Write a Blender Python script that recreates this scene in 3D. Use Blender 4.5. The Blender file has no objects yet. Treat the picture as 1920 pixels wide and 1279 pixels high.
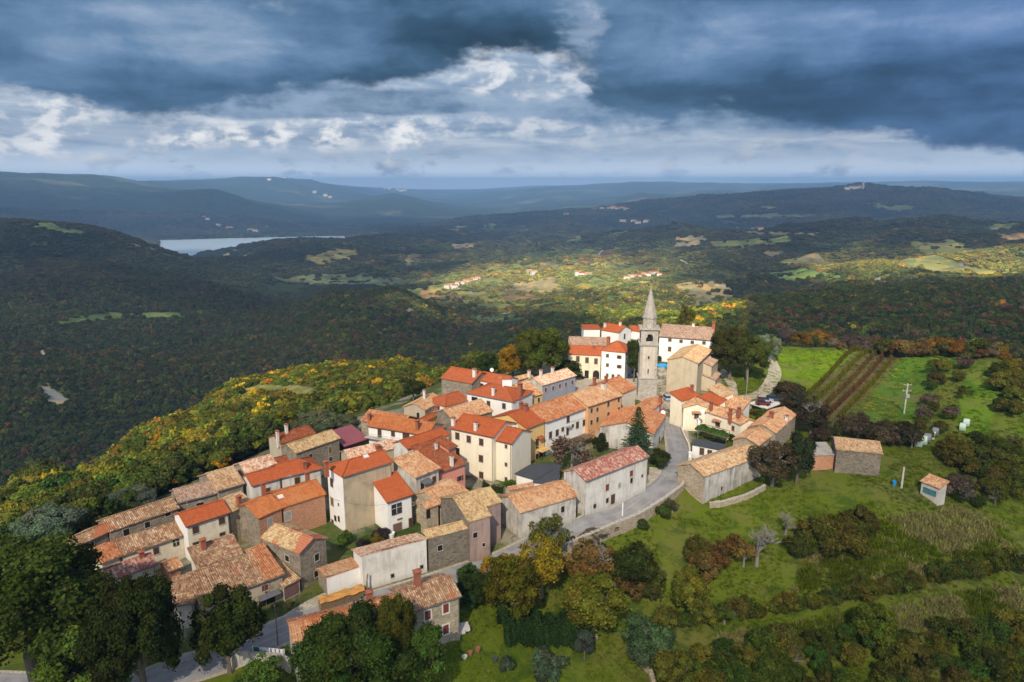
import bpy, math, random
import numpy as np
from mathutils import Vector, noise as mnoise
R = math.radians
rng = np.random.default_rng(7)
random.seed(7)
sc = bpy.context.scene
COL = sc.collection

# ------------------------------------------------------------------ camera, sky, sun
CAMH = 57.0
FPX = 1300.0
PH = math.atan(294.5 / FPX)
cam = bpy.data.cameras.new("camera")
cam.sensor_width = 36.0
cam.lens = 36.0 * FPX / 1920.0
cam.clip_start = 1.0
cam.clip_end = 60000.0
camo = bpy.data.objects.new("camera", cam)
COL.objects.link(camo)
camo.location = (0, 0, CAMH)
camo.rotation_euler = (math.pi / 2 - PH, 0, 0)
sc.camera = camo

SUN_EL, SUN_AZ = R(40), R(192)          # azimuth clockwise from +Y: behind the camera, to the left
SUNV = np.array([math.sin(SUN_AZ) * math.cos(SUN_EL), math.cos(SUN_AZ) * math.cos(SUN_EL), math.sin(SUN_EL)])
sun = bpy.data.lights.new("sun", 'SUN')
sun.energy = 5.0
sun.angle = R(0.6)
sun.color = (1.0, 0.87, 0.68)
suno = bpy.data.objects.new("sun", sun)
COL.objects.link(suno)
suno.rotation_euler = Vector(-SUNV).to_track_quat('-Z', 'Y').to_euler()
sc.view_settings.view_transform = 'Standard'
sc.view_settings.look = 'None'
sc.view_settings.gamma = 1.0
sc.view_settings.exposure = 0.74
sc.cycles.max_bounces = 6
sc.cycles.diffuse_bounces = 3
sc.cycles.glossy_bounces = 2
sc.cycles.transmission_bounces = 3
sc.cycles.transparent_max_bounces = 12
sc.cycles.volume_bounces = 0
sc.cycles.use_denoising = True


class NT:
    """small helper round a node tree"""
    def __init__(s, tree):
        s.t = tree
        tree.nodes.clear()

    def n(s, typ, ins=None, **kw):
        nd = s.t.nodes.new(typ)
        for k, v in kw.items():
            setattr(nd, k, v)
        for k, v in (ins or {}).items():
            if hasattr(v, 'default_value') or isinstance(v, bpy.types.NodeSocket):
                s.t.links.new(v, nd.inputs[k])
            else:
                if isinstance(v, tuple) and len(v) == 3 and nd.inputs[k].type == 'RGBA':
                    v = (*v, 1)
                nd.inputs[k].default_value = v
        return nd

    def m(s, op, a, b=0.0, c=0.0, clamp=False):
        nd = s.t.nodes.new('ShaderNodeMath')
        nd.operation = op
        nd.use_clamp = clamp
        for i, v in enumerate((a, b, c)):
            if isinstance(v, bpy.types.NodeSocket):
                s.t.links.new(v, nd.inputs[i])
            else:
                nd.inputs[i].default_value = v
        return nd.outputs[0]

    def mix(s, f, a, b, mode='MIX'):
        nd = s.t.nodes.new('ShaderNodeMix')
        nd.data_type = 'RGBA'
        nd.blend_type = mode
        for k, v in ((0, f), (6, a), (7, b)):
            if isinstance(v, bpy.types.NodeSocket):
                s.t.links.new(v, nd.inputs[k])
            elif k == 0:
                nd.inputs[0].default_value = v
            else:
                nd.inputs[k].default_value = (*v[:3], 1)
        return nd.outputs[2]

    def ramp(s, f, stops, interp='LINEAR'):
        nd = s.t.nodes.new('ShaderNodeValToRGB')
        cr = nd.color_ramp
        cr.interpolation = interp
        while len(cr.elements) < len(stops):
            cr.elements.new(0.5)
        for e, (p, c) in zip(cr.elements, stops):
            e.position = p
            e.color = (*c, 1) if len(c) == 3 else c
        s.t.links.new(f, nd.inputs[0])
        return nd.outputs[0]

    def noise(s, vec, scale, detail=4, rough=0.55, out=0, dist=0.0):
        nd = s.n('ShaderNodeTexNoise', {'Vector': vec, 'Scale': scale, 'Detail': detail, 'Roughness': rough, 'Distortion': dist})
        return nd.outputs[out]

    def ss(s, x, lo, hi):
        nd = s.n('ShaderNodeMapRange', {'Value': x, 'From Min': lo, 'From Max': hi, 'To Min': 0.0, 'To Max': 1.0})
        nd.interpolation_type = 'SMOOTHSTEP'
        return nd.outputs[0]


def pix_dir(u, v):
    a = (u - 960) / FPX
    b = (639.5 - v) / FPX
    s, c = math.sin(PH), math.cos(PH)
    return np.array([a, c + b * s, -s + b * c])


def azel(u, v):
    d = pix_dir(u, v)
    return math.atan2(d[0], d[1]), math.atan2(d[2], math.hypot(d[0], d[1]))


world = bpy.data.worlds.new("World")
sc.world = world
world.use_nodes = True
w = NT(world.node_tree)
tc = w.n('ShaderNodeTexCoord').outputs['Generated']
sep = w.n('ShaderNodeSeparateXYZ', {0: tc})
X, Y, Z = sep.outputs
az = w.m('ARCTAN2', X, Y)
hyp = w.m('SQRT', w.m('ADD', w.m('MULTIPLY', X, X), w.m('MULTIPLY', Y, Y)))
el = w.m('ARCTAN2', Z, hyp)
sky = w.n('ShaderNodeTexSky', sky_type='NISHITA', sun_disc=False, sun_elevation=SUN_EL, sun_rotation=SUN_AZ, air_density=1.2, dust_density=1.5, ozone_density=1.5)
# cloud coordinates: a flattened direction grid for the low clouds
c1 = w.n('ShaderNodeCombineXYZ', {0: w.m('MULTIPLY', az, 1.0), 1: w.m('MULTIPLY', el, 2.6), 2: 0.0}).outputs[0]
wn = w.n('ShaderNodeTexNoise', {'Vector': c1, 'Scale': 4.5, 'Detail': 6.0, 'Roughness': 0.6})
wsep = w.n('ShaderNodeSeparateColor', {0: wn.outputs[1]})
wa = w.m('MULTIPLY', w.m('SUBTRACT', wsep.outputs[0], 0.5), 0.20)
we = w.m('MULTIPLY', w.m('SUBTRACT', wsep.outputs[1], 0.5), 0.085)
az2 = w.m('ADD', az, wa)
el2 = w.m('ADD', el, we)


def blob(u, v, su, sv, a=az2, e=el2):
    a0, e0 = azel(u, v)
    da = w.m('DIVIDE', w.m('SUBTRACT', a, a0), su / FPX)
    de = w.m('DIVIDE', w.m('SUBTRACT', e, e0), sv / FPX)
    return w.m('EXPONENT', w.m('MULTIPLY', w.m('ADD', w.m('MULTIPLY', da, da), w.m('MULTIPLY', de, de)), -1.0))


def blobs(lst):
    out = None
    for (u, v, su, sv, k) in lst:
        b = w.m('MULTIPLY', blob(u, v, su, sv), k)
        out = b if out is None else w.m('ADD', out, b)
    return out


# low band: pale blue air with small cumulus
c2 = w.n('ShaderNodeCombineXYZ', {0: az, 1: w.m('MULTIPLY', el, 1.7), 2: 4.0}).outputs[0]
nz1 = w.noise(c2, 17.0, 10, 0.60, dist=0.15)
nz2 = w.noise(w.n('ShaderNodeMapping', {0: c1, 'Location': (3.1, 1.7, 0), 'Scale': (1, 1.6, 1)}).outputs[0], 5.0, 7, 0.58)
low = w.ramp(el, [(0.0, (1.25, 1.3, 1.35)), (0.03, (.66, .75, .86)), (0.06, (.38, .47, .59)), (0.11, (.22, .34, .52)), (0.3, (.15, .26, .44))])
cum = w.m('MULTIPLY', w.ss(w.m('ADD', w.m('MULTIPLY', nz1, .62), w.m('MULTIPLY', nz2, .5)), .555, .68), w.ss(el, -0.005, 0.02))
puff = blobs([(60, 250, 130, 32, .8), (150, 270, 90, 20, .5), (345, 262, 40, 20, 1.0), (440, 250, 70, 20, .5), (560, 250, 120, 22, .8), (690, 245, 110, 20, .6), (770, 280, 22, 26, .9), (1000, 245, 260, 22, .5), (1240, 305, 60, 10, .5),
              (1630, 308, 50, 12, .8), (980, 140, 110, 40, .7), (40, 190, 90, 22, .6), (870, 160, 150, 30, .4), (1440, 280, 120, 14, .3)])
cumc = w.ramp(w.m('ADD', w.m('MULTIPLY', nz1, .8), w.m('MULTIPLY', puff, .20)), [(0.34, (.17, .25, .36)), (0.47, (.31, .38, .47)), (0.58, (.55, .58, .62)), (0.72, (.88, .85, .80))])
skyc = w.mix(w.m('MULTIPLY', cum, .9, clamp=True), low, cumc)
grey = w.ramp(w.noise(w.n('ShaderNodeMapping', {0: c1, 'Location': (8, 2, 0), 'Scale': (.8, 2.2, 1)}).outputs[0], 8.0, 9, .62, dist=.5), [(0.34, (.15, .225, .33)), (.50, (.29, .36, .45)), (.66, (.50, .54, .58))])
skyc = w.mix(w.m('MULTIPLY', w.ss(el, .008, .06), .80), skyc, grey)
pw = w.m('MULTIPLY', puff, w.ss(nz1, .42, .60), clamp=True)
pw = w.m('MULTIPLY', pw, w.ss(w.noise(c2, 34.0, 6, .6), .36, .56))
skyc = w.mix(w.m('MULTIPLY', pw, .9), skyc, (.92, .89, .84))
# the dark storm deck with its ragged lower edge
fc = w.n('ShaderNodeFloatCurve', {1: w.m('ADD', w.m('MULTIPLY', az2, 0.7), 0.5)})
cv = fc.mapping.curves[0]
edge = [(-200, 165), (0, 172), (110, 205), (220, 222), (420, 205), (600, 168), (760, 150), (850, 122), (960, 98), (1060, 130), (1120, 200), (1230, 232), (1330, 228), (1500, 240), (1640, 250), (1800, 262), (2100, 268)]
pts = [(azel(u, v)[0] * .7 + .5, azel(u, v)[1] * 3.0) for u, v in edge]
while len(cv.points) < len(pts):
    cv.points.new(0.5, 0.5)
for p_, (x_, y_) in zip(cv.points, pts):
    p_.location = (x_, y_)
fc.mapping.update()
eb = w.m('DIVIDE', fc.outputs[0], 3.0)
fine = w.m('MULTIPLY', w.m('SUBTRACT', w.noise(c2, 20.0, 9, 0.64), 0.5), 0.040)
over = w.m('ADD', w.m('SUBTRACT', el2, eb), fine)
mask = w.ss(over, -0.007, 0.011)
# second, thinner grey shelf under the deck
shelf = blobs([(700, 195, 270, 26, 1.0), (1000, 205, 220, 26, .9), (1500, 225, 300, 24, .7), (450, 205, 200, 16, .6), (1300, 205, 180, 36, .7)])
shelfm = w.m('MULTIPLY', w.ss(w.m('ADD', shelf, w.m('MULTIPLY', fine, 6.0)), .30, .85), .85)
shelfc = w.mix(w.ss(w.m('ADD', w.m('MULTIPLY', nz2, .6), w.m('MULTIPLY', nz1, .4)), .38, .60), (.060, .125, .215), (.25, .34, .45))
skyc = w.mix(shelfm, skyc, shelfc)
hole = blobs([(985, 150, 110, 38, .9), (1095, 25, 40, 60, .75), (1060, 60, 40, 30, .4), (565, 15, 70, 22, .35), (1330, 200, 30, 16, .5), (20, 185, 90, 14, .4)])
bright = blobs([(220, 90, 260, 110, .5), (330, 40, 170, 60, .28), (560, 60, 180, 60, .35), (1500, 40, 350, 60, .35), (1150, 110, 160, 70, .30), (1750, 120, 260, 60, .35), (1360, 150, 120, 40, .2), (165, 130, 60, 50, .3)])
dark = blobs([(900, 80, 190, 55, .65), (740, 150, 180, 32, .40), (1500, 170, 270, 45, .50), (230, 190, 160, 26, .35), (1850, 230, 240, 32, .4), (1000, 110, 100, 40, .3), (500, 160, 260, 24, .25)])
dn2 = w.noise(c2, 9.0, 8, .66, dist=.4)
dn = w.noise(w.n('ShaderNodeMapping', {0: c1, 'Location': (1, 9, 0), 'Rotation': (0, 0, -.25), 'Scale': (.8, 1.5, 1)}).outputs[0], 4.0, 7, .52)
dv = w.m('ADD', w.m('ADD', w.m('ADD', w.m('MULTIPLY', dn, .95), w.m('MULTIPLY', w.m('SUBTRACT', dn2, .5), .55)), w.m('MULTIPLY', bright, .30)), w.m('MULTIPLY', dark, -.36))
deckc = w.ramp(dv, [(0.16, (.012, .034, .058)), (0.36, (.030, .074, .130)), (0.52, (.068, .138, .235)), (0.68, (.13, .22, .345)), (.86, (.29, .37, .48))])
deckc = w.mix(w.m('MULTIPLY', w.ss(az, .1, .65), .45), deckc, w.mix(1.0, deckc, (.62, .75, 1.15), 'MULTIPLY'), 'MIX')
holem = w.m('MULTIPLY', w.ss(w.m('ADD', hole, w.m('MULTIPLY', w.m('SUBTRACT', nz1, .5), 1.1)), .25, .8), .85)
mask = w.m('MULTIPLY', mask, w.m('SUBTRACT', 1.0, holem), clamp=True)
holec = w.mix(w.ss(nz1, .42, .66), (.22, .29, .39), (.66, .67, .69))
skyc = w.mix(w.m('MULTIPLY', holem, .6), skyc, holec)
skyc = w.mix(mask, skyc, deckc)
# behind and high above the view the deck breaks up and lets the sky through
openm = w.m('MAXIMUM', w.ss(el, .30, .55), w.ss(w.m('ABSOLUTE', az), .95, 1.4))
skyc = w.mix(w.m('MULTIPLY', openm, .75), skyc, w.mix(1.0, sky.outputs[0], (.13, .14, .16), 'MULTIPLY'))
bg = w.n('ShaderNodeBackground', {0: w.mix(1.0, skyc, (7.3, 7.4, 7.6), 'MULTIPLY'), 1: 0.1})
wo = w.n('ShaderNodeOutputWorld', {0: bg.outputs[0]})
world.cycles.sampling_method = 'MANUAL'
world.cycles.sample_map_resolution = 1024


# ------------------------------------------------------------------ pixel <-> place
def P(u, v, z=0.0):
    d = pix_dir(u, v)
    t = (z - CAMH) / d[2]
    return np.array([d[0] * t, d[1] * t, z])


def proj(p):
    s, c = math.sin(PH), math.cos(PH)
    x, y, z = p[0], p[1], p[2] - CAMH
    f = y * c - z * s
    f = np.where(np.abs(f) < 1e-6, 1e-6, f)
    return 960 + FPX * x / f, 639.5 - FPX * (y * s + z * c) / f


def zrow(v, Yd):
    s, c = math.sin(PH), math.cos(PH)
    b = (639.5 - v) / FPX
    return CAMH + Yd * (-s + b * c) / (c + b * s)


# ------------------------------------------------------------------ terrain
near = [(340, 1240, 0), (500, 1190, 0), (560, 1150, 0), (700, 1110, 0), (870, 1075, 0), (1000, 1025, 0), (1100, 980, 0), (1200, 925, 0), (1262, 880, 0), (1270, 830, 0),
        (1260, 770, 0), (1200, 740, 0), (1080, 712, 0), (900, 770, 0), (700, 880, 0), (500, 960, 0), (350, 1030, 0), (200, 1100, -1), (0, 1240, -2), (-200, 1240, -4), (600, 900, 0), (800, 960, 0),
        (950, 880, 0), (1100, 860, 0), (1380, 800, 0), (1400, 745, 0), (1300, 700, 0), (1300, 670, 0), (1180, 680, 0), (560, 850, -2), (400, 915, -4), (640, 815, -3), (780, 770, -3), (880, 725, -3), (930, 700, -3), (250, 985, -5), (100, 1040, -6), (0, 1080, -8),
        (-200, 1100, -12), (300, 930, -13), (450, 860, -13), (150, 960, -18), (0, 1000, -20), (560, 800, -14), (680, 760, -14), (800, 720, -14), (880, 690, -16), (-250, 1000, -26),
        (530, 735, -26), (650, 715, -22), (430, 790, -26), (250, 860, -32), (100, 920, -34), (0, 945, -34),
        (1500, 765, 0), (1490, 700, 0), (1600, 700, 0.5), (1600, 657, 0), (1500, 650, 0), (1440, 650, 0), (1700, 700, 0), (1700, 665, -.5), (1900, 700, -1.5), (1850, 675, -1.5), (2050, 700, -3), (1700, 800, -.5), (1567, 887, -1), (1649, 904, -1), (1740, 938, -2.5), (1850, 850, -3), (1900, 900, -4), (2100, 900, -7),
        (1900, 1000, -7), (1450, 930, -2), (1350, 960, -2.5), (1200, 1000, -2.2), (1100, 1045, -2.6), (1320, 1010, -3), (1500, 1000, -4), (1600, 1100, -7), (1900, 1080, -9), (1250, 1150, -7), (1500, 1200, -10), (1800, 1250, -13),
        (1000, 1190, -4.5), (900, 1230, -3.2), (850, 1195, -1), (1000, 1279, -6), (1200, 1279, -9), (2150, 1250, -15), (2000, 1500, -16), (960, 1450, -8), (600, 1279, -1), (200, 1290, -2), (0, 1400, -3), (500, 1600, -4), (1500, 1700, -14), (-400, 1500, -8),
        (900, 2600, -12), (0, 2600, -12), (1900, 2600, -16)]
# far stations per image column: (distance, row) or (distance, None, height) where hidden
far = {
 -350: [(230, 900), (420, None, -120), (600, None, -150), (900, 680), (1400, 560), (1800, 468), (2050, 418), (3500, None, -240), (5500, None, -220), (7000, 365), (9000, 318), (12000, None, 0), (26000, None, 0)],
 0: [(236, 882), (400, None, -118), (560, None, -150), (750, 735), (900, 668), (1150, 600), (1400, 545), (1700, 490), (2000, 422), (3500, None, -250), (5500, 414), (7000, 370), (9000, 320), (12000, None, 60), (26000, None, 0)],
 200: [(285, 812), (420, None, -120), (560, None, -155), (900, 655), (1200, 585), (1400, 535), (1800, 472), (2000, 434), (3500, None, -290), (5200, None, -290), (7000, 375), (9000, 328), (12000, None, 60), (26000, None, 0)],
 400: [(349, 726), (480, None, -130), (640, None, -160), (1000, 625), (1500, 545), (2000, 500), (2250, 492), (3000, None, -290), (4200, None, -304), (5200, None, -304), (5600, 430), (7500, 356), (9000, None, -150), (12000, 339), (26000, None, 0)],
 520: [(360, 700), (480, None, -120), (640, None, -160), (900, 650), (1250, 560), (1500, None, -195), (1900, 522), (2400, 485), (2900, 455), (3300, 437), (4200, None, -304), (5000, None, -304), (5600, 428), (7500, 388), (9000, None, -200), (12000, 335), (26000, None, 0)],
 620: [(355, 684), (480, None, -110), (640, None, -140), (800, 645), (1000, 575), (1150, 541), (1500, None, -200), (1700, 530), (1900, 518), (2500, 473), (3200, 441), (3800, None, -290), (5200, None, -304), (7500, 411), (9000, 385), (10500, None, -200), (13000, 346), (26000, None, 0)],
 740: [(330, 676), (450, None, -100), (600, None, -130), (850, 640), (1000, 575), (1120, 543), (1450, None, -195), (1900, 522), (2600, 478), (3500, 446), (5000, 434), (7000, 432), (8500, 390), (10500, 362), (12500, None, -250), (16000, 357), (26000, 355)],
 880: [(270, 672), (400, None, -70), (550, None, -110), (900, 652), (1050, 603), (1250, None, -165), (1500, 550), (1900, 518), (2600, 478), (3600, 447), (5000, 428), (6000, 408), (7500, None, -290), (10500, 388), (13000, 374), (17000, 358), (26000, 356)],
 1000: [(232, 667), (330, None, -50), (450, None, -100), (700, 640), (850, 600), (1100, 578), (1500, 545), (1900, 512), (2500, 480), (3500, 450), (5000, 425), (6000, 398), (8000, None, -280), (10500, 382), (13000, 356), (17000, None, -40), (26000, None, 0)],
 1200: [(225, 675), (330, None, -50), (430, None, -90), (700, 615), (850, 592), (1000, 566), (1250, None, -150), (1400, 541), (1800, 512), (2200, 482), (2700, 447), (2950, 437), (4000, None, -210), (5000, 412), (6000, 381), (8000, None, -200), (9500, 364), (11500, None, -160), (14500, 342), (26000, None, 0)],
 1320: [(240, 654), (330, None, -40), (450, None, -80), (600, 615), (780, 578), (1000, None, -140), (1350, 538), (1800, 505), (2300, 466), (2800, 424), (4000, None, -220), (5000, 402), (6000, 369), (8000, None, -160), (10500, 363), (15000, 344), (26000, None, 0)],
 1450: [(245, 647), (330, None, -40), (450, None, -68), (600, 610), (820, 556), (1050, None, -140), (1350, 530), (1800, 498), (2300, 460), (2900, 431), (4000, None, -210), (5000, 398), (6000, 357), (9000, None, -100), (15000, 347), (26000, None, 0)],
 1600: [(250, 652), (330, None, -38), (430, None, -62), (600, 600), (850, 534), (1050, None, -135), (1300, 525), (1700, 495), (2200, 455), (2800, 417), (4000, None, -210), (5000, 392), (6000, 351), (9000, None, -80), (16000, 342), (26000, None, 0)],
 1750: [(250, 660), (330, None, -38), (430, None, -62), (600, 605), (850, 546), (1000, 535), (1300, 510), (1700, 478), (2200, 440), (2750, 412), (4000, None, -200), (5000, 390), (6000, 350), (9000, None, -80), (16000, 340), (26000, None, 0)],
 1920: [(250, 665), (330, None, -38), (430, None, -62), (600, 605), (850, 537), (1000, 530), (1300, 502), (1700, 472), (2200, 445), (2700, 426), (4000, None, -200), (5000, 400), (6000, 371), (8000, None, -80), (16000, 341), (26000, None, 0)],
 2250: [(250, 670), (330, None, -42), (430, None, -65), (600, 605), (850, 545), (1000, 530), (1300, 505), (1700, 478), (2200, 445), (2700, 420), (4000, None, -200), (5000, 400), (6000, 365), (9000, None, -60), (16000, 345), (26000, None, 0)],
}
cp = []
for u, v, z in near:
    p = P(u, v, z)
    cp.append((math.atan2(p[0], p[1]), math.log(math.hypot(p[0], p[1])), z))
for u, st in far.items():
    th = azel(u, 345)[0]
    for e in st:
        d = e[0]
        if e[1] is None:
            z = e[2]
        else:
            z = zrow(e[1], d * math.cos(th))
        cp.append((th, math.log(d), z))
cp = np.array(cp)
TS, LS = 1.6, 1.0     # metric in (azimuth, ln distance)
cq = np.stack([cp[:, 0] * TS * 1.5, cp[:, 1] * LS], 1)
sv = cp[:, 2] / (np.exp(cp[:, 1]) + 150.0)
def kern(r2):
    return -np.sqrt(r2 + 0.02 ** 2)
D2 = ((cq[:, None, :] - cq[None, :, :]) ** 2).sum(-1)
A_ = np.zeros((len(cq) + 3, len(cq) + 3))
n_ = len(cq)
A_[:n_, :n_] = kern(D2) + np.eye(n_) * 0.002
A_[:n_, n_] = 1; A_[:n_, n_ + 1:] = cq
A_[n_, :n_] = 1; A_[n_ + 1:, :n_] = cq.T
sol = np.linalg.solve(A_, np.concatenate([sv, [0, 0, 0]]))


def rbf(th, ld):
    q = np.stack([th * TS * 1.5, ld * LS], -1)
    out = np.zeros(q.shape[:-1])
    flat = q.reshape(-1, 2)
    res = np.empty(len(flat))
    for i in range(0, len(flat), 20000):
        f = flat[i:i + 20000]
        r2 = ((f[:, None, :] - cq[None]) ** 2).sum(-1)
        res[i:i + 20000] = kern(r2) @ sol[:n_] + sol[n_] + f @ sol[n_ + 1:]
    return res.reshape(out.shape)


# numpy value noise (fractal)
_tab = rng.random((256, 256))
def vnoise(x, y):
    xi = np.floor(x).astype(int); yi = np.floor(y).astype(int)
    fx = x - xi; fy = y - yi
    fx = fx * fx * (3 - 2 * fx); fy = fy * fy * (3 - 2 * fy)
    a = _tab[xi & 255, yi & 255]; b = _tab[(xi + 1) & 255, yi & 255]
    c = _tab[xi & 255, (yi + 1) & 255]; d = _tab[(xi + 1) & 255, (yi + 1) & 255]
    return (a * (1 - fx) + b * fx) * (1 - fy) + (c * (1 - fx) + d * fx) * fy - 0.5
def fbm(x, y, o=4, ridged=False):
    s = 0; a = 1.0
    for i in range(o):
        n = vnoise(x + 17.3 * i, y - 9.1 * i)
        s = s + a * ((0.5 - np.abs(n) * 2) if ridged else n)
        a *= .5; x = x * 2.03; y = y * 2.03
    return s


# main road centreline, in metres
road_px = [(1263, 795), (1270, 830), (1272, 856), (1262, 886), (1245, 910), (1181, 951), (1125, 974), (1062, 1000), (985, 1031), (915, 1059), (850, 1084), (760, 1112), (660, 1140), (576, 1163), (500, 1196), (430, 1228), (340, 1254), (200, 1275), (0, 1262), (-200, 1250)]
def spline(pts, n=8):
    pts = [np.array(p[:2], float) for p in pts]
    pts = [2 * pts[0] - pts[1]] + pts + [2 * pts[-1] - pts[-2]]
    out = []
    for i in range(1, len(pts) - 2):
        for k in range(n):
            t = k / n
            a, b, c, d = pts[i - 1], pts[i], pts[i + 1], pts[i + 2]
            out.append(.5 * ((2 * b) + (c - a) * t + (2 * a - 5 * b + 4 * c - d) * t * t + (3 * b - a - 3 * c + d) * t ** 3))
    out.append(pts[-2])
    return np.array(out)
road_c = spline([P(u, v) for u, v in road_px])
# retaining wall line on the meadow side of the road (metres)
_t = np.gradient(road_c, axis=0); _t /= np.linalg.norm(_t, axis=1)[:, None]
_off = road_c + np.stack([_t[:, 1], -_t[:, 0]], 1) * -3.0
_i0 = int(np.argmin(np.linalg.norm(road_c - P(1262, 886)[:2], axis=1)))
_i1 = int(np.argmin(np.linalg.norm(road_c - P(850, 1084)[:2], axis=1)))
road_wall = _off[_i0 + 4:_i1]
wall_l = np.concatenate([np.array([P(u, v)[:2] for u, v in [(1500, 770), (1415, 880), (1330, 912), (1290, 905)]]), road_wall])


def polydist(x, y, line):
    best = np.full(x.shape, 1e9); sgn = np.zeros(x.shape)
    for a, b in zip(line[:-1], line[1:]):
        d = b - a; L2 = d @ d
        t = np.clip(((x - a[0]) * d[0] + (y - a[1]) * d[1]) / L2, 0, 1)
        px = x - a[0] - t * d[0]; py = y - a[1] - t * d[1]
        ds = np.hypot(px, py)
        cr = d[0] * (y - a[1]) - d[1] * (x - a[0])
        m = ds < best
        best = np.where(m, ds, best); sgn = np.where(m, np.sign(cr), sgn)
    return best, sgn


NT_, NL_ = 560, 680
TH0, TH1 = -1.12, 1.12
LD0, LD1 = math.log(26.0), math.log(27000.0)
ths = np.linspace(TH0, TH1, NT_)
lds = np.linspace(LD0, LD1, NL_)
TH, LD = np.meshgrid(ths, lds, indexing='ij')
DD = np.exp(LD)
GX = DD * np.sin(TH); GY = DD * np.cos(TH)
GZ = rbf(TH, LD) * (DD + 150.0)
sm = lambda t: np.clip(t, 0, 1) ** 2 * (3 - 2 * np.clip(t, 0, 1))
amp = sm((DD - 230) / 350) * np.minimum(DD * 0.012, 48)
amp *= 1 - sm((DD - 15000) / 5000) * .6
sca = 1 / np.clip(DD * .22, 130, 1400)
f1 = fbm(GX / 260 + 5, GY / 260 + 2, 5, True) - .28
f2 = fbm(GX / 1100 + 3, GY / 1100 + 8, 6, True) - .28
wfar = sm((DD - 1500) / 3000)
GZ += amp * (f1 * (1 - wfar) + f2 * wfar * 1.5) * .8 * (1 - .45 * sm((DD - 4800) / 1200))
GZ += sm((DD - 600) / 500) * (1 - sm((DD - 3300) / 1500)) * np.minimum(DD * .022, 44) * (fbm(GX / 430 + 2, GY / 300 + 6, 4, True) - .3)
GZ -= 6 * sm((DD - 700) / 500)
GZ += sm((DD - 70) / 100) * .3 * fbm(GX / 18, GY / 18, 3)
GZ += sm((DD - 6600) / 1500) * (1 - sm((DD - 14000) / 4000)) * 46 * (fbm(GX / 1300 + 4, GY / 700, 5, True) - .3)
lake_m = (GZ < -299) & (DD > 3600) & (DD < 5900)
GZ = np.where((DD > 1500), np.maximum(GZ, -312), GZ)
# the lake basin and the open line of valley in front of it
_gu = proj(np.stack([GX, GY, np.full(GX.shape, -300.0)]))[0]
_lv = np.interp(_gu, [270, 320, 380, 450, 520, 560, 600, 660], [446, 457, 459, 451, 442, 439, 439, 437])
_in = (_gu > 275) & (_gu < 660)
_lim = CAMH - GY * (_lv - 345) / FPX / 1.0 - 26
GZ = np.where(_in & (DD > 2350) & (DD < 4150), np.minimum(GZ, np.maximum(_lim + 8, -306)), GZ)
GZ = np.where((_gu > 285) & (_gu < 655) & (DD > 4000) & (DD < 5050), -308.0, GZ)
GZ = np.where((DD > 3400) & ((_gu < 296) | (_gu > 650)), np.maximum(GZ, -294), GZ)
GZ = np.where((DD > 5080) & (DD < 9000), np.maximum(GZ, -294), GZ)
# meadow terrace below the road wall
dw, sg = polydist(GX, GY, wall_l)
yend = road_wall[-1]
print('wall side', _off[_i0+20], road_c[_i0+20])
blend = sm((GX - yend[0] - 1) / 12)
drop = np.where((sg > 0) & (GX > yend[0]) & (DD < 170), 1.5 * sm(dw / 1.6), 0) * blend * (1 - sm((dw - 14) / 22)) * (1 - sm((DD - 118) / 22))
GZ = GZ - drop


def terr(x, y):
    x = np.asarray(x, float); y = np.asarray(y, float)
    th = np.arctan2(x, y); ld = np.log(np.maximum(np.hypot(x, y), 27))
    a = np.clip((th - TH0) / (TH1 - TH0) * (NT_ - 1), 0, NT_ - 1.001)
    b = np.clip((ld - LD0) / (LD1 - LD0) * (NL_ - 1), 0, NL_ - 1.001)
    i = a.astype(int); j = b.astype(int); fa = a - i; fb = b - j
    return (GZ[i, j] * (1 - fa) + GZ[i + 1, j] * fa) * (1 - fb) + (GZ[i, j + 1] * (1 - fa) + GZ[i + 1, j + 1] * fa) * fb


def hit(u, v, tmax=20000):
    d = pix_dir(u, v)
    hd = math.hypot(d[0], d[1])
    t = 26.0 / hd
    prev = t
    while t * hd < tmax:
        p = np.array([0, 0, CAMH]) + d * t
        if p[2] <= terr(p[0], p[1]):
            lo, hi = prev, t
            for _ in range(18):
                mid = .5 * (lo + hi)
                p = np.array([0, 0, CAMH]) + d * mid
                if p[2] <= terr(p[0], p[1]):
                    hi = mid
                else:
                    lo = mid
            return np.array([p[0], p[1], float(terr(p[0], p[1]))])
        prev = t
        t *= 1.006
    return None


# --- land cover: what grows where, drawn as outlines on the ground
GU, GV = proj(np.stack([GX, GY, GZ]))


def inpoly(u, v, poly):
    r = np.zeros(u.shape, bool)
    n = len(poly)
    for i in range(n):
        x1, y1 = poly[i]; x2, y2 = poly[(i + 1) % n]
        c = ((y1 > v) != (y2 > v)) & (u < (x2 - x1) * (v - y1) / (y2 - y1 + 1e-9) + x1)
        r ^= c
    return r


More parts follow.
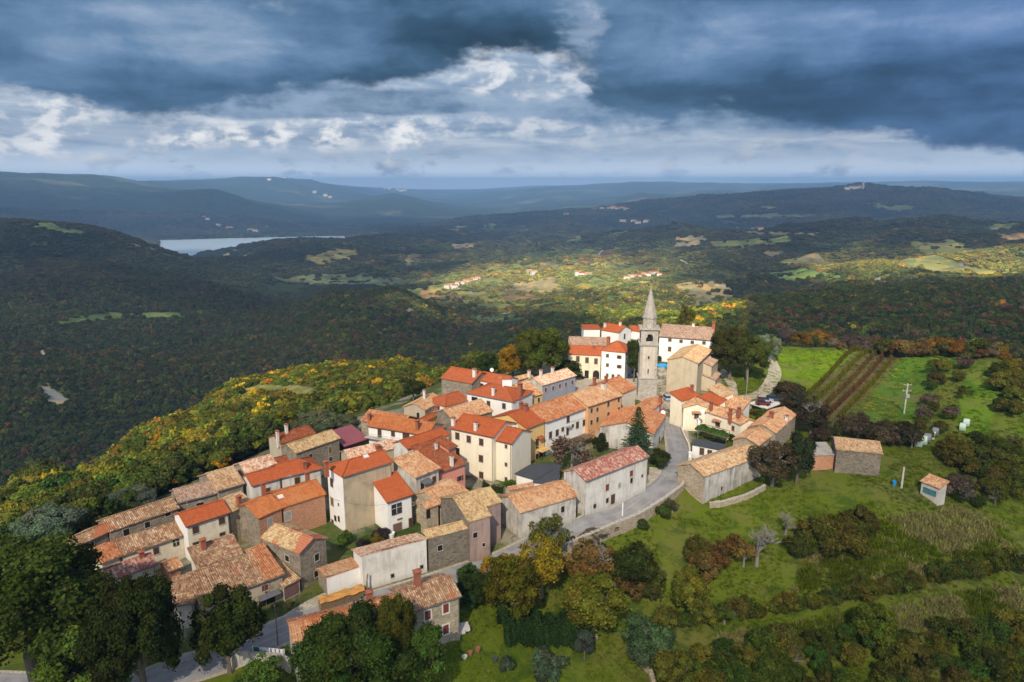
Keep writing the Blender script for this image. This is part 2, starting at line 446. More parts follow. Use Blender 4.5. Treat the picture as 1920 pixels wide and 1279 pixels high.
jit_u = fbm(GX / 30, GY / 30, 3) * 6
COV = np.zeros(GX.shape + (3,)) 
COV[:] = (.030, .044, .016)                 # forest floor / far wood
FOREST = np.ones(GX.shape, bool)
GRASS = (.088, .118, .007)
near_m = DD < 285
COV[near_m] = (.045, .060, .018)
fields = [  # polygon in photo pixels, (dmin,dmax), colour
 ([(1405, 640), (1470, 628), (1620, 648), (1720, 655), (1800, 655), (1930, 668), (2300, 668), (2300, 1400), (0, 1500), (-500, 1300), (-500, 1130), (0, 1090), (120, 1035), (330, 960), (480, 880), (640, 800), (800, 755), (880, 700), (980, 690), (1100, 640), (1330, 625)], (20, 262), GRASS),
 ([(1440, 642), (1500, 640), (1620, 655), (1480, 768), (1430, 700)], (100, 300), (.125, .200, .006)),
 ([(1612, 655), (1700, 660), (1560, 810), (1440, 800), (1480, 765)], (100, 300), (.105, .095, .035)),
 ([(1700, 662), (1800, 668), (1770, 730), (1700, 800), (1590, 800)], (100, 300), (.075, .145, .012)),
 ([(1815, 680), (1885, 690), (1870, 760), (1850, 830), (1790, 830), (1800, 740)], (100, 300), (.095, .165, .008)),
 ([(1890, 700), (1990, 700), (1990, 860), (1860, 850), (1880, 760)], (100, 300), (.095, .145, .010)),
 ([(455, 730), (480, 722), (560, 722), (612, 735), (600, 748), (520, 740), (450, 745)], (200, 500), (.26, .24, .07)),
 ([(770, 520), (900, 500), (1000, 488), (1100, 478), (1260, 500), (1240, 540), (1150, 560), (1000, 580), (860, 575)], (1000, 3000), (.17, .19, .065)),  # pale fields, colour also raised to carry the sunlit valley patch
 ([(90, 605), (180, 588), (345, 584), (340, 598), (200, 600), (110, 612)], (600, 2500), (.13, .19, .06)),
 ([(510, 520), (600, 514), (720, 516), (790, 525), (740, 538), (560, 532)], (1300, 3500), (.13, .16, .09)),
 ([(755, 543), (830, 541), (900, 552), (910, 566), (830, 572), (760, 556)], (1200, 2500), (.24, .24, .08)),
 ([(770, 545), (830, 547), (820, 558), (780, 556)], (1200, 2500), (.30, .17, .08)),
 ([(980, 520), (1130, 510), (1230, 522), (1200, 535), (1000, 530)], (1200, 3000), (.20, .24, .08)),
 ([(1000, 492), (1040, 487), (1055, 505), (1010, 508)], (1200, 3000), (.28, .26, .15)),
 ([(1060, 557), (1140, 552), (1200, 560), (1120, 568)], (900, 3000), (.17, .24, .06)),
 ([(1410, 515), (1500, 502), (1580, 516), (1580, 524), (1480, 526)], (900, 3000), (.13, .21, .06)),
 ([(1825, 512), (1920, 508), (1920, 516), (1830, 522)], (700, 3000), (.26, .30, .07)),
 ([(1265, 446), (1310, 440), (1328, 446), (1300, 466), (1262, 462)], (2000, 3500), (.40, .32, .20)),
 ([(845, 456), (890, 455), (895, 466), (850, 467)], (2000, 5000), (.30, .24, .18)),
 ([(570, 480), (640, 465), (680, 475), (600, 500)], (1500, 4000), (.16, .15, .06)),
 ([(1080, 475), (1160, 466), (1150, 480), (1090, 500)], (1500, 4000), (.17, .10, .05)),
 ([(930, 548), (1010, 545), (990, 555), (940, 556)], (900, 3000), (.18, .25, .06)),
 ([(880, 590), (960, 586), (1000, 600), (900, 606)], (800, 1600), (.09, .13, .06)),
 ([(1330, 405), (1450, 400), (1560, 404), (1500, 409), (1340, 410)], (2000, 7000), (.13, .15, .09)),
 ([(1370, 432), (1560, 436), (1500, 443), (1380, 440)], (2000, 3500), (.16, .15, .10)),
]
for poly, (d0, d1), colr in fields:
    mk = inpoly(GU + jit_u * np.where(DD < 300, .3, .5), GV + jit_u * .15, poly) & (DD > d0) & (DD < d1)
    COV[mk] = colr
    FOREST[mk] = False
FOREST[inpoly(GU, GV, [(770, 520), (900, 500), (1000, 488), (1100, 478), (1260, 500), (1240, 540), (1150, 560), (1000, 580), (860, 575)]) & (fbm(GX / 60, GY / 60, 3) > -.02) & (DD > 1000) & (DD < 3000)] = True
vl_m = inpoly(GU, GV, [(120, 1100), (100, 1030), (330, 915), (480, 850), (620, 800), (820, 720), (1000, 690), (1100, 650), (1350, 650), (1350, 700), (1385, 790), (1290, 900), (1100, 985), (880, 1060), (860, 1080), (600, 1160), (560, 1240), (330, 1240), (150, 1180)]) & (DD < 262)
vg = sm((fbm(GX / 5, GY / 5, 4) + .12) * 6)[..., None]
COV = np.where(vl_m[..., None], np.array([.25, .22, .165]) * (1 - vg) + np.array([.070, .095, .022]) * vg, COV)
# scattered parcels on the valley floor and gentle hills
cx_ = np.floor(GX / 105 + .35 * fbm(GX / 200, GY / 200, 2)); cy_ = np.floor(GY / 150 + .35 * fbm(GX / 180 + 5, GY / 180, 2))
hsh = np.abs(np.sin(cx_ * 127.1 + cy_ * 311.7) * 43758.5) % 1; hs2 = np.abs(np.sin(cx_ * 269.5 + cy_ * 183.3) * 24634.6) % 1
slope_ = np.hypot(*np.gradient(GZ)) / (DD * .01 + 1)
pr_ = np.where((DD > 1250) & (DD < 5200), .10, 0) + np.where((DD > 1250) & (DD < 3000) & (GU > 760), .22, 0) + np.where((DD > 2300) & (DD < 3400) & (GU > 1150), .22, 0)
pr_ = pr_ * (fbm(GX / 900, GY / 700, 3) > -.12)
pmk = (hsh < pr_) & (DD > 1000)
pcol_ = np.array([(.13, .17, .055), (.20, .21, .085), (.27, .23, .13), (.10, .13, .05), (.18, .13, .07)])[(hs2 * 4.99).astype(int)]
COV = np.where(pmk[..., None], pcol_, COV); FOREST &= ~pmk
# limestone scars
ROCK = np.zeros(GX.shape, bool)
for poly, dr in [([(70, 722), (100, 728), (130, 752), (120, 768), (85, 752)], (300, 1500)), ([(66, 652), (84, 655), (86, 672), (70, 674)], (400, 1500)), ([(740, 578), (783, 578), (778, 588), (745, 586)], (600, 1600)), ([(1630, 520), (1665, 517), (1660, 532), (1635, 530)], (600, 2500)), ([(1275, 487), (1295, 490), (1285, 500)], (1000, 3000)), ([(1340, 532), (1360, 535), (1375, 545), (1350, 540)], (900, 2500)), ([(1790, 488), (1820, 498), (1815, 503), (1795, 494)], (900, 2500))]:
    mk = inpoly(GU, GV, poly) & (DD > dr[0]) & (DD < dr[1])
    COV[mk] = (.34, .32, .29); FOREST[mk] = False
# far hills carry faint fields
ff = sm((fbm(GX / 700 + 1, GY / 400, 3) - .22) * 6) * (DD > 3500)
COV = COV * (1 - ff[..., None]) + np.array([.10, .11, .06]) * ff[..., None]


def obj_mesh(name, verts, faces, mats=None, parent=None, smooth=False, uv=None, mat_idx=None, attrs=None, structure=False):
    me = bpy.data.meshes.new(name)
    verts = np.asarray(verts, np.float32)
    fa = faces if isinstance(faces, np.ndarray) else None
    if fa is not None:
        k = fa.shape[1]
        me.vertices.add(len(verts)); me.vertices.foreach_set('co', verts.ravel())
        me.loops.add(fa.size); me.loops.foreach_set('vertex_index', fa.astype(np.int32).ravel())
        me.polygons.add(len(fa))
        me.polygons.foreach_set('loop_start', np.arange(0, fa.size, k, dtype=np.int32))
        me.polygons.foreach_set('loop_total', np.full(len(fa), k, np.int32))
        me.update(calc_edges=True)
    else:
        me.from_pydata(verts.tolist(), [], faces)
    if uv is not None:
        l = me.uv_layers.new(name='uv')
        l.data.foreach_set('uv', np.asarray(uv, np.float32).ravel())
    for an, (dom, typ, arr) in (attrs or {}).items():
        at = me.attributes.new(an, typ, dom)
        at.data.foreach_set('color' if 'COLOR' in typ else 'value', np.asarray(arr, np.float32).ravel())
    if smooth:
        me.polygons.foreach_set('use_smooth', np.ones(len(me.polygons), bool))
    for m_ in (mats if isinstance(mats, (list, tuple)) else [mats] if mats else []):
        me.materials.append(m_)
    if mat_idx is not None:
        me.polygons.foreach_set('material_index', np.asarray(mat_idx, np.int32))
    o = bpy.data.objects.new(name, me)
    COL.objects.link(o)
    if parent is not None:
        o.parent = parent
    return o


def gridfaces(a, b):
    i = np.arange(a - 1)[:, None]; j = np.arange(b - 1)[None]
    f = np.stack([i * b + j, (i + 1) * b + j, (i + 1) * b + j + 1, i * b + j + 1], -1)
    return f.reshape(-1, 4)


def newmat(name):
    m_ = bpy.data.materials.new(name)
    m_.use_nodes = True
    return m_, NT(m_.node_tree)


def finish(n, colr, rough=.85, bump=None, bstr=.4, bdist=.05, spec=.25, metal=0.0):
    ins = {'Base Color': colr, 'Roughness': rough, 'Specular IOR Level': spec, 'Metallic': metal}
    if bump is not None:
        ins['Normal'] = n.n('ShaderNodeBump', {'Height': bump, 'Strength': bstr, 'Distance': bdist}).outputs[0]
    b = n.n('ShaderNodeBsdfPrincipled', ins)
    n.n('ShaderNodeOutputMaterial', {0: b.outputs[0]})


# ground material: cover colour broken up by blades, tufts, bare soil
gm, n = newmat('ground')
pos = n.n('ShaderNodeNewGeometry').outputs['Position']
cov = n.n('ShaderNodeAttribute', attribute_name='cover').outputs['Color']
dist = n.n('ShaderNodeVectorMath', {0: pos, 1: (0, 0, CAMH)}, operation='DISTANCE').outputs['Value']
g1 = n.noise(pos, .9, 6, .7)
g2 = n.noise(pos, .07, 5, .6)
g3 = n.noise(pos, .012, 6, .62)
stretch = n.n('ShaderNodeMapping', {0: pos, 'Rotation': (0, 0, .6), 'Scale': (.5, 2.2, 1)}).outputs[0]
g4 = n.noise(stretch, 1.6, 5, .7, dist=1.0)
g5 = n.noise(pos, .22, 6, .68, dist=.6)
c_ = n.mix(n.ss(g2, .44, .62), cov, n.mix(.60, cov, (.13, .115, .035)))
c_ = n.mix(n.ss(g5, .52, .38), c_, n.mix(1.0, c_, (.50, .66, .55), 'MULTIPLY'))
c_ = n.mix(n.m('MULTIPLY', n.ss(g4, .52, .72), .5), c_, (.16, .15, .06))
c_ = n.mix(n.ss(g1, .45, .3), c_, n.mix(1.0, c_, (.45, .5, .4), 'MULTIPLY'))
# far woods: crown sized mottling
vor = n.n('ShaderNodeTexVoronoi', {'Vector': pos, 'Scale': .045, 'Randomness': 1.0})
vc = n.ramp(n.n('ShaderNodeSeparateColor', {0: vor.outputs['Color']}).outputs[0], [(0, (.45, .5, .5)), (.5, (.8, .9, .8)), (.8, (1.3, 1.1, .8)), (1, (1.9, 1.3, .6))])
farc = n.mix(1.0, n.mix(.6, cov, n.mix(1.0, cov, vc, 'MULTIPLY')), n.ramp(g3, [(.35, (.55, .6, .65)), (.65, (1.5, 1.4, 1.2))]), 'MULTIPLY')
c_ = n.mix(n.ss(dist, 420, 900), c_, farc)
bh = n.m('ADD', n.m('MULTIPLY', g1, .35), n.m('MULTIPLY', n.m('SUBTRACT', 1.0, vor.outputs['Distance']), n.m('MULTIPLY', n.ss(dist, 2000, 4500), 8.0)))
finish(n, c_, .95, bh, .6, 1.0, .1)
cols = np.concatenate([COV, np.ones(GX.shape + (1,))], -1).reshape(-1, 4)
gr = obj_mesh('ground', np.stack([GX, GY, GZ], -1).reshape(-1, 3), gridfaces(NT_, NL_)[:, ::-1], gm, smooth=True, attrs={'cover': ('POINT', 'FLOAT_COLOR', cols)})
gr['kind'] = 'structure'

# lake
wm, n = newmat('lake_water')
pos = n.n('ShaderNodeNewGeometry').outputs['Position']
finish(n, (.42, .52, .58), .22, n.noise(pos, .02, 3), .1, 1.0, .8)
lk = []
for i, j in zip([0, 1, 1, 0], [0, 0, 1, 1]):
    lk.append((-3200 + i * 3400, 3300 + j * 2700, -300))
lake = obj_mesh('lake', lk, [(0, 1, 2, 3)], wm)
lake['kind'] = 'structure'


def ribbon(name, line, width, mat, dz=.1, kerb=0.0, vs=1.0):
    line = np.asarray(line)[:, :2]
    t = np.gradient(line, axis=0); t /= np.linalg.norm(t, axis=1)[:, None] + 1e-9
    nn = np.stack([-t[:, 1], t[:, 0]], 1)
    K = 7
    V = []; UV = []
    L = np.concatenate([[0], np.cumsum(np.linalg.norm(np.diff(line, axis=0), axis=1))])
    for i, p in enumerate(line):
        wd = width[i] if hasattr(width, '__len__') else width
        zc = float(terr(p[0], p[1]))
        for k in range(K):
            s = (k / (K - 1) - .5) * wd
            q = p + nn[i] * s
            V.append((q[0], q[1], max(float(terr(q[0], q[1])), zc - .3) + dz))
            UV.append((s, L[i]))
    F = gridfaces(len(line), K)
    UV = np.array(UV)[F.ravel()]
    o = obj_mesh(name, V, F, mat, uv=UV, smooth=True)
    o['kind'] = 'structure'
    return o


am, n = newmat('asphalt')
pos = n.n('ShaderNodeNewGeometry').outputs['Position']
uvn = n.n('ShaderNodeUVMap', uv_map='uv').outputs[0]
a1 = n.noise(pos, .35, 5, .6); a2 = n.noise(pos, 5.0, 3, .6)
trk = n.noise(n.n('ShaderNodeMapping', {0: uvn, 'Scale': (1.6, .05, 1)}).outputs[0], 1.0, 4, .6)
cc = n.mix(n.ss(a1, .35, .7), (.19, .185, .185), (.27, .265, .26))
cc = n.mix(n.m('MULTIPLY', n.ss(trk, .5, .62), .5), cc, (.30, .29, .285))
finish(n, cc, .85, a2, .2, .02)
asphalt = am
am, n = newmat('pale_gravel')
pos = n.n('ShaderNodeNewGeometry').outputs['Position']
a1 = n.noise(pos, .5, 6, .65); a2 = n.noise(pos, 3.0, 4, .7)
finish(n, n.mix(n.ss(a2, .35, .65), n.mix(n.ss(a1, .4, .65), (.36, .31, .24), (.50, .46, .39)), (.28, .24, .17)), .95, a2, .3, .05)
gravel = am
roadc = ribbon('road', road_c, 4.6, asphalt, .10)
e1 = ribbon('road_edge', road_c, 5.6, gravel, .055)


def flat_poly(name, px, mat, dz, z=None):
    pts = [P(u, v, 0) for u, v in px]
    c0 = np.mean(pts, axis=0)
    # fan subdivided a little so it follows the ground
    V = [c0]; F = []
    m = 6; n0 = len(pts)
    ringpts = []
    for i in range(n0):
        for k in range(m):
            t = k / m
            ringpts.append(pts[i] * (1 - t) + pts[(i + 1) % n0] * t)
    K = 5; V = []
    for s in range(1, K + 1):
        for q in ringpts:
            V.append(c0 + (q - c0) * s / K)
    V.append(c0); cidx = len(V) - 1; N = len(ringpts)
    for i in range(N):
        F.append((cidx, i, (i + 1) % N))
        for s in range(K - 1):
            F.append((s * N + i, (s + 1) * N + i, (s + 1) * N + (i + 1) % N, s * N + (i + 1) % N))
    V = np.array(V)
    V[:, 2] = terr(V[:, 0], V[:, 1]) + dz
    UV = [(V[i][0], V[i][1]) for f in F for i in f]
    o = obj_mesh(name, V, F, mat, uv=UV)
    o['kind'] = 'structure'
    return o


flat_poly('square', [(1222, 762), (1198, 750), (1080, 735), (1040, 745), (1040, 725), (1090, 708), (1180, 712), (1240, 690), (1262, 700), (1252, 735), (1310, 748), (1284, 765), (1276, 800), (1252, 800), (1244, 775)], gravel, .07)
flat_poly('yard_paving', [(1218, 878), (1255, 880), (1244, 902), (1222, 915), (1215, 900)], gravel, .075)
ribbon('track', spline([P(*p) for p in [(1378, 757), (1391, 748), (1427, 739), (1443, 725), (1452, 708), (1449, 695), (1437, 683), (1425, 676)]]), 3.8, gravel, .09)
ribbon('farm_track', spline([P(*p) for p in [(1374, 742), (1371, 724), (1357, 708), (1350, 700)]]), 2.6, gravel, .085)
ribbon('dirt_track', spline([P(*p) for p in [(525, 1175), (560, 1150), (600, 1128), (640, 1112)]]), 2.4, gravel, .075)
for lst, wd in [([(1040, 487), (1020, 500), (1035, 512), (1052, 508)], 6), ([(950, 572), (965, 578), (958, 585), (940, 590)], 5), ([(860, 540), (885, 552), (905, 550)], 5), ([(1090, 480), (1130, 470), (1160, 466)], 7), ([(1000, 510), (1030, 505), (1060, 512)], 5)]:
    pp = [hit(u, v) for u, v in lst]
    if all(p is not None for p in pp):
        ribbon('far_track', spline(pp), wd, gravel, 1.0)
#@@PART2
# ------------------------------------------------------------------ building materials
def wall_plaster(name, c, stain=.35, sc_c=(.30, .26, .20), streak=0.0):
    m_, n = newmat(name)
    uv = n.n('ShaderNodeUVMap', uv_map='uv').outputs[0]
    pos = n.n('ShaderNodeNewGeometry').outputs['Position']
    a = n.noise(pos, .45, 7, .66); b = n.noise(pos, 4.0, 5, .65)
    st = n.noise(n.n('ShaderNodeMapping', {0: uv, 'Scale': (1.3, .14, 1)}).outputs[0], 1.0, 9, .78)
    cc = n.mix(n.m('MULTIPLY', n.ss(a, .48, .72), stain), c, sc_c)
    cc = n.mix(n.m('MULTIPLY', n.ss(b, .5, .75), .25), cc, tuple(x * .6 for x in c))
    if streak:
        cc = n.mix(n.m('MULTIPLY', n.m('MULTIPLY', n.ss(st, .40, .62), n.ss(n.noise(pos, .28, 4, .6), .30, .55)), streak), cc, (.12, .11, .10))
    zz = n.n('ShaderNodeSeparateXYZ', {0: pos}).outputs[2]
    dmp = n.ss(n.m('ADD', zz, n.m('MULTIPLY', n.noise(pos, .9, 5, .7), 2.6)), 2.6, 1.1)
    cc = n.mix(n.m('MULTIPLY', dmp, .55), cc, n.mix(.5, cc, (.13, .115, .085)))
    finish(n, cc, .92, b, .25, .03, .15)
    return m_


def wall_stone(name, c1, c2, mort, scale=2.4):
    m_, n = newmat(name)
    uv = n.n('ShaderNodeUVMap', uv_map='uv').outputs[0]
    pos = n.n('ShaderNodeNewGeometry').outputs['Position']
    mp = n.n('ShaderNodeMapping', {0: uv, 'Scale': (1, 1.8, 1)}).outputs[0]
    v = n.n('ShaderNodeTexVoronoi', {'Vector': mp, 'Scale': scale})
    ve = n.n('ShaderNodeTexVoronoi', {'Vector': mp, 'Scale': scale}, feature='DISTANCE_TO_EDGE')
    r = n.n('ShaderNodeSeparateColor', {0: v.outputs['Color']}).outputs[0]
    cc = n.mix(r, c1, c2)
    big = n.noise(pos, .35, 6, .65)
    cc = n.mix(n.m('MULTIPLY', n.ss(big, .5, .68), .6), cc, mort)
    cc = n.mix(n.m('MULTIPLY', n.ss(n.noise(pos, .8, 5, .7), .55, .75), .45), cc, (.07, .06, .05))
    e = n.ss(ve.outputs['Distance'], 0, .09)
    cc = n.mix(e, n.mix(.5, mort, (.10, .09, .075)), cc)
    finish(n, cc, .95, n.m('ADD', e, n.m('MULTIPLY', r, .5)), .6, .05, .1)
    return m_


def wall_brick(name):
    m_, n = newmat(name)
    uv = n.n('ShaderNodeUVMap', uv_map='uv').outputs[0]
    pos = n.n('ShaderNodeNewGeometry').outputs['Position']
    b = n.n('ShaderNodeTexBrick', {'Vector': uv, 'Color1': (.46, .15, .06), 'Color2': (.25, .075, .035), 'Mortar': (.42, .32, .22), 'Scale': 1.0, 'Mortar Size': .03, 'Brick Width': .34, 'Row Height': .22})
    cc = n.mix(n.m('MULTIPLY', n.ss(n.noise(pos, .7, 5, .7), .5, .7), .5), b.outputs[0], (.36, .26, .17))
    finish(n, cc, .9, b.outputs[1], -.4, .03, .1)
    return m_


def roof_tiles(name, stops, pw=.28, ph=.42, moss=None, mossk=0.0, rowdark=.45, patch=None, pth=.635):
    """per tile colour picked from a palette; broad patches of lichen or new tiles"""
    m_, n = newmat(name)
    uv = n.n('ShaderNodeUVMap', uv_map='uv').outputs[0]
    pos = n.n('ShaderNodeNewGeometry').outputs['Position']
    s_ = n.n('ShaderNodeSeparateXYZ', {0: uv})
    cx = n.m('FLOOR', n.m('DIVIDE', s_.outputs[0], pw)); cy = n.m('FLOOR', n.m('DIVIDE', s_.outputs[1], ph))
    wn_ = n.n('ShaderNodeTexWhiteNoise', {0: n.n('ShaderNodeCombineXYZ', {0: cx, 1: cy, 2: 0.0}).outputs[0]}, noise_dimensions='3D')
    big = n.noise(pos, .5, 5, .65)
    v = n.m('ADD', n.m('MULTIPLY', wn_.outputs['Value'], .62), n.m('ADD', .17, n.m('MULTIPLY', n.m('SUBTRACT', big, .5), .70)), clamp=True)
    k = len(stops)
    cc = n.ramp(v, [((i + .5) / k, c) for i, c in enumerate(stops)])
    if moss:
        cc = n.mix(n.m('MULTIPLY', n.ss(n.noise(pos, .23, 6, .7), .5, .64), mossk), cc, moss)
    if patch:
        cc = n.mix(n.m('MULTIPLY', n.ss(n.noise(pos, .2, 4, .6), pth, pth + .015), .85), cc, patch)
    fy = n.m('FRACT', n.m('DIVIDE', s_.outputs[1], ph)); fx = n.m('FRACT', n.m('DIVIDE', s_.outputs[0], pw))
    gap = n.m('MULTIPLY', n.ss(n.m('ABSOLUTE', n.m('SUBTRACT', fx, .5)), .34, .5), rowdark)
    cc = n.mix(gap, cc, (.055, .03, .02))
    cc = n.mix(n.m('MULTIPLY', n.ss(fy, .16, .0), rowdark), cc, (.06, .035, .022))
    finish(n, cc, .88, n.m('ADD', n.m('MULTIPLY', n.m('SINE', n.m('MULTIPLY', fx, math.pi)), .6), fy), .5, .06, .15)
    return m_


def plain(name, c, rough=.7, metal=0.0, nz=.2, scale=3.0, spec=.3):
    m_, n = newmat(name)
    pos = n.n('ShaderNodeNewGeometry').outputs['Position']
    a = n.noise(pos, scale, 5, .65)
    finish(n, n.mix(n.m('MULTIPLY', n.ss(a, .4, .7), nz), c, tuple(x * .45 for x in c)), rough, a, .1, .02, spec, metal)
    return m_


M = {
 'white': wall_plaster('white_render', (.74, .72, .68), .28, (.50, .46, .38), .10),
 'offwhite': wall_plaster('aged_white_render', (.62, .59, .53), .55, (.36, .32, .25), .35),
 'greywash': wall_plaster('stained_grey_render', (.52, .49, .44), .6, (.30, .27, .23), .75),
 'cream': wall_plaster('cream_render', (.74, .67, .52), .32, (.54, .46, .33), .12),
 'palecream': wall_plaster('pale_cream_render', (.66, .58, .44), .5, (.40, .33, .23), .2),
 'yellow': wall_plaster('yellow_render', (.68, .46, .18), .35, (.45, .32, .16), .12),
 'orange': wall_plaster('apricot_render', (.60, .33, .15), .35, (.40, .24, .13), .12),
 'tan': wall_plaster('bare_tan_render', (.44, .35, .23), .7, (.27, .21, .15), .35),
 'sand': wall_plaster('sandy_render', (.43, .365, .26), .5, (.32, .26, .17), .22),
 'pink': wall_plaster('pink_render', (.62, .25, .19), .25, (.45, .22, .16), .08),
 'bluegrey': wall_plaster('blue_grey_render_and_shade', (.28, .30, .36), .4, (.20, .20, .23), .2),
 'mauve': wall_plaster('faded_mauve_render', (.36, .25, .21), .7, (.22, .17, .14), .55),
 'stone': wall_stone('rubble_stone', (.30, .25, .18), (.15, .125, .10), (.38, .33, .25)),
 'darkstone': wall_stone('dark_rubble_stone', (.22, .19, .145), (.10, .085, .07), (.28, .245, .19)),
 'palestone': wall_stone('pale_rubble_stone', (.44, .36, .25), (.24, .195, .14), (.47, .40, .30)),
 'ashlar': wall_stone('grey_ashlar', (.40, .37, .32), (.28, .255, .22), (.40, .37, .32), 1.5),
 'brick': wall_brick('red_brick'),
 'tile_tan': roof_tiles('tan_barrel_tiles', [(.28, .155, .08), (.38, .22, .115), (.47, .30, .16), (.53, .37, .21), (.60, .45, .29)], moss=(.50, .40, .24), mossk=.5),
 'tile_ochre': roof_tiles('ochre_lichen_tiles', [(.28, .17, .085), (.38, .24, .12), (.48, .32, .16), (.53, .38, .20), (.58, .43, .25)], moss=(.50, .39, .19), mossk=.7, rowdark=.5),
 'tile_patched': roof_tiles('ochre_and_red_tiles', [(.28, .17, .085), (.38, .24, .12), (.48, .32, .16), (.53, .38, .20), (.58, .43, .25)], patch=(.42, .13, .07), rowdark=.5, pth=.53),
 'tile_brown': roof_tiles('brown_cream_tiles', [(.17, .085, .045), (.26, .135, .075), (.34, .20, .115), (.42, .28, .17), (.56, .43, .29)], moss=(.22, .16, .08), mossk=.45, patch=(.38, .12, .05), rowdark=.6),
 'tile_red': roof_tiles('orange_red_worn_tiles', [(.28, .085, .035), (.37, .125, .05), (.43, .165, .07), (.46, .23, .11), (.54, .34, .20)], moss=(.45, .30, .17), mossk=.4),
 'tile_peach': roof_tiles('peach_mottled_tiles', [(.33, .155, .075), (.42, .20, .10), (.49, .26, .13), (.53, .33, .18), (.60, .43, .27)], moss=(.58, .42, .25), mossk=.6),
 'tile_pink': roof_tiles('pinkish_red_flecked_tiles', [(.24, .080, .058), (.29, .105, .078), (.34, .15, .11), (.42, .25, .19), (.55, .40, .32)]),
 'tile_pale': roof_tiles('pale_mottled_tiles', [(.34, .16, .09), (.50, .27, .16), (.62, .40, .27), (.68, .50, .36), (.74, .60, .48)]),
 'tile_drab': roof_tiles('drab_brown_tiles', [(.20, .13, .09), (.30, .19, .13), (.36, .24, .17), (.42, .29, .21), (.48, .36, .27)]),
 'new': roof_tiles('bright_orange_tiles', [(.33, .075, .024), (.37, .086, .028), (.40, .098, .031), (.42, .108, .036)], rowdark=.32, ph=.36),
 'newred': roof_tiles('red_orange_tiles', [(.30, .072, .026), (.34, .085, .03), (.38, .10, .036), (.41, .115, .044)], rowdark=.30, ph=.36, moss=(.30, .09, .035), mossk=.4),
 'newdark': roof_tiles('dark_rust_tiles', [(.17, .05, .022), (.25, .07, .028), (.31, .09, .034), (.37, .11, .045)], rowdark=.45, ph=.42, moss=(.22, .12, .06), mossk=.4),
 'weath': roof_tiles('weathered_orange_tiles', [(.34, .10, .035), (.40, .13, .04), (.44, .15, .05), (.47, .17, .06)], rowdark=.2, moss=(.42, .20, .08), mossk=.6),
 'maroon': plain('maroon_sheet_metal', (.25, .075, .085), .55, 0, .25, .6),
 'slate': plain('dark_grey_membrane', (.055, .060, .068), .8, 0, .2, .5),
 'concrete': plain('pale_concrete', (.46, .43, .38), .9, 0, .5, .8),
 'greyroof': plain('grey_fibre_cement', (.30, .28, .25), .9, 0, .5, .7),
 'shut': plain('brown_shutter_paint', (.075, .038, .024), .7, 0, .3, 6.0),
 'shutred': plain('red_brown_shutter_paint', (.16, .04, .028), .7, 0, .3, 6.0),
 'shutgrn': plain('ochre_shutter_paint', (.17, .11, .045), .7, 0, .3, 6.0),
 'dark': plain('unlit_opening', (.012, .011, .010), .6, 0, .1),  # near-black paints the shade inside openings and open shed; also tyres, fans
 'glass': plain('window_glass', (.02, .025, .03), .12, 0, .1, 1.0, .8),
 'frame': plain('white_window_frame', (.60, .57, .52), .7, 0, .2),
 'stoneframe': plain('limestone_surround', (.42, .38, .32), .9, 0, .5),
 'metal': plain('zinc_gutter', (.20, .20, .205), .5, .5, .3),
 'copper': plain('brown_gutter', (.075, .05, .04), .5, .2, .3),
 'chimbrick': wall_plaster('chimney_terracotta', (.30, .095, .05), .5, (.20, .08, .045), .3),
 'chimwhite': wall_plaster('chimney_white', (.66, .61, .53), .4, (.40, .34, .26), .2),
 'wood': plain('weathered_wood', (.20, .14, .09), .9, 0, .6, 2.0),
 'mast': plain('grey_mast', (.30, .30, .30), .6, 0, .3),
 'whitepaint': plain('white_paint', (.72, .72, .70), .5, 0, .15),
 'teal': plain('faded_teal_board', (.06, .17, .19), .7, 0, .5, 1.5),
 'blue': plain('blue_plastic', (.02, .22, .48), .5, 0, .1),
 'garage': plain('mauve_brown_door', (.17, .095, .085), .7, 0, .3),
 'tarp': plain('orange_tarpaulin', (.50, .24, .06), .7, 0, .6, 1.2),
 'log': plain('stacked_firewood', (.22, .15, .09), .95, 0, .8, 5.0),
 'green': plain('green_cloth', (.02, .17, .10), .8, 0, .2),
 'cloth': plain('white_cloth', (.66, .68, .74), .8, 0, .1),
 'wrap': plain('pale_green_film', (.42, .54, .44), .35, 0, .35, 2.0, .5),
 'spire': wall_stone('spire_masonry', (.36, .33, .29), (.27, .245, .21), (.36, .33, .29), 1.8),
}


# ------------------------------------------------------------------ building kit
def tag(o, label, cat, group=None, kind=None):
    if label: o['label'] = label
    if cat: o['category'] = cat
    if group: o['group'] = group
    if kind: o['kind'] = kind
    return o


def empty(name, loc):
    o = bpy.data.objects.new(name, None)
    COL.objects.link(o)
    o.location = loc
    o.empty_display_size = .5
    return o


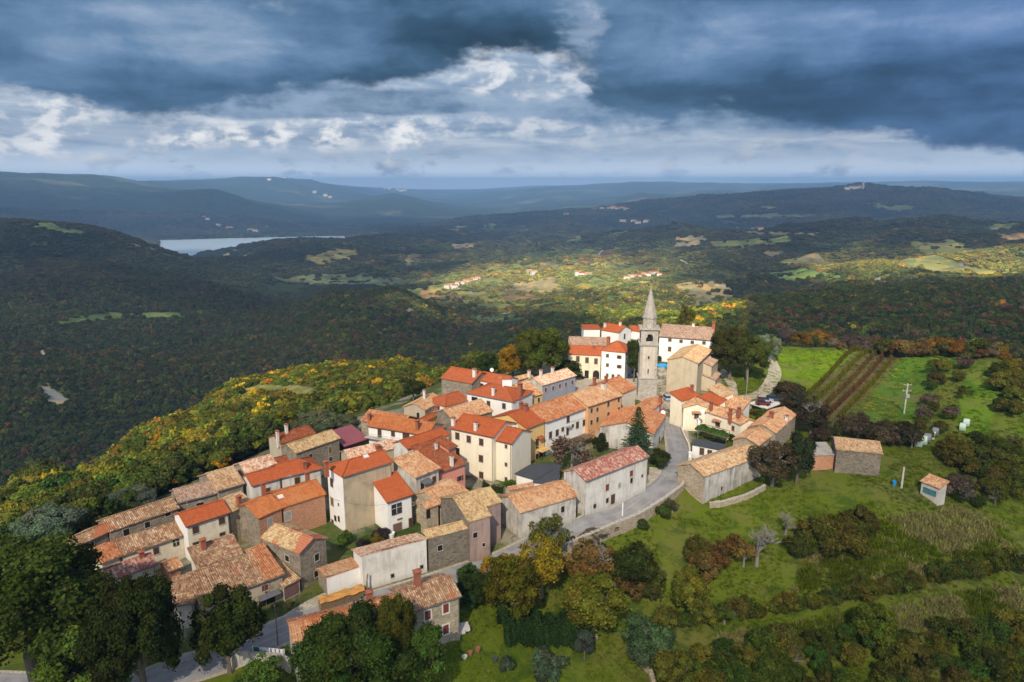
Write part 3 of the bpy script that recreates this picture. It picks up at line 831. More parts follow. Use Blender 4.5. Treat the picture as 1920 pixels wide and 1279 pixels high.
class MB:
    """collects quads/tris with uvs in metres and builds ONE mesh (world coordinates, re-based on the parent)"""
    def __init__(s):
        s.V = []; s.F = []; s.U = []; s.I = []

    def poly(s, pts, mi=0, uv=None):
        k = len(s.V)
        pts = [np.asarray(p, float) for p in pts]
        s.V += pts
        s.F.append(tuple(range(k, k + len(pts))))
        if uv is None:
            nn = np.cross(pts[1] - pts[0], pts[2] - pts[0])
            if np.linalg.norm(nn) < 1e-9 and len(pts) > 3:
                nn = np.cross(pts[2] - pts[0], pts[3] - pts[0])
            nn = nn / (np.linalg.norm(nn) + 1e-12)
            if abs(nn[2]) < .95:
                ux = np.cross([0, 0, 1], nn); ux /= np.linalg.norm(ux) + 1e-12
                vx = np.cross(nn, ux)
            else:
                ux, vx = np.array([1, 0, 0]), np.array([0, 1, 0])
            uv = [(p @ ux, p @ vx) for p in pts]
        s.U += list(uv)
        s.I.append(mi)

    def box(s, c, ax, ay, hx, hy, z0, z1, mi=0, taper=1.0):
        c = np.array([c[0], c[1], 0.0]); ax = np.array([ax[0], ax[1], 0.]); ay = np.array([ay[0], ay[1], 0.])
        b = [c + ax * sx * hx + ay * sy * hy for sx, sy in ((-1, -1), (1, -1), (1, 1), (-1, 1))]
        t = [c + ax * sx * hx * taper + ay * sy * hy * taper for sx, sy in ((-1, -1), (1, -1), (1, 1), (-1, 1))]
        b = [p + [0, 0, z0] for p in b]; t = [p + [0, 0, z1] for p in t]
        for i in range(4):
            j = (i + 1) % 4
            s.poly([b[i], b[j], t[j], t[i]], mi)
        s.poly(t, mi); s.poly(b[::-1], mi)

    def beam(s, a, b, r, mi=0, k=4):
        a = np.asarray(a, float); b = np.asarray(b, float)
        d = b - a; L = np.linalg.norm(d)
        if L < 1e-6: return
        d /= L
        u = np.cross(d, [0, 0, 1]) if abs(d[2]) < .9 else np.cross(d, [1, 0, 0])
        u /= np.linalg.norm(u); v = np.cross(d, u)
        ra, rb = (r, r) if np.isscalar(r) else r
        A = [a + (u * math.cos(t) + v * math.sin(t)) * ra for t in [2 * math.pi * i / k + math.pi / 4 for i in range(k)]]
        B = [b + (u * math.cos(t) + v * math.sin(t)) * rb for t in [2 * math.pi * i / k + math.pi / 4 for i in range(k)]]
        for i in range(k):
            j = (i + 1) % k
            s.poly([A[i], A[j], B[j], B[i]], mi)
        s.poly(A[::-1], mi); s.poly(B, mi)

    def build(s, name, mats, parent=None, smooth=False):
        V = np.array(s.V)
        if parent is not None:
            off = np.array(root_of(parent).location)
            V = V - off
        o = obj_mesh(name, V, s.F, mats, parent, smooth, uv=np.array(s.U), mat_idx=s.I)
        return o


def root_of(o):
    while o.parent is not None:
        o = o.parent
    return o


def slope_patch(mb, p00, p10, p01, p11, kind, mi=0, pitch_rows=.42, seed=0):
    """roof slope: p00-p10 the eave, p01-p11 the ridge; real barrel ripple when rectangular"""
    p00, p10, p01, p11 = [np.asarray(p, float) for p in (p00, p10, p01, p11)]
    Le = np.linalg.norm(p10 - p00); Lr = np.linalg.norm(p11 - p01)
    sl = np.linalg.norm((p01 + p11) / 2 - (p00 + p10) / 2)
    nrm = np.cross(p10 - p00, (p01 + p11) / 2 - p00); nrm /= np.linalg.norm(nrm) + 1e-9
    if nrm[2] < 0: nrm = -nrm
    rect = abs(Le - Lr) < .1 * Le
    rg = np.random.default_rng(int(abs(p00[0] * 37 + p00[1] * 91) * 10) % 99991)
    nu = max(2, int(Le / .07) + 1) if rect else max(2, int(Le / .5) + 1)
    nu = min(nu, 420)
    nv = max(2, int(sl / pitch_rows) + 1)
    U, Vv = np.meshgrid(np.linspace(0, 1, nu), np.linspace(0, 1, nv), indexing='ij')
    A = p00 + (p10 - p00) * U[..., None]; B = p01 + (p11 - p01) * U[..., None]
    Pp = A * (1 - Vv[..., None]) + B * Vv[..., None]
    du = U * Le
    old = kind.startswith('tile') or kind == 'weath'
    if rect:
        h = np.abs(np.sin(du / .28 * math.pi)) * (.075 if old else .03)
    else:
        h = np.zeros(U.shape)
    if old:
        sag = fbm(Pp[..., 0] / 3.0 + seed, Pp[..., 1] / 3.0, 3) * .14
        col_i = np.minimum((du / .28).astype(int), 2000)
        jt = rg.normal(0, .016, (col_i.max() + 1, nv))
        h = h + sag + jt[col_i, np.arange(nv)[None, :]]
        edge = rg.normal(0, .05, col_i.max() + 1)
        dirv = ((p00 + p10) / 2 - (p01 + p11) / 2); dirv /= np.linalg.norm(dirv)
        Pp = Pp + dirv * (edge[col_i] * (Vv < .01))[..., None]
    Pp = Pp + nrm * h[..., None]
    e = (p10 - p00) / max(Le, 1e-6)
    uu = (Pp - p00) @ e; vv = Vv * sl
    UVg = np.stack([uu + seed * 3.3, vv + seed * 1.7], -1).reshape(-1, 2)
    base = len(mb.V)
    mb.V += list(Pp.reshape(-1, 3))
    F = gridfaces(nu, nv)
    # orientation up
    a, b, c = Pp[0, 0], Pp[1, 0], Pp[1, 1]
    if np.cross(b - a, Pp[0, 1] - a)[2] < 0:
        F = F[:, ::-1]
    mb.F += [tuple(f + base) for f in F.tolist()] if False else [tuple(x + base for x in f) for f in F.tolist()]
    mb.U += list(UVg[F.ravel()])
    mb.I += [mi] * len(F)
    # underside slab and edges
    t = .13
    q = [p00, p10, p11, p01]
    lo = [p - np.array([0, 0, t]) for p in q]
    for i in range(4):
        j = (i + 1) % 4
        if np.linalg.norm(q[i] - q[j]) > .05:
            mb.poly([lo[i], lo[j], q[j] + [0, 0, .02], q[i] + [0, 0, .02]], mi)
    mb.poly(lo[::-1] if np.linalg.norm(p11 - p01) > .05 else lo[:3][::-1], mi)


HOUSES = {}


def fit_width(A, B, ze, R1, R2, pitch, kind, nside):
    """width so that the ridge middle falls on the ridge line seen in the photograph"""
    d = B - A; L = np.linalg.norm(d[:2])
    e = d / L
    nrm = np.array([-e[1], e[0], 0]) * nside
    r1 = np.array(R1, float); r2 = np.array(R2, float); rd = r2 - r1
    def f(W):
        k = 1.0 if kind == 'shed' else .5
        mid = (A + B) / 2 + nrm * W * k
        mid[2] = ze + pitch * W * k
        u, v = proj(mid)
        return rd[0] * (v - r1[1]) - rd[1] * (u - r1[0])
    s0 = np.sign(f(.3))
    for W in np.arange(.6, 40, .1):
        if np.sign(f(W)) != s0:
            return float(W)
    return None


def opening(parent, face, p, w_, h_, typ, ax, out):
    """window or door lying on a wall at p (centre): ax along the wall, out its outward normal"""
    z = p[2]
    f = MB(); ax = np.asarray(ax); out = np.asarray(out)
    def bar(cx, cz, bw, bh, d0, d1, mb_, mi=0):
        c = p + ax * cx + out * (d0 + d1) / 2
        mb_.box(c, ax, out, bw / 2, (d1 - d0) / 2, z + cz - bh / 2, z + cz + bh / 2, mi)
    nm = {'D': 'door', 'G': 'garage_door', 'O': 'opening', 'A': 'archway'}.get(typ, 'window')
    fm = {'w': M['frame'], 'W': M['frame'], 'D': M['stoneframe'], 'G': M['stoneframe'], 's': M['stoneframe'], 'r': M['stoneframe'], 'y': M['stoneframe'], 'o': M['stoneframe'], 'd': M['stoneframe'], 'O': M['shut'], 'g': M['shut'], 'A': M['stoneframe'], 'p': M['stoneframe'], 'x': M['stoneframe'], 'T': M['teal']}[typ]
    fw = .10 if typ not in 'W' else .16
    if typ in 'oO': fw = .07
    bar(-w_ / 2 - fw / 2, 0, fw, h_ + 2 * fw, -.05, .05, f); bar(w_ / 2 + fw / 2, 0, fw, h_ + 2 * fw, -.05, .05, f)
    bar(0, h_ / 2 + fw / 2, w_, fw, -.05, .052, f)
    bar(0, -h_ / 2 - fw / 2, w_ + (.1 if nm == 'window' else 0), fw, -.05, .11 if nm == 'window' else .05, f)
    o = f.build(nm, fm, parent)
    g = MB()
    pm = {'s': 'shut', 'w': 'shut', 'W': 'shutred', 'r': 'shutred', 'p': 'shutred', 'y': 'shutgrn', 'd': 'dark', 'o': 'dark', 'O': 'dark', 'g': 'glass', 'D': 'shut', 'G': 'garage', 'A': 'dark', 'x': 'greyroof', 'T': 'teal'}[typ]
    if typ in 'swWry':
        for sx in (-1, 1):
            bar(sx * w_ / 4, 0, w_ / 2 - .02, h_, -.02, .035, g)
            for q in range(3):
                bar(sx * w_ / 4, (q - 1) * h_ / 3.2, w_ / 2 - .14, h_ / 3.2 - .10, .035, .05, g)
        g.build('shutter', M[pm], o)
    elif typ == 'p':
        for sx in (-1, 1):
            bar(sx * w_ * .78, 0, w_ / 2, h_, .03, .07, g)
        g.build('shutter', M[pm], o)
        g = MB(); bar(0, 0, w_, h_, -.03, .015, g); g.build('pane', M['glass'], o)
    elif typ == 'g':
        bar(0, 0, w_, h_, -.03, .012, g)
        g.build('pane', M['glass'], o)
        g = MB(); bar(0, 0, .07, h_, .012, .05, g); bar(0, h_ * .1, w_, .05, .012, .048, g); g.build('frame', M['frame'], o)
    elif typ == 'A':
        n_ = 10
        c = p + out * .02
        pts = [c + ax * (-w_ / 2) + [0, 0, -h_ / 2], c + ax * (w_ / 2) + [0, 0, -h_ / 2]]
        for i in range(n_ + 1):
            t = math.pi * i / n_
            pts.append(c + ax * (w_ / 2 * math.cos(t)) + np.array([0, 0, h_ / 2 - w_ / 2 + w_ / 2 * math.sin(t)]))
        g.poly(pts); g.build('flat_infill', M['dark'], o)
    else:
        bar(0, 0, w_, h_, -.03, .018, g)
        if typ in 'DG':
            for q in range(3):
                bar(0, (q - 1) * h_ / 3.1, w_ - .2, h_ / 3.1 - .12, .018, .04, g)
        g.build('panel' if typ in 'DGx' else 'flat_infill', M[pm], o)  # flat panel; on open types its near-black colour paints the inner shade
    return o


def chimney(roof, x, y, z, h_, wd=.55, mat='chimbrick', ax=(1, 0)):
    ax = np.array([ax[0], ax[1]]); ay = np.array([-ax[1], ax[0]])
    m = MB()
    m.box((x, y), ax, ay, wd / 2, wd / 2, z - 1.2, z + h_ - .28)
    m.box((x, y), ax, ay, wd / 2 + .08, wd / 2 + .08, z + h_ - .28, z + h_ - .18)
    for sx in (-1, 1):
        for sy in (-1, 1):
            m.box(np.array([x, y]) + ax * sx * wd * .36 + ay * sy * wd * .36, ax, ay, .06, .06, z + h_ - .18, z + h_ + .06)
    c = m.build('chimney', M[mat], roof)
    m = MB()
    m.box((x, y), ax, ay, wd / 2 + .14, wd / 2 + .14, z + h_ + .06, z + h_ + .13)
    m.box((x, y), ax, ay, wd / 2 + .02, wd / 2 + .02, z + h_ + .13, z + h_ + .30, 0, .35)
    m.build('cap', M['chimbrick'], c)
    return c


def house(name, label, A, B, ze=6.0, base=None, z0=0.0, R1=None, R2=None, D=None, W=None, pitch=.42, kind='gable', roof='tile_tan', wall='stone', walls=None,
          win=(), chim=(), cat='house', group=None, over=.32, ridge=.5, gutter=True, zbot=None, gcol='metal', base_v=None, nside=None, rdz=0.0, wtop=None, ext=(0, 0)):
    if base is not None:
        g = P(base[0], base[1], z0)
        ze = float(zrow(base_v, g[1]))
    a = P(*A, ze); b = P(*B, ze)
    d = b - a; L = np.linalg.norm(d)
    e = d / L
    if nside is None:
        nside = 1 if (-e[1] * a[0] + e[0] * a[1]) > 0 else -1
    if isinstance(ext, (int, float)): ext = (ext, ext)
    if D is not None:
        dp = P(*D, ze)
        k = (dp - a) @ np.array([-e[1], e[0], 0])
        nside = 1 if k > 0 else -1
        W = W or abs(k)
    if W is None and R1 is not None:
        W = fit_width(a, b, ze, R1, R2, pitch, kind, nside)
        if W is None:
            print('NOFIT', label); W = 7
    if W is None: W = 6.0
    nr = np.array([-e[1], e[0], 0]) * nside
    a = a - e * ext[0]; b = b + e * ext[1]
    # stored points are the eave edge: pull the walls in by the overhang
    ov = over
    a2 = a + nr * ov * .8 + e * .12; b2 = b + nr * ov * .8 - e * .12
    L2 = np.linalg.norm(b2 - a2); W2 = W - ov * 1.6
    zw = ze + pitch * ov * .8 - .10 if kind != 'flat' else ze
    if kind == 'shedf': zw = ze
    root = empty(name, (float((a[0] + b[0]) / 2 + nr[0] * W / 2), float((a[1] + b[1]) / 2 + nr[1] * W / 2), float(z0)))
    tag(root, label, cat, group)
    zb = z0 - 2.5 if zbot is None else zbot
    p = [a2, b2, b2 + nr * W2, a2 + nr * W2]      # F:0-1, R:1-2, Bk:2-3, L:3-0
    wl = MB()
    zr = ze + pitch * W * ridge
    def at(q, z): return np.array([q[0], q[1], z])
    mid = lambda q, r: q + nr * (W2 * ridge)
    tops = {}
    if kind in ('gable', 'hipL', 'hipR'):
        zrw = zr - .12
        gl = [at(p[3], zb), at(p[0], zb), at(p[0], zw), at(a2 + nr * W2 * ridge, zrw), at(p[3], zw)]
        gr_ = [at(p[1], zb), at(p[2], zb), at(p[2], zw), at(b2 + nr * W2 * ridge, zrw), at(p[1], zw)]
        if kind == 'hipL': gl = [gl[0], gl[1], gl[2], gl[4]]
        if kind == 'hipR': gr_ = [gr_[0], gr_[1], gr_[2], gr_[4]]
        fr = [at(p[0], zb), at(p[1], zb), at(p[1], zw), at(p[0], zw)]
        bk = [at(p[2], zb), at(p[3], zb), at(p[3], zw), at(p[2], zw)]
    elif kind == 'shed':
        zt = ze + pitch * W - .12
        fr = [at(p[0], zb), at(p[1], zb), at(p[1], zw), at(p[0], zw)]
        bk = [at(p[2], zb), at(p[3], zb), at(p[3], zt), at(p[2], zt)]
        gl = [at(p[3], zb), at(p[0], zb), at(p[0], zw), at(p[3], zt)]
        gr_ = [at(p[1], zb), at(p[2], zb), at(p[2], zt), at(p[1], zw)]
    else:
        if kind == 'shedf': zw = ze - .12
        zk = zw - pitch * W2 if kind == 'shedf' else zw
        fr = [at(p[0], zb), at(p[1], zb), at(p[1], zw), at(p[0], zw)]
        bk = [at(p[2], zb), at(p[3], zb), at(p[3], zk), at(p[2], zk)]
        gl = [at(p[3], zb), at(p[0], zb), at(p[0], zw), at(p[3], zk)]
        gr_ = [at(p[1], zb), at(p[2], zb), at(p[2], zk), at(p[1], zw)]
    mats = [M[wall]]
    walls = walls or {}
    idx = {}
    for k, nm in walls.items():
        if M[nm] not in mats: mats.append(M[nm])
        idx[k] = mats.index(M[nm])
    for k, poly in (('F', fr), ('R', gr_), ('B', bk), ('L', gl)):
        wl.poly(poly if nside > 0 else poly[::-1], idx.get(k, 0))
    w_o = wl.build('wall', mats, root)
    # roof
    rm = MB()
    ro = None
    rmats = roof if isinstance(roof, str) else roof[0]
    E0 = a - e * .15; E1 = b + e * .15
    F0 = E0 + nr * W; F1 = E1 + nr * W
    sd = abs(hash(label)) % 7 if False else (len(label) * 13 + int(abs(A[0]))) % 17
    bar_ = []
    if kind == 'gable':
        r0 = at(E0 + nr * W * ridge, zr); r1 = at(E1 + nr * W * ridge, zr)
        slope_patch(rm, at(E0, ze), at(E1, ze), r0, r1, rmats, 0, seed=sd)
        slope_patch(rm, at(F1, ze), at(F0, ze), r1, r0, rmats, 0, seed=sd + 3)
        bar_ = [(r0, r1)]
    elif kind in ('hip', 'hipL', 'hipR'):
        inl = W * ridge if kind in ('hip', 'hipL') else 0
        inr = W * ridge if kind in ('hip', 'hipR') else 0
        tot = np.linalg.norm(E1 - E0)
        if inl + inr > tot - .1:
            k_ = (tot - .1) / (inl + inr); inl *= k_; inr *= k_
        r0 = at(E0 + e * inl + nr * W * ridge, zr); r1 = at(E1 - e * inr + nr * W * ridge, zr)
        slope_patch(rm, at(E0, ze), at(E1, ze), r0, r1, rmats, seed=sd)
        slope_patch(rm, at(F1, ze), at(F0, ze), r1, r0, rmats, seed=sd + 3)
        if inl: slope_patch(rm, at(F0, ze), at(E0, ze), r0, r0, rmats, seed=sd + 5)
        if inr: slope_patch(rm, at(E1, ze), at(F1, ze), r1, r1, rmats, seed=sd + 8)
        bar_ = [(r0, r1)]
        if inl: bar_ += [(at(E0, ze), r0), (at(F0, ze), r0)]
        if inr: bar_ += [(at(E1, ze), r1), (at(F1, ze), r1)]
    elif kind == 'shed':
        slope_patch(rm, at(E0, ze), at(E1, ze), at(F0, ze + pitch * W), at(F1, ze + pitch * W), rmats, seed=sd)
        bar_ = [(at(F0, ze + pitch * W), at(F1, ze + pitch * W))]
    elif kind == 'shedf':
        slope_patch(rm, at(F1, ze - pitch * W), at(F0, ze - pitch * W), at(E1, ze), at(E0, ze), rmats, seed=sd)
    else:
        c = (E0 + E1 + F0 + F1) / 4
        rm.box(c, e, nr, np.linalg.norm(E1 - E0) / 2, W / 2, ze - .1, ze + .12)
    if rmats in ('maroon', 'slate', 'greyroof', 'concrete'):
        pass
    rf = rm.build('roof', M[rmats], root)
    if bar_ and rmats not in ('maroon', 'slate', 'greyroof', 'concrete'):
        rr = MB()
        for q0, q1 in bar_:
            n_ = max(1, int(np.linalg.norm(q1 - q0) / .8))
            for i in range(n_):
                t0, t1 = i / n_, (i + 1) / n_
                j_ = np.array([0, 0, rng.normal(0, .015) + .05])
                rr.beam(q0 * (1 - t0) + q1 * t0 + j_, q0 * (1 - t1) + q1 * t1 + j_, (.13, .115), 0, 6)
        rr.build('ridge_tiles', M[rmats], rf)
    if gutter and kind in ('gable', 'hip', 'hipL', 'hipR', 'shed'):
        gt = MB()
        g0 = at(E0 - nr * .05, ze - .10); g1 = at(E1 - nr * .05, ze - .10)
        gt.beam(g0, g1, .075)
        q = at(b2 - nr * .09 - e * .15, ze - .15)
        gt.beam(q, at(q, max(z0 - .3, zb)), .06)
        gt.build('gutter', M[gcol], root)
    planes = {'F': (p[0], -nr, e), 'R': (p[1], e, nr), 'L': (p[0], -e, -nr), 'B': (p[2], nr, -e)}
    for it in win:
        fc_, u, v, ww, hh, typ = it
        q0, out, ax = planes[fc_]
        dr = pix_dir(u, v)
        den = dr @ out
        t = ((q0 - np.array([0, 0, CAMH])) @ out * 1.0) / den if abs(den) > 1e-6 else -1
        # plane through q0 with normal out (vertical)
        t = ((q0[0]) * out[0] + (q0[1]) * out[1]) / (dr[0] * out[0] + dr[1] * out[1])
        pt = np.array([0, 0, CAMH]) + dr * t
        s_ = (pt - q0) @ ax
        ln = L2 if fc_ in 'FB' else W2
        if fc_ == 'L': s_ = -s_
        if not (-.3 < abs(s_) < ln + .6):
            print('WINOFF', name, label[:30], it, round(float(s_), 1), round(float(ln), 1))
        opening(root, fc_, pt, ww, hh, typ, ax, out)
    for it in chim:
        u, v, hh = it[:3]
        mt = it[3] if len(it) > 3 else 'chimbrick'
        # base of the chimney: march the view ray onto the roof surface
        dr = pix_dir(u, v)
        best = None
        for t in np.linspace(60, 330, 2700):
            q = np.array([0, 0, CAMH]) + dr * t
            s_ = (q - a) @ nr
            l_ = (q - a) @ e
            if -1 < s_ < W + 1 and -1.5 < l_ < L + 1.5:
                zz = ze + pitch * (min(s_, W * ridge) if s_ < W * ridge else (W - s_) * ridge / (1 - ridge + 1e-6)) if kind not in ('shed', 'flat') else ze + (pitch * s_ if kind == 'shed' else 0)
                if q[2] <= zz:
                    best = q; break
        if best is None:
            s_ = W * ridge
            t = (a[1] + nr[1] * W / 2) / dr[1]
            best = np.array([0, 0, CAMH]) + dr * t
            print('CHIMOFF', label[:40], it, best.round(1)); continue
        chimney(rf, best[0], best[1], best[2], hh, it[4] if len(it) > 4 else .6, mt, e[:2])
    HOUSES[label] = dict(p=[q[:2] for q in p], ze=ze, W=W, L=L, a=a, b=b, e=e, nr=nr, root=root, roof=rf, zr=zr)
    return root
#@@PART3
S = 'houses of the hill village'
H_ = lambda *a, **k: house(*a, group=k.pop('group', S), **k)
# --- west edge, from the lower left upwards
H_('stone_house', 'low rubble cottage with brown patchy tiles, lowest of the forest edge row', (142, 1026), (205, 997), 4.8, R1=(110, 1015), R2=(187, 987), roof='tile_brown', wall='stone', win=[('F', 171, 1024, .9, .9, 'o')], z0=-1, ext=(.6, 0), gutter=False)
H_('stone_house', 'long rubble house with sagging brown roof and three dark windows on the forest edge', (205, 997), (336, 953), 5.0, R1=(187, 983), R2=(314, 929), roof='tile_brown', wall='stone', win=[('F', 237, 998, .9, 1.1, 'o'), ('F', 276.5, 984, .8, 1.0, 'o'), ('F', 315, 964, .9, .7, 'o')], z0=-1, gutter=False)
H_('stone_house', 'stone house with plain drab pink-brown tile roof above the grey olive trees', (335, 943), (409, 924), 5.6, R1=(316, 919), R2=(391, 903), roof='tile_drab', wall='stone', win=[('F', 375, 945, 1.2, .5, 'o')], z0=-1)
H_('stone_house', 'stone house with pale brown tiles squeezed against the white gable of the long orange roof', (409, 921), (458, 906), 6.2, R1=(388, 888), R2=(440, 873), roof='tile_tan', wall='stone', z0=-1)
H_('stone_house', 'house with cream roof marked by a large pink-red patch, behind the long orange roof', (462, 888), (520, 871), 6.6, R1=(447, 868), R2=(505, 854), roof='tile_pale', wall='palestone', z0=-1, chim=[])
H_('small_house', 'small house with flat-looking plain rust roof tucked behind the cream and pink roof', (524, 873), (545, 867), 6.4, R1=(508, 861), R2=(527, 856), roof='newdark', wall='palestone', z0=-1)
H_('white_house', 'small white house with bright orange roof, one chimney and brown shutters, low on the left', (350, 987.5), (431, 961), 6.4, R1=(328, 965), R2=(406, 940), roof='new', wall='palecream', walls={'L': 'white'}, win=[('F', 367, 993.5, .95, 1.15, 's'), ('F', 416, 976.5, .95, 1.15, 's'), ('F', 367.5, 1020, .95, .7, 's'), ('F', 417, 1001.5, .9, .6, 's')], chim=[(357, 947, 1.5)], gcol='copper')
H_('cottage', 'long low cream cottage with brown and cream striped tile roof and little outside chimney', (228, 1042), (348, 1003), 4.0, R1=(209, 1015), R2=(325, 981), roof='tile_brown', wall='palecream', win=[('F', 293, 1033, .8, 1.1, 's'), ('F', 330, 1017, .7, .9, 'g')], z0=-.5)
H_('cottage', 'short orange-roofed end cottage partly behind the big left tree', (190, 1057), (228, 1042), 4.0, R1=(169, 1032), R2=(209, 1017), roof='tile_red', wall='palecream', z0=-.5)
H_('cottage', 'cottage with pinkish red tile roof flecked with cream, between the big trees and cream cottage', (205, 1090), (293, 1059), 4.0, R1=(182, 1068), R2=(271, 1043), roof='tile_pink', wall='palecream', chim=[(266, 1046, .9)], z0=-.5)
H_('outbuilding', 'low pinkish flecked lean-to roof below the pink-red cottage, half under the trees', (186, 1118), (243, 1097), 2.6, R1=(196, 1094), R2=(252, 1075), roof='tile_pink', wall='palecream', kind='shed', pitch=.3, z0=-.5)
H_('outbuilding', 'tiny brown-tiled shed with dark eaves beside the pink-red cottage', (317, 1072), (342, 1062), 3.4, R1=(294, 1056), R2=(326, 1049), roof='tile_peach', wall='brick', z0=0)
H_('house', 'narrow brown-tiled house with pale blue-grey wall left of the widest brown roof', (318, 1138), (364, 1130), 3.9, R1=(292, 1068), R2=(322, 1074), roof='tile_brown', wall='offwhite', kind='shed', pitch=.25, chim=[(307, 1066, 1.2, 'chimwhite', .7)], over=.2)
H_('house', 'house with brown and red patched roof just above the widest brown roof', (371, 1066), (455, 1038), 4.8, R1=(338, 1039), R2=(416, 1007), roof='tile_brown', wall='offwhite', kind='shed', pitch=.35, chim=[(382, 1030, 1.5)])
H_('house', 'house with the widest brown and cream striped roof near the dirt track', (375, 1133), (500, 1089), 4.1, R1=(325, 1079), R2=(453, 1045), roof='tile_brown', wall='sand', kind='shed', pitch=.28, win=[('F', 497, 1102, .9, .9, 'r')], gcol='metal')
H_('house', 'red-tiled end bay with old stone front right of the dark garage', (500, 1089), (533, 1076), 4.1, R1=(455, 1034), R2=(483, 1024), roof='tile_red', wall='palestone', kind='shed', pitch=.28, win=[('F', 501, 1127, 2.1, 2.2, 'O')])
H_('garage', 'narrow tiled shed with wide faded red timber door against the big stone house', (534, 1100), (563, 1085), 2.6, R1=(504, 1040), R2=(514, 1036), roof='tile_tan', wall='palestone', kind='shed', pitch=.22, win=[('F', 547, 1107, 2.4, 1.9, 'G')], gutter=False)
H_('brick_house', 'left half of the brick house with rust tiled roof, ochre gable and white door', (485, 972), (530, 953), 6.0, R1=(459, 945), R2=(508, 928), roof='weath', wall='brick', walls={'L': 'stone'}, win=[('F', 507, 983, .8, 2.0, 'x')], gutter=False, over=.25)
H_('brick_house', 'brick house with rust tile roof, skylight, red chimney and a bricked window', (530, 952), (611, 927), 6.0, R1=(508, 926), R2=(583, 901), roof='weath', wall='brick', win=[('F', 540, 968, 1.1, 1.5, 'x')], chim=[(577, 903, 1.7), (495, 927, 2.0)], gutter=False, over=.25)
H_('small_house', 'little roof of tan barrel tiles with brick chimney, left behind the brick house', (432, 962), (474, 941), 6.0, R1=(404, 943), R2=(452, 923), roof='tile_tan', wall='palestone', chim=[(449, 949, 1.7)], gutter=False)
H_('stone_house', 'big rubble house with ochre tile roof carrying one broad red patch, gable to the right', (487.5, 1009), (560, 1038), base=(563, 1111), base_v=1038, R1=(527, 986), R2=(593, 1013), roof='tile_patched', wall='stone', pitch=.42, win=[('F', 538.5, 1047, .8, .9, 'd'), ('R', 594, 1045, .8, 1.1, 'd'), ('R', 593, 1076, .8, 1.0, 'o'), ('R', 606, 1071, 1.6, .9, 'o')], gutter=False)
H_('white_house', 'long white house with smooth orange roof, left half with blank white gable', (473, 911), (528, 896), 6.6, R1=(453, 893), R2=(507, 878.5), roof='new', wall='offwhite', walls={'L': 'offwhite'}, win=[('F', 502, 921, .9, 1.2, 's')], z0=0, gcol='metal')
H_('white_house', 'long white house with smooth orange roof, right half meeting the tall house', (528, 896), (592, 881), 6.6, R1=(508, 878.5), R2=(567, 857), roof='new', wall='offwhite', kind='hipR', win=[('F', 557.5, 901, .95, 1.3, 's')], chim=[(572, 879, 1.3)], ext=(0, 1.2))
H_('tall_house', 'tall narrow house with orange hipped roof, white left wall and bare tan right wall', (642.5, 894), (736, 866), base=(641.7, 1007), base_v=894, R1=(656, 861), R2=(719, 842), D=(593, 878.5), roof='new', wall='tan', walls={'L': 'white'}, kind='hipL', win=[('L', 622, 905, .95, 1.5, 's'), ('L', 623, 940.5, .95, 1.4, 'y'), ('L', 629, 972, .6, .9, 'O'), ('L', 635.5, 973, .5, .9, 'O'), ('L', 624, 980.5, .8, 1.2, 's'), ('L', 635, 946, .4, .5, 'o')], chim=[(612, 881, 1.4)])
H_('white_house', 'white house with steep plain orange lean-to roof, large glazed window and mauve garage door', (727, 942.5), (775, 927), base=(728, 1006), base_v=942.5, R1=(683, 902), R2=(737.5, 887), roof='new', wall='white', kind='shed', pitch=.40, win=[('F', 743.7, 954, 1.75, 1.7, 'g'), ('F', 749.6, 973, .9, .22, 'o'), ('F', 745.4, 990, 1.6, 1.7, 'G'), ('F', 769.8, 981, .7, 1.9, 'D'), ('F', 774, 945, .4, .4, 'o')], gcol='copper')
H_('old_house', 'shabby house with tan tiles, small balcony and grey awning, right of the steep orange lean-to', (780, 896), (826, 878.5), 8.4, R1=(736.5, 860), R2=(783, 846), roof='tile_peach', wall='greywash', kind='shed', pitch=.22, win=[('F', 814, 899, .9, 1.2, 's'), ('F', 791.7, 910, .8, 1.9, 'o'), ('F', 787.5, 972, 1.5, 2.4, 'O'), ('F', 789, 945, .6, .8, 's'), ('F', 795, 946, .5, .9, 'x')])
H_('pink_house', 'pink house under a large dark rust roof with two little white chimneys', (826, 886), (875, 869), 7.2, R1=(760, 842), R2=(814.6, 824), roof='newdark', wall='pink', kind='shed', pitch=.27, win=[('F', 862.5, 897, .7, 1.0, 'p')], chim=[(818, 842, 1.2, 'chimwhite', .45), (847, 874, 2.0, 'chimwhite', .5)])
H_('pink_house', 'small upper pink house with dark rust roof against the cream house', (842, 843), (857.5, 836), 9.0, R1=(812, 824), R2=(833, 817), roof='newdark', wall='pink', kind='shed', pitch=.3, win=[('R', 858, 848, .8, 1.6, 'O')])
H_('house', 'plain house with broad smooth orange roof directly above the dark rust roof', (765, 842), (843, 815), 8.6, R1=(743, 828), R2=(824, 803), roof='new', wall='offwhite', gutter=False)
H_('balcony_house', 'white balcony house with long weathered orange roof sloping down to the left', (688.5, 799), (800, 817), 6.5, R1=(702, 776.5), R2=(808, 792), roof='weath', wall='white', win=[('F', 712, 814, .9, 2.2, 'D'), ('F', 737, 813.5, .9, 1.1, 's'), ('F', 761.5, 817, 1.6, 1.6, 's')], chim=[(783, 806, 2.0)], gcol='copper')
H_('open_shed', 'open shed with maroon sheet metal roof', (647, 837), (692, 822), 3.8, R1=(622, 808), R2=(668, 793), roof='maroon', wall='dark', kind='shed', pitch=.25, gutter=False, cat='shed')
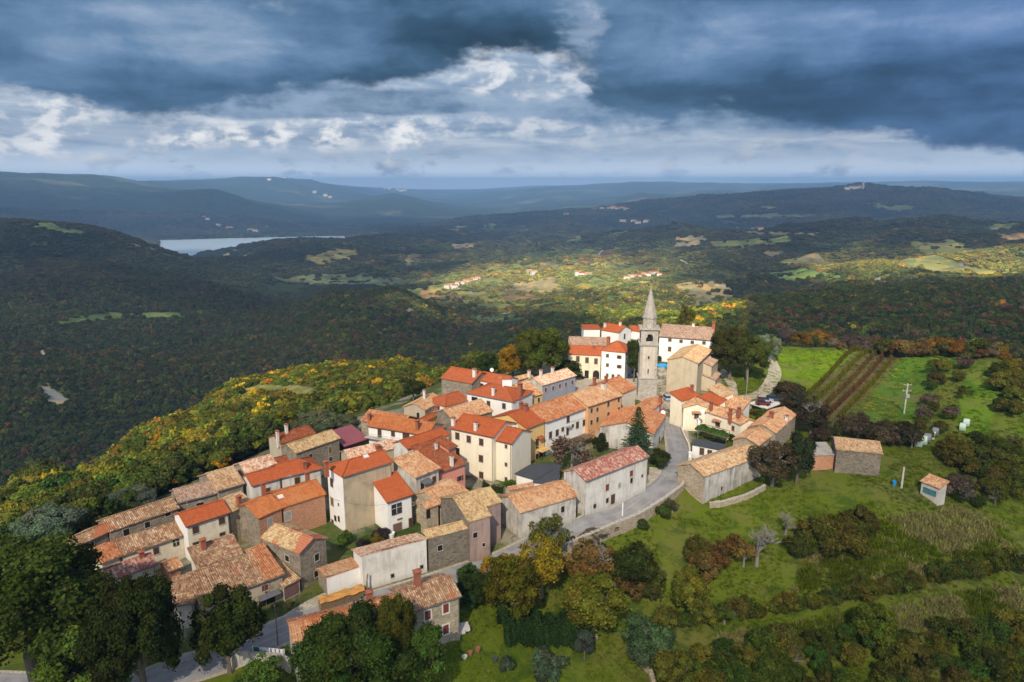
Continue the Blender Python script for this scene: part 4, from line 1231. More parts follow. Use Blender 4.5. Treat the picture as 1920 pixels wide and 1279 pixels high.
H_('stone_house', 'stone house with ochre roof and brown shutter, between the maroon shed and two chimneys', (556, 850), (638, 822), 6.0, R1=(534, 834), R2=(617, 808), roof='tile_ochre', wall='stone', win=[('F', 619, 844, .8, 1.4, 'y'), ('F', 582, 855, .9, .8, 'o'), ('F', 620, 861, .8, .9, 's')], gutter=False, z0=-.5)
H_('house', 'house with dark rust roof and two tall slim chimneys on the upper forest edge', (527, 832), (592, 813), 6.5, R1=(508, 818), R2=(573, 799), roof='newdark', wall='sand', chim=[(537.5, 812, 1.8, 'chimwhite', .5), (521, 828, 2.2, 'chimwhite', .45)], gutter=False, z0=-1.5)
H_('house', 'low house with mottled pink-cream roof in front of the maroon shed', (656, 861), (746, 839), 7.0, R1=(632, 851), R2=(729, 823), roof='tile_pale', wall='sand', chim=[(709, 845, 1.0, 'chimbrick', .8)], gutter=False)
H_('stone_house', 'small stone house with faded red roof behind the balcony house', (675, 789), (750, 802), 6.0, R1=(698, 767), R2=(754, 780), roof='tile_red', wall='palestone', chim=[(693, 788, 1.4)], gutter=False)
H_('stone_house', 'grey stone gable house with tan and orange tiles on the upper left of the village', (798, 769), (821, 756), 6.2, R1=(777, 753), R2=(806, 744), roof='tile_peach', wall='palestone', walls={'L': 'sand'}, win=[('L', 784, 780, .7, 1.6, 'o')], chim=[(796, 748, 2.2, 'chimwhite', .5)], gutter=False, ext=(0, 3))
H_('house', 'white house with red hipped roof right beside the small stone gable', (842, 761), (873, 752), 6.6, R1=(826, 744), R2=(850, 735), roof='newred', wall='white', kind='hipL', ext=(1, 1), gutter=False)
H_('stone_house', 'stone house with broad tan tile roof right behind the tall cream house', (854, 791), (925, 771), 7.6, R1=(835, 771.5), R2=(889, 749), roof='tile_peach', wall='stone', gutter=False)
H_('small_house', 'little yellow-walled house with narrow orange roof and square chimney', (800, 790), (824, 777), 7.2, R1=(790, 784), R2=(817, 771), roof='newred', wall='yellow', chim=[(820, 776, 1.8, 'chimbrick', .8)], gutter=False)
H_('cream_house', 'tall cream house with orange roof, two white chimneys and three storeys of brown shutters', (844, 803), (924, 820), 9.6, R1=(888, 785), R2=(950, 800), roof='new', wall='cream', pitch=.36, kind='gable', win=[('F', 857.7, 817.5, .95, 1.4, 's'), ('F', 879, 823.5, .95, 1.4, 's'), ('F', 902.5, 829, .95, 1.4, 's'), ('F', 902, 860, .95, 1.4, 's'), ('F', 902.5, 891, .95, 1.4, 's')], chim=[(850, 798, 1.6, 'chimwhite', .6), (892, 807, 1.7, 'chimwhite', .6)], W=9.5, gcol='copper')
H_('cream_house', 'lower cream annex with small orange roof and blank right gable', (925, 824.5), (958.6, 832), 8.6, D=(949, 803), roof='new', wall='cream', pitch=.40, W=8.0, win=[('F', 949, 837, .5, .7, 's'), ('F', 949, 871, .5, .7, 's'), ('F', 949, 899, .55, .9, 's')], gcol='copper')
H_('yellow_house', 'yellow house with orange roof, small balcony and arched porch', (988.5, 803.5), (1024, 790), 8.2, R1=(948, 776), R2=(985, 767), roof='new', wall='yellow', pitch=.36, win=[('F', 1007, 832, 1.0, 2.2, 'D'), ('F', 1014, 856, 1.4, 2.0, 'A'), ('F', 1007, 858, .8, 1.6, 'O')], chim=[(977, 768, 1.6), (985.5, 770, 1.4, 'chimbrick', .8)], gcol='metal')
H_('long_house', 'long white house with red and cream mottled roof and brown terrace stairs', (1025, 792.5), (1102, 765), 8.0, R1=(990, 764.5), R2=(1062, 743), roof='tile_red', wall='offwhite', walls={'F': 'white'}, win=[('F', 1032, 816, .9, 1.5, 's'), ('F', 1044.5, 811.5, .95, 1.4, 's'), ('F', 1055, 805, .8, .9, 's'), ('F', 1065, 786.5, .95, 1.5, 's'), ('F', 1073.7, 798.5, .7, .7, 's'), ('F', 1082.5, 797, .95, 1.5, 's'), ('F', 1094.8, 792.7, .9, 1.4, 's'), ('F', 1064, 808, .8, 2.0, 'D')], gcol='metal')
H_('apricot_house', 'apricot house with peach tile roof and two rows of small shutters', (1104, 763), (1168, 742), 8.6, R1=(1065, 741), R2=(1130, 721), roof='tile_peach', wall='orange', win=[('F', 1109, 770, .75, 1.1, 's'), ('F', 1120, 768, .75, .9, 's'), ('F', 1140.6, 758, .8, 1.2, 's'), ('F', 1160, 749.5, .8, 1.1, 's'), ('F', 1108.8, 792, .75, 1.1, 's'), ('F', 1120, 787, .8, 1.2, 's'), ('F', 1140.6, 777.6, .85, 1.2, 's'), ('F', 1160, 768, .85, 1.1, 's')], chim=[(1131.5, 729, 1.4, 'chimwhite', .9)], gcol='copper')
H_('house', 'blank cream-walled house with orange and tan roof just left of the bell tower', (1168, 738), (1194, 727), 7.6, R1=(1133, 716), R2=(1156, 708), roof='tile_red', wall='palecream', chim=[(1114, 727, 2.4), (1136, 718, 1.6)], gutter=False)
H_('white_house', 'white gabled house with worn orange roof behind the tall spruce, beside the road', (1227, 813.5), (1249, 779), 5.0, D=(1134.5, 786.5), roof='tile_red', wall='offwhite', walls={'L': 'greywash'}, pitch=.30, win=[('F', 1243, 812, .7, 1.2, 's'), ('F', 1236, 826, .7, 1.6, 'O')], gcol='metal')
H_('house', 'small orange-tiled house with red chimney just below the bell tower', (1221, 771), (1245, 753), 6.0, D=(1198, 757), roof='tile_red', wall='offwhite', pitch=.34, chim=[(1237.5, 757, 2.0)], gutter=False)
H_('porch', 'small flat maroon porch roof with satellite dish at the roadside bend', (1232, 772), (1250, 769), 4.2, W=4.0, roof='maroon', wall='offwhite', kind='flat', gutter=False)
H_('barn', 'long stained white barn with reddish flecked roof beside the road bend', (1100, 902.5), (1217.4, 856), base=(1100, 972), base_v=902.5, R1=(1071.6, 883.6), R2=(1187.5, 838), roof='tile_pink', wall='greywash', walls={'F': 'offwhite'}, pitch=.42, win=[('F', 1138.5, 914, .85, 1.2, 'r'), ('F', 1138.5, 938.5, .7, .9, 'd'), ('F', 1183.8, 887.5, .85, 1.1, 'r'), ('F', 1183.8, 901, .7, 1.0, 'd'), ('F', 1161.5, 910, .6, .8, 'x'), ('F', 1204, 892, .5, .5, 'd'), ('F', 1115, 949, .7, .8, 'd'), ('F', 1149, 936, 1.1, 1.9, 'D')])  # greyer gable colour also carries its shade; the streaks are stains
H_('barn', 'low grey streaked barn with tan roof between the road and the ruined stone house', (976, 962), (1083, 930.6), base=(975, 1014), base_v=962, R1=(955, 939), R2=(1031, 904.6), roof='tile_peach', wall='greywash', win=[('F', 1055, 955, .7, 1.1, 'd')], gutter=False)
H_('outbuilding', 'flat dark grey membrane roof over a low white wall, in front of the cream house', (1000, 905), (1042, 908), 3.0, W=9.0, roof='slate', wall='white', kind='flat', gutter=False)
H_('outbuilding', 'flat dark grey extension touching the base of the cream annex', (966, 889), (1004, 900), 3.1, W=6.0, roof='slate', wall='white', kind='flat', gutter=False)
H_('outbuilding', 'small tiled pergola roof between flat grey roof and low streaked barn', (957, 920), (1002, 912), 3.6, R1=(957, 914), R2=(1010, 901), roof='tile_peach', wall='offwhite', kind='shed', pitch=.2, gutter=False)
H_('ruined_house', 'abandoned stone house with broken tan roof and blotchy pink-grey front', (880, 979), (921, 967), 7.0, R1=(843, 934), R2=(893, 921), roof='tile_ochre', wall='mauve', walls={'L': 'darkstone'}, win=[('F', 891, 1003.5, .75, .9, 'o'), ('F', 907, 1021.5, .5, .6, 'd')], gutter=False, over=.2)
H_('ruined_house', 'recessed right bay of the abandoned stone house with mauve stained wall', (912, 951), (941, 941), 7.0, R1=(893, 921), R2=(919, 915), roof='tile_ochre', wall='mauve', gutter=False, over=.2)
H_('stone_house', 'low grey rubble house with one dark hole of a window, between white wall and ruin', (803, 1010), (880, 990), 5.6, base=(804.5, 1074.5), base_v=1010, R1=(775, 999), R2=(860, 979), roof='tile_ochre', wall='darkstone', kind='shed', pitch=.25, win=[('F', 825, 1027.5, .8, .9, 'o')], gutter=False, over=.25)
H_('old_house', 'low tan roof behind the abandoned stone house, below the pink wall', (835, 953), (882, 925), 4.6, R1=(800, 920), R2=(845, 896), roof='tile_peach', wall='palestone', gutter=False)
H_('small_house', 'small stone annex with tall dark window left of the ruined gable', (800, 954), (824, 946), 5.4, R1=(792, 944), R2=(818, 935), roof='tile_peach', wall='palestone', win=[('F', 803, 964, .6, 1.4, 'O')], gutter=False)
H_('white_building', 'tall blank white wall building with thin pale tile lean-to roof facing the road', (677, 1042), (801, 1010), base=(804, 1075.5), base_v=1010, W=4.6, roof='tile_pale', wall='white', walls={'F': 'offwhite'}, kind='shedf', pitch=.27, win=[('F', 736, 1079.5, .5, .6, 'd'), ('F', 790.6, 1063, .5, .6, 'd')], gutter=False, over=.12)
H_('white_building', 'lower smooth white extension with small tiled roof, above the woodpile', (611, 1083), (676, 1061), base=(612.7, 1121), base_v=1083, W=3.6, roof='tile_peach', wall='white', walls={'L': 'stone'}, kind='shedf', pitch=.1, gutter=False, over=.12)
H_('stone_house', 'foreground stone house with white-framed brown windows and striped tile roof', (783, 1145), (864, 1117.5), base=(864.5, 1184), base_v=1117.5, R1=(748, 1107), R2=(834, 1083), roof='tile_brown', wall='palestone', win=[('F', 802, 1153.5, .8, 1.3, 'W'), ('F', 836, 1140.5, .8, 1.3, 'W'), ('F', 836, 1180, .8, 1.3, 'W')], chim=[(783, 1098, 2.0, 'chimbrick', .75)], ext=(1.2, 0))
H_('stone_house', 'foreground long house with tan barrel tiles hidden by the dark walnut tree', (550, 1206), (770, 1146), 4.6, R1=(524, 1181), R2=(748, 1112), roof='tile_red', wall='greywash', walls={'L': 'greywash'}, chim=[(693, 1126, 1.2, 'chimbrick', .7)], gutter=False)
# --- middle top and the square
H_('house', 'left red-roofed house with stone wall, white band and white chimney on the far edge', (826, 709), (884, 719.5), 7.5, R1=(847, 688.5), R2=(902, 697), roof='newred', wall='stone', chim=[(889.6, 706, 2.0, 'chimwhite', .8)], gutter=False, z0=-1)
H_('house', 'right red-roofed house with pink shutters beside the white chimney', (892, 712.5), (946, 722), 7.3, R1=(905, 697), R2=(958, 706), roof='newred', wall='white', win=[('F', 902, 723, .8, 1.2, 'p')], chim=[(928, 700, 1.2)], gutter=False, z0=-1)
H_('white_house', 'square white house with red hipped roof and a white water tank on top', (874, 737), (961.5, 753.5), 8.4, W=9.5, R1=(927, 718), R2=(958, 722), roof='newred', wall='white', walls={}, kind='hip', pitch=.36, win=[('F', 916, 757, .9, 1.3, 's'), ('F', 945, 761.5, .9, 1.3, 's'), ('F', 890, 748, 1.6, .8, 'O')], chim=[(925, 741, 1.9, 'chimwhite', .6), (975, 732, 1.6, 'chimbrick', .9)], gcol='metal')
H_('yellow_house', 'little yellow house with old orange tiles behind the hipped red roof', (994, 746), (1019, 738), 6.8, R1=(962, 722), R2=(990, 714), roof='tile_peach', wall='yellow', win=[('F', 999, 753, .7, 1.1, 's'), ('F', 1010, 750, .7, 1.1, 's')], gutter=False)
H_('long_house', 'long blue-grey house with pale tile roof and five small windows on the square', (1018, 723), (1081, 704.5), 6.0, R1=(996, 710), R2=(1046, 695.5), roof='tile_pale', wall='bluegrey', walls={'L': 'greywash'}, win=[('F', 1023, 731, .75, 1.1, 'r'), ('F', 1037, 728, .75, 1.1, 'r'), ('F', 1049.6, 724, .75, 1.1, 'r'), ('F', 1061, 721, .75, 1.1, 'r'), ('F', 1073, 717, .75, 1.1, 'r')], chim=[(1036, 700, 1.6, 'chimwhite', .6), (1014, 706, 1.8, 'chimwhite', .6)], gutter=False)
H_('house', 'low tan-roofed house behind the left end of the blue-grey house', (960, 716), (1000, 706), 6.0, R1=(965, 708), R2=(992, 699), roof='tile_peach', wall='palestone', chim=[(992, 707, 1.8, 'chimwhite', .6)], gutter=False)
H_('town_house', 'white three storey house with red hipped roof and brown shutters on the square', (1127, 657), (1173, 661.5), base=(1129, 712), base_v=657, W=8.5, roof='newred', wall='white', walls={'R': 'bluegrey'}, kind='hip', pitch=.55, win=[('F', 1139, 667, .8, 1.0, 's'), ('F', 1161, 669.7, .7, 1.0, 'p'), ('F', 1139, 684.6, .8, 1.0, 's'), ('F', 1161, 687.5, .7, 1.0, 'p'), ('F', 1138.6, 703.7, .7, 1.0, 's'), ('F', 1149.4, 705.7, .8, 1.2, 's'), ('F', 1160, 706, .8, 1.2, 's')], chim=[(1140.5, 645, 2.0, 'chimbrick', .9)], gutter=False)  # right wall coloured blue-grey to paint in its shaded side
H_('town_house', 'cream house with flat red roof, three shutters and an arched passage on the square', (1066, 664), (1127, 667), base=(1092, 710), base_v=665, R1=(1066, 647), R2=(1128, 650), roof='newred', wall='palecream', win=[('F', 1083.5, 673, 1.0, 1.7, 's'), ('F', 1100.7, 675.5, 1.0, 1.7, 's'), ('F', 1117.5, 677.5, 1.0, 1.7, 's'), ('F', 1100, 702, 1.1, 2.3, 'O'), ('F', 1117.7, 702.5, 1.9, 2.6, 'A')], chim=[(1113, 656, 1.2)], gutter=False)
H_('house', 'old brown-roofed building behind the cream arched house', (1066, 647), (1136, 649), 8.0, R1=(1069, 630.5), R2=(1136, 634), roof='tile_drab', wall='palestone', gutter=False)
H_('white_house', 'white house with orange gable roof and two chimneys on the far edge of the hill', (1126.6, 618.5), (1160, 624), 9.0, R1=(1140, 607), R2=(1172, 610.5), roof='new', wall='white', win=[('R', 1171, 631, .9, 1.8, 'D')], chim=[(1134.5, 613, 1.4, 'chimwhite', .7), (1153, 608, 1.6, 'chimwhite', .7), (1163, 610, 1.2, 'chimwhite', .7)], gutter=False)
H_('white_house', 'white house with narrow orange roof just left of the spire base', (1176, 618), (1199, 622), 8.4, R1=(1179, 611), R2=(1200, 612), roof='new', wall='white', gutter=False)
H_('white_house', 'flat roofed white modern house on the far edge, left of the gabled one', (1094, 617.5), (1126, 617.5), 7.5, W=8, roof='new', wall='white', kind='flat', gutter=False)
H_('long_house', 'very long white building with drab brown tiles right of the bell tower', (1235.6, 631), (1334, 638.5), base=(1236, 677.4), base_v=631, R1=(1233, 608), R2=(1341, 614), roof='tile_drab', wall='white', win=[('F', 1256, 637.5, 1.0, 1.0, 's'), ('F', 1277, 640, 1.0, 1.0, 's'), ('F', 1298, 642, 1.0, 1.0, 's'), ('F', 1320, 643, 1.0, 1.0, 's'), ('F', 1255.5, 654.5, 1.0, 1.5, 's'), ('F', 1236.5, 674, 1.4, 2.4, 'A')], chim=[(1300, 612, 1.2, 'chimwhite', .8), (1338, 616, 2.0, 'chimbrick', .9)], gcol='copper')
H_('church', 'sand-coloured stone church with blank west gable and tan tile roof', (1310, 681.5), (1336, 657), base=(1248, 738.5), base_v=676, D=(1247.6, 676), roof='tile_tan', wall='sand', pitch=.32, gutter=True, gcol='metal', cat='church')
H_('church_annex', 'upper side chapel with small tile roof on the right of the church', (1336, 687), (1348.5, 674), 7.4, W=4.5, nside=1, R1=(1320, 682), R2=(1334, 668), roof='tile_drab', wall='sand', kind='shed', pitch=.35, gutter=False, cat='chapel')
H_('church_annex', 'low sacristy with brown tiles at the foot of the church', (1343, 713), (1352, 701), 3.8, W=5.5, nside=1, R1=(1313, 704), R2=(1321, 690), roof='tile_drab', wall='sand', kind='shed', pitch=.3, gutter=False, cat='annex')
# --- east of the road
H_('yellow_house', 'pale yellow house with wide gable, awning over one window and peach tiles', (1280.4, 764), (1277, 752), 5.8, D=(1338, 777), roof='tile_peach', wall='cream', walls={}, pitch=.34, win=[('L', 1306, 780, 1.0, 1.3, 's')], gutter=False, over=.25)
H_('yellow_house', 'pale yellow wing with peach tiles and brown door right of the awning gable', (1322, 772), (1363, 785), 5.2, W=6.0, R1=(1342, 760), R2=(1378, 772), roof='tile_peach', wall='cream', win=[('F', 1346, 794, 1.2, 1.5, 's')], chim=[(1333, 771, 2.2), (1369, 783, 2.0), (1385, 782, 2.2)], gutter=False)
H_('yellow_house', 'lowest pale yellow wing with small window and garage by the pergola', (1363, 785), (1388, 797), 4.6, W=5, R1=(1379, 774), R2=(1398.5, 784), roof='tile_peach', wall='cream', win=[('F', 1374.6, 803, .9, 1.1, 'r'), ('F', 1373.4, 822, 2.2, 1.6, 'O')], gutter=False)
H_('house', 'house with smooth orange roof sloping towards the road, behind the awning gable', (1279, 752), (1314, 742), 6.8, R1=(1297, 724), R2=(1336, 712), roof='new', wall='cream', kind='shed', pitch=.33, chim=[(1297, 736, 1.8), (1347.5, 755, 3.2)], gutter=False)
H_('house', 'house with vivid orange roof below the tan roof, in the cluster east of the road', (1311, 745), (1345, 760), 6.7, R1=(1321, 732), R2=(1353, 746), roof='new', wall='cream', kind='shed', pitch=.4, gutter=False)
H_('house', 'house with tan tile roof and red chimney on top of the eastern cluster', (1326, 729), (1354, 746), 7.6, R1=(1334, 714.5), R2=(1365, 728), roof='tile_tan', wall='palecream', kind='shed', pitch=.4, chim=[(1321, 724, 1.6, 'chimbrick', .8)], gutter=False)
H_('house', 'grey-walled house with old orange and tan roof at the right of the eastern cluster', (1349.5, 759.5), (1391, 770), 6.0, R1=(1365, 734), R2=(1403, 752), roof='tile_peach', wall='offwhite', kind='shed', pitch=.45, gutter=False)
H_('outbuilding', 'low white outbuilding with flat slate grey roof at the roadside garden', (1297, 833.5), (1354, 844.5), 2.9, W=3.6, roof='slate', wall='white', kind='flat', win=[('F', 1316, 846.5, .9, 1.5, 's'), ('F', 1330.7, 849.5, .9, 1.3, 's')], gutter=False)
H_('barn', 'long stone barn with tan roof, black-streaked whitewash and blue-grey door, on the meadow', (1321.6, 894), (1427, 856), z0=-2.3, base=(1321.6, 944.8), base_v=894, R1=(1297, 879.7), R2=(1414, 817), roof='tile_tan', wall='greywash', walls={'L': 'palestone'}, win=[('F', 1377.6, 907.5, 1.4, 1.9, 'x'), ('F', 1353, 916, .5, .9, 'd')], gutter=False, ext=(0, 1.0))
H_('house', 'stone-walled house with tan front roof and red chimney above the dark bushy tree', (1424, 836), (1462, 806), 3.8, z0=-1.5, R1=(1406, 815), R2=(1442, 787), roof='tile_peach', wall='palestone', chim=[(1445, 792, 2.4, 'chimbrick', .8)], gutter=False)
H_('house', 'end house of the eastern row with orange rear roof and grey side wall', (1456, 812), (1495, 777.7), 4.6, z0=-1.2, R1=(1436.6, 792), R2=(1469, 762), roof='tile_peach', wall='palestone', chim=[(1474.6, 789, 1.2, 'chimwhite', .6)], gutter=False)
H_('stone_barn', 'square stone barn with striped tan roof standing alone on the meadow edge', (1568.4, 842.4), (1654.8, 851), z0=-1, base=(1567.5, 887.5), base_v=842.4, R1=(1569, 820), R2=(1655, 830), roof='tile_tan', wall='darkstone', pitch=.3, gutter=False, cat='barn')
H_('annex', 'low brick lean-to with grey sheet roof on the left of the lone stone barn', (1525, 854), (1567, 853), 2.4, z0=-1, W=4.5, R1=(1524, 841), R2=(1567, 837), roof='greyroof', wall='brick', kind='shed', pitch=.25, gutter=False, cat='lean-to')
H_('garden_shed', 'small garden shed with tiled roof and teal boards on the meadow slope', (1726, 902), (1762, 916), 0.6, z0=-2.4, R1=(1728, 884), R2=(1766, 898), roof='tile_peach', wall='offwhite', walls={'L': 'teal'}, kind='shed', pitch=.35, win=[('F', 1743, 922, 2.4, .9, 'T')], gutter=False, cat='shed', zbot=-5)
#@@PART4
# ------------------------------------------------------------------ bell tower
def bell_tower():
    a = P(1198.3, 708.5, 7.2); c = P(1197, 744.5, 0)
    zb = lambda v: float(zrow(v, c[1] - .2))
    # south-west corner and front edge direction
    p0 = P(1197.2, 744.8, 0)[:2]
    ang = R(-6)
    ax = np.array([math.cos(ang), math.sin(ang)]); ay = np.array([-ax[1], ax[0]])
    wd = 4.55
    cen = p0 + ax * wd / 2 + ay * wd / 2
    root = empty('bell_tower', (cen[0], cen[1], 0))
    tag(root, 'slender grey stone bell tower with arched belfry and pointed octagonal spire', 'bell tower')
    z1, z2, z3, z4, z5, z6 = [zb(v) for v in (708.5, 648.6, 618, 598, 540, 744)]
    def stage(name, w0, za, zb_, mat, tp=1.0, cor=0):
        m = MB(); m.box(cen, ax, ay, w0 / 2, w0 / 2, za, zb_, 0, tp)
        o = m.build(name, mat, root)
        return o
    stage('plinth', wd + .5, -2, z1 - .3, M['ashlar'], .97)
    m = MB()
    for zz, ww, h_ in ((z1 - .3, wd + .75, .35), (z2 - .1, wd + .35, .28), (z2 + .18, wd + .75, .3), (z3 - .25, wd + .5, .25), (z3, wd + 1.0, .38)):
        m.box(cen, ax, ay, ww / 2, ww / 2, zz, zz + h_)
    for sx in (-1, 1):
        for sy in (-1, 1):
            m.box(cen + ax * sx * (wd / 2 - .28) + ay * sy * (wd / 2 - .28), ax, ay, .34, .34, z1 + .05, z2 - .1)
    m.build('cornice', M['ashlar'], root)
    m = MB(); m.box(cen, ax, ay, wd / 2, wd / 2, z1, z2)
    sh = m.build('shaft', wall_plaster('tower_render', (.46, .41, .34), .6, (.30, .27, .23), .3), root)
    # belfry: four corner piers, arches over, open inside
    m = MB(); hw = wd / 2
    zt = z3 - .25; zo = z2 + .48
    pw = 1.35
    for sx in (-1, 1):
        for sy in (-1, 1):
            m.box(cen + ax * sx * (hw - pw / 2) + ay * sy * (hw - pw / 2), ax, ay, pw / 2, pw / 2, zo, zt)
    ow = wd - 2 * pw; spring = zt - 1.0 - ow / 2
    for dx, dy in ((ax, ay), (ay, -ax), (-ax, -ay), (-ay, ax)):
        base = cen - dy * hw
        n_ = 10
        for off in (0.0, .45):
            pts = []
            for i in range(n_ + 1):
                t = math.pi * i / n_
                q = base + dx * (ow / 2 * math.cos(t)) + dy * off
                pts.append(np.array([q[0], q[1], spring + ow / 2 * math.sin(t)]))
            for i in range(n_):
                u0, u1 = pts[i], pts[i + 1]
                m.poly([u1, u0, np.array([u0[0], u0[1], zt]), np.array([u1[0], u1[1], zt])])
        for i in range(n_):
            t0, t1 = math.pi * i / n_, math.pi * (i + 1) / n_
            f = lambda t, o_: np.array([*(base + dx * (ow / 2 * math.cos(t)) + dy * o_), spring + ow / 2 * math.sin(t)])
            m.poly([f(t0, 0), f(t1, 0), f(t1, .45), f(t0, .45)])
        # parapet below the opening
        m.box(base + dy * .25, dx, dy, ow / 2, .2, zo, zo + .75)
    m.box(cen, ax, ay, hw - .5, hw - .5, zt - .3, zt)
    m.build('belfry', M['ashlar'], root)
    # bell
    m = MB()
    prof = [(.05, .9), (.28, .85), (.36, .6), (.42, .3), (.62, 0)]
    zz = spring - .6
    for (r0, h0), (r1, h1) in zip(prof, prof[1:]):
        for i in range(12):
            t0, t1 = 2 * math.pi * i / 12, 2 * math.pi * (i + 1) / 12
            m.poly([(cen[0] + r1 * math.cos(t0), cen[1] + r1 * math.sin(t0), zz + h1), (cen[0] + r1 * math.cos(t1), cen[1] + r1 * math.sin(t1), zz + h1), (cen[0] + r0 * math.cos(t1), cen[1] + r0 * math.sin(t1), zz + h0), (cen[0] + r0 * math.cos(t0), cen[1] + r0 * math.sin(t0), zz + h0)])
    m.beam((cen[0] - ax[0] * (hw - .8), cen[1] - ax[1] * (hw - .8), zz + 1.0), (cen[0] + ax[0] * (hw - .8), cen[1] + ax[1] * (hw - .8), zz + 1.0), .1)
    m.build('bell', plain('bronze', (.09, .075, .04), .5, .6), root)
    def octo(name, r0, r1, za, zb_, mat):
        m = MB()
        for i in range(8):
            t0, t1 = ang + math.pi / 8 + math.pi / 4 * i, ang + math.pi / 8 + math.pi / 4 * (i + 1)
            q = lambda r, t, z: (cen[0] + r * math.cos(t), cen[1] + r * math.sin(t), z)
            m.poly([q(r0, t0, za), q(r0, t1, za), q(r1, t1, zb_), q(r1, t0, zb_)])
        return m.build(name, mat, root)
    octo('drum', 1.95, 1.85, z3 + .38, z4, M['spire'])
    octo('drum_cornice', 2.12, 2.12, z4, z4 + .25, M['ashlar'])
    octo('spire', 1.98, .06, z4 + .25, z5, M['spire'])
    m = MB(); m.beam((cen[0], cen[1], z5 - .2), (cen[0], cen[1], z5 + .9), .05); m.beam((cen[0] - .25, cen[1], z5 + .6), (cen[0] + .25, cen[1], z5 + .6), .04)
    m.build('cross', M['mast'], root)
    for (z_, w_, h_) in ((z2 - 3.2, .45, .8), (z1 + 1.9, .3, 1.3)):
        p = np.array([*(cen - ay * hw), z_])
        opening(root, 'F', p, w_, h_, 'd', np.array([*ax, 0]), np.array([*-ay, 0]))
    return root
bell_tower()


# ------------------------------------------------------------------ walls, fences, yards
def wall_run(name, label, pts, h_, th, mat, cat='wall', cap=None, group=None, top=None, drop=.8):
    """freestanding wall along points (metres), following the ground; th thick"""
    pts = np.asarray(pts, float)
    root = None
    m = MB()
    for i in range(len(pts) - 1):
        a, b = pts[i], pts[i + 1]
        d = b[:2] - a[:2]; L = np.linalg.norm(d)
        if L < .01: continue
        d /= L; n_ = np.array([-d[1], d[0]])
        za = float(terr(a[0], a[1])) if len(a) < 3 or top is None else a[2]
        zb = float(terr(b[0], b[1])) if len(b) < 3 or top is None else b[2]
        if top is not None: za = zb = top
        ta, tb = za + h_ + rng.normal(0, .04), zb + h_ + rng.normal(0, .04)
        q = lambda p, s, z: np.array([p[0] + n_[0] * s, p[1] + n_[1] * s, z])
        lo = min(float(terr(a[0], a[1])), float(terr(b[0], b[1]))) - drop - (2.2 if top is not None else 0)
        s = th / 2
        m.poly([q(a, -s, lo), q(b, -s, lo), q(b, -s, tb), q(a, -s, ta)])
        m.poly([q(b, s, lo), q(a, s, lo), q(a, s, ta), q(b, s, tb)])
        m.poly([q(a, -s, ta), q(b, -s, tb), q(b, s, tb), q(a, s, ta)])
        m.poly([q(a, s, lo), q(a, -s, lo), q(a, -s, ta), q(a, s, ta)])
        m.poly([q(b, -s, lo), q(b, s, lo), q(b, s, tb), q(b, -s, tb)])
    o = m.build(name, mat)
    tag(o, label, cat, group)
    if cap:
        c = MB()
        for i in range(len(pts) - 1):
            a, b = pts[i], pts[i + 1]
            L = np.linalg.norm(b[:2] - a[:2]); n_ = max(1, int(L / .55))
            for k in range(n_):
                t = (k + .5) / n_
                p = a[:2] * (1 - t) + b[:2] * t
                d = (b[:2] - a[:2]) / L
                z = (top if top is not None else float(terr(p[0], p[1]))) + h_ + .02
                c.box(p + rng.normal(0, .04, 2), d, np.array([-d[1], d[0]]), .27, th / 2 + .04, z - .05, z + abs(rng.normal(.13, .04)))
        c.build('coping', M[cap], o)
    return o


rw = np.array([[p[0], p[1], 0] for p in road_wall[::2]])
wall_run('retaining_wall', 'rubble retaining wall with pale coping stones below the curving road', rw, .35, .5, M['palestone'], cap='stoneframe', top=0.0, drop=2.6)
gp = lambda lst, z=0.0: np.array([P(u, v, z) for u, v in lst])
hp = lambda lst: np.array([hit(u, v) for u, v in lst])
wall_run('yard_wall', 'low curved rubble wall round the walled yard below the streaked meadow barn', hp([(1330, 952), (1350, 950), (1375, 944), (1400, 936), (1420, 926), (1434, 918)]), 1.0, .4, M['palestone'], cap='stoneframe')
wall_run('garden_wall', 'low dry stone wall under the dark hedge in the lower garden', hp([(950, 1196), (1000, 1199), (1050, 1199), (1120, 1197)]), .5, .4, M['stone'])
wall_run('garden_wall', 'white plastered garden wall left of the tall spruce', gp([(1112, 822), (1136, 831), (1160, 842)]), 2.0, .25, M['greywash'])
wall_run('garden_wall', 'cream roadside parapet wall below the pale yellow gable', gp([(1277, 806), (1283, 822), (1291, 838), (1294, 856), (1293, 866)]), .9, .3, M['palecream'])
wall_run('garden_wall', 'rubble wall end sticking out of the undergrowth at the bottom edge', hp([(1204, 1248), (1218, 1262), (1226, 1285)]), .7, .6, M['palestone'])
wall_run('curved_wall', 'curved grey concrete retaining wall with white rim under the washing line', hp([(434, 1262), (440, 1248), (462, 1247), (500, 1250), (530, 1252), (545, 1262)]), 1.9, .3, M['greywash'], cap=None)
wall_run('fence_wall', 'stone curb wall of the garden under the cream house', gp([(884, 898), (905, 912), (940, 925), (960, 930)]), .8, .25, M['palestone'])


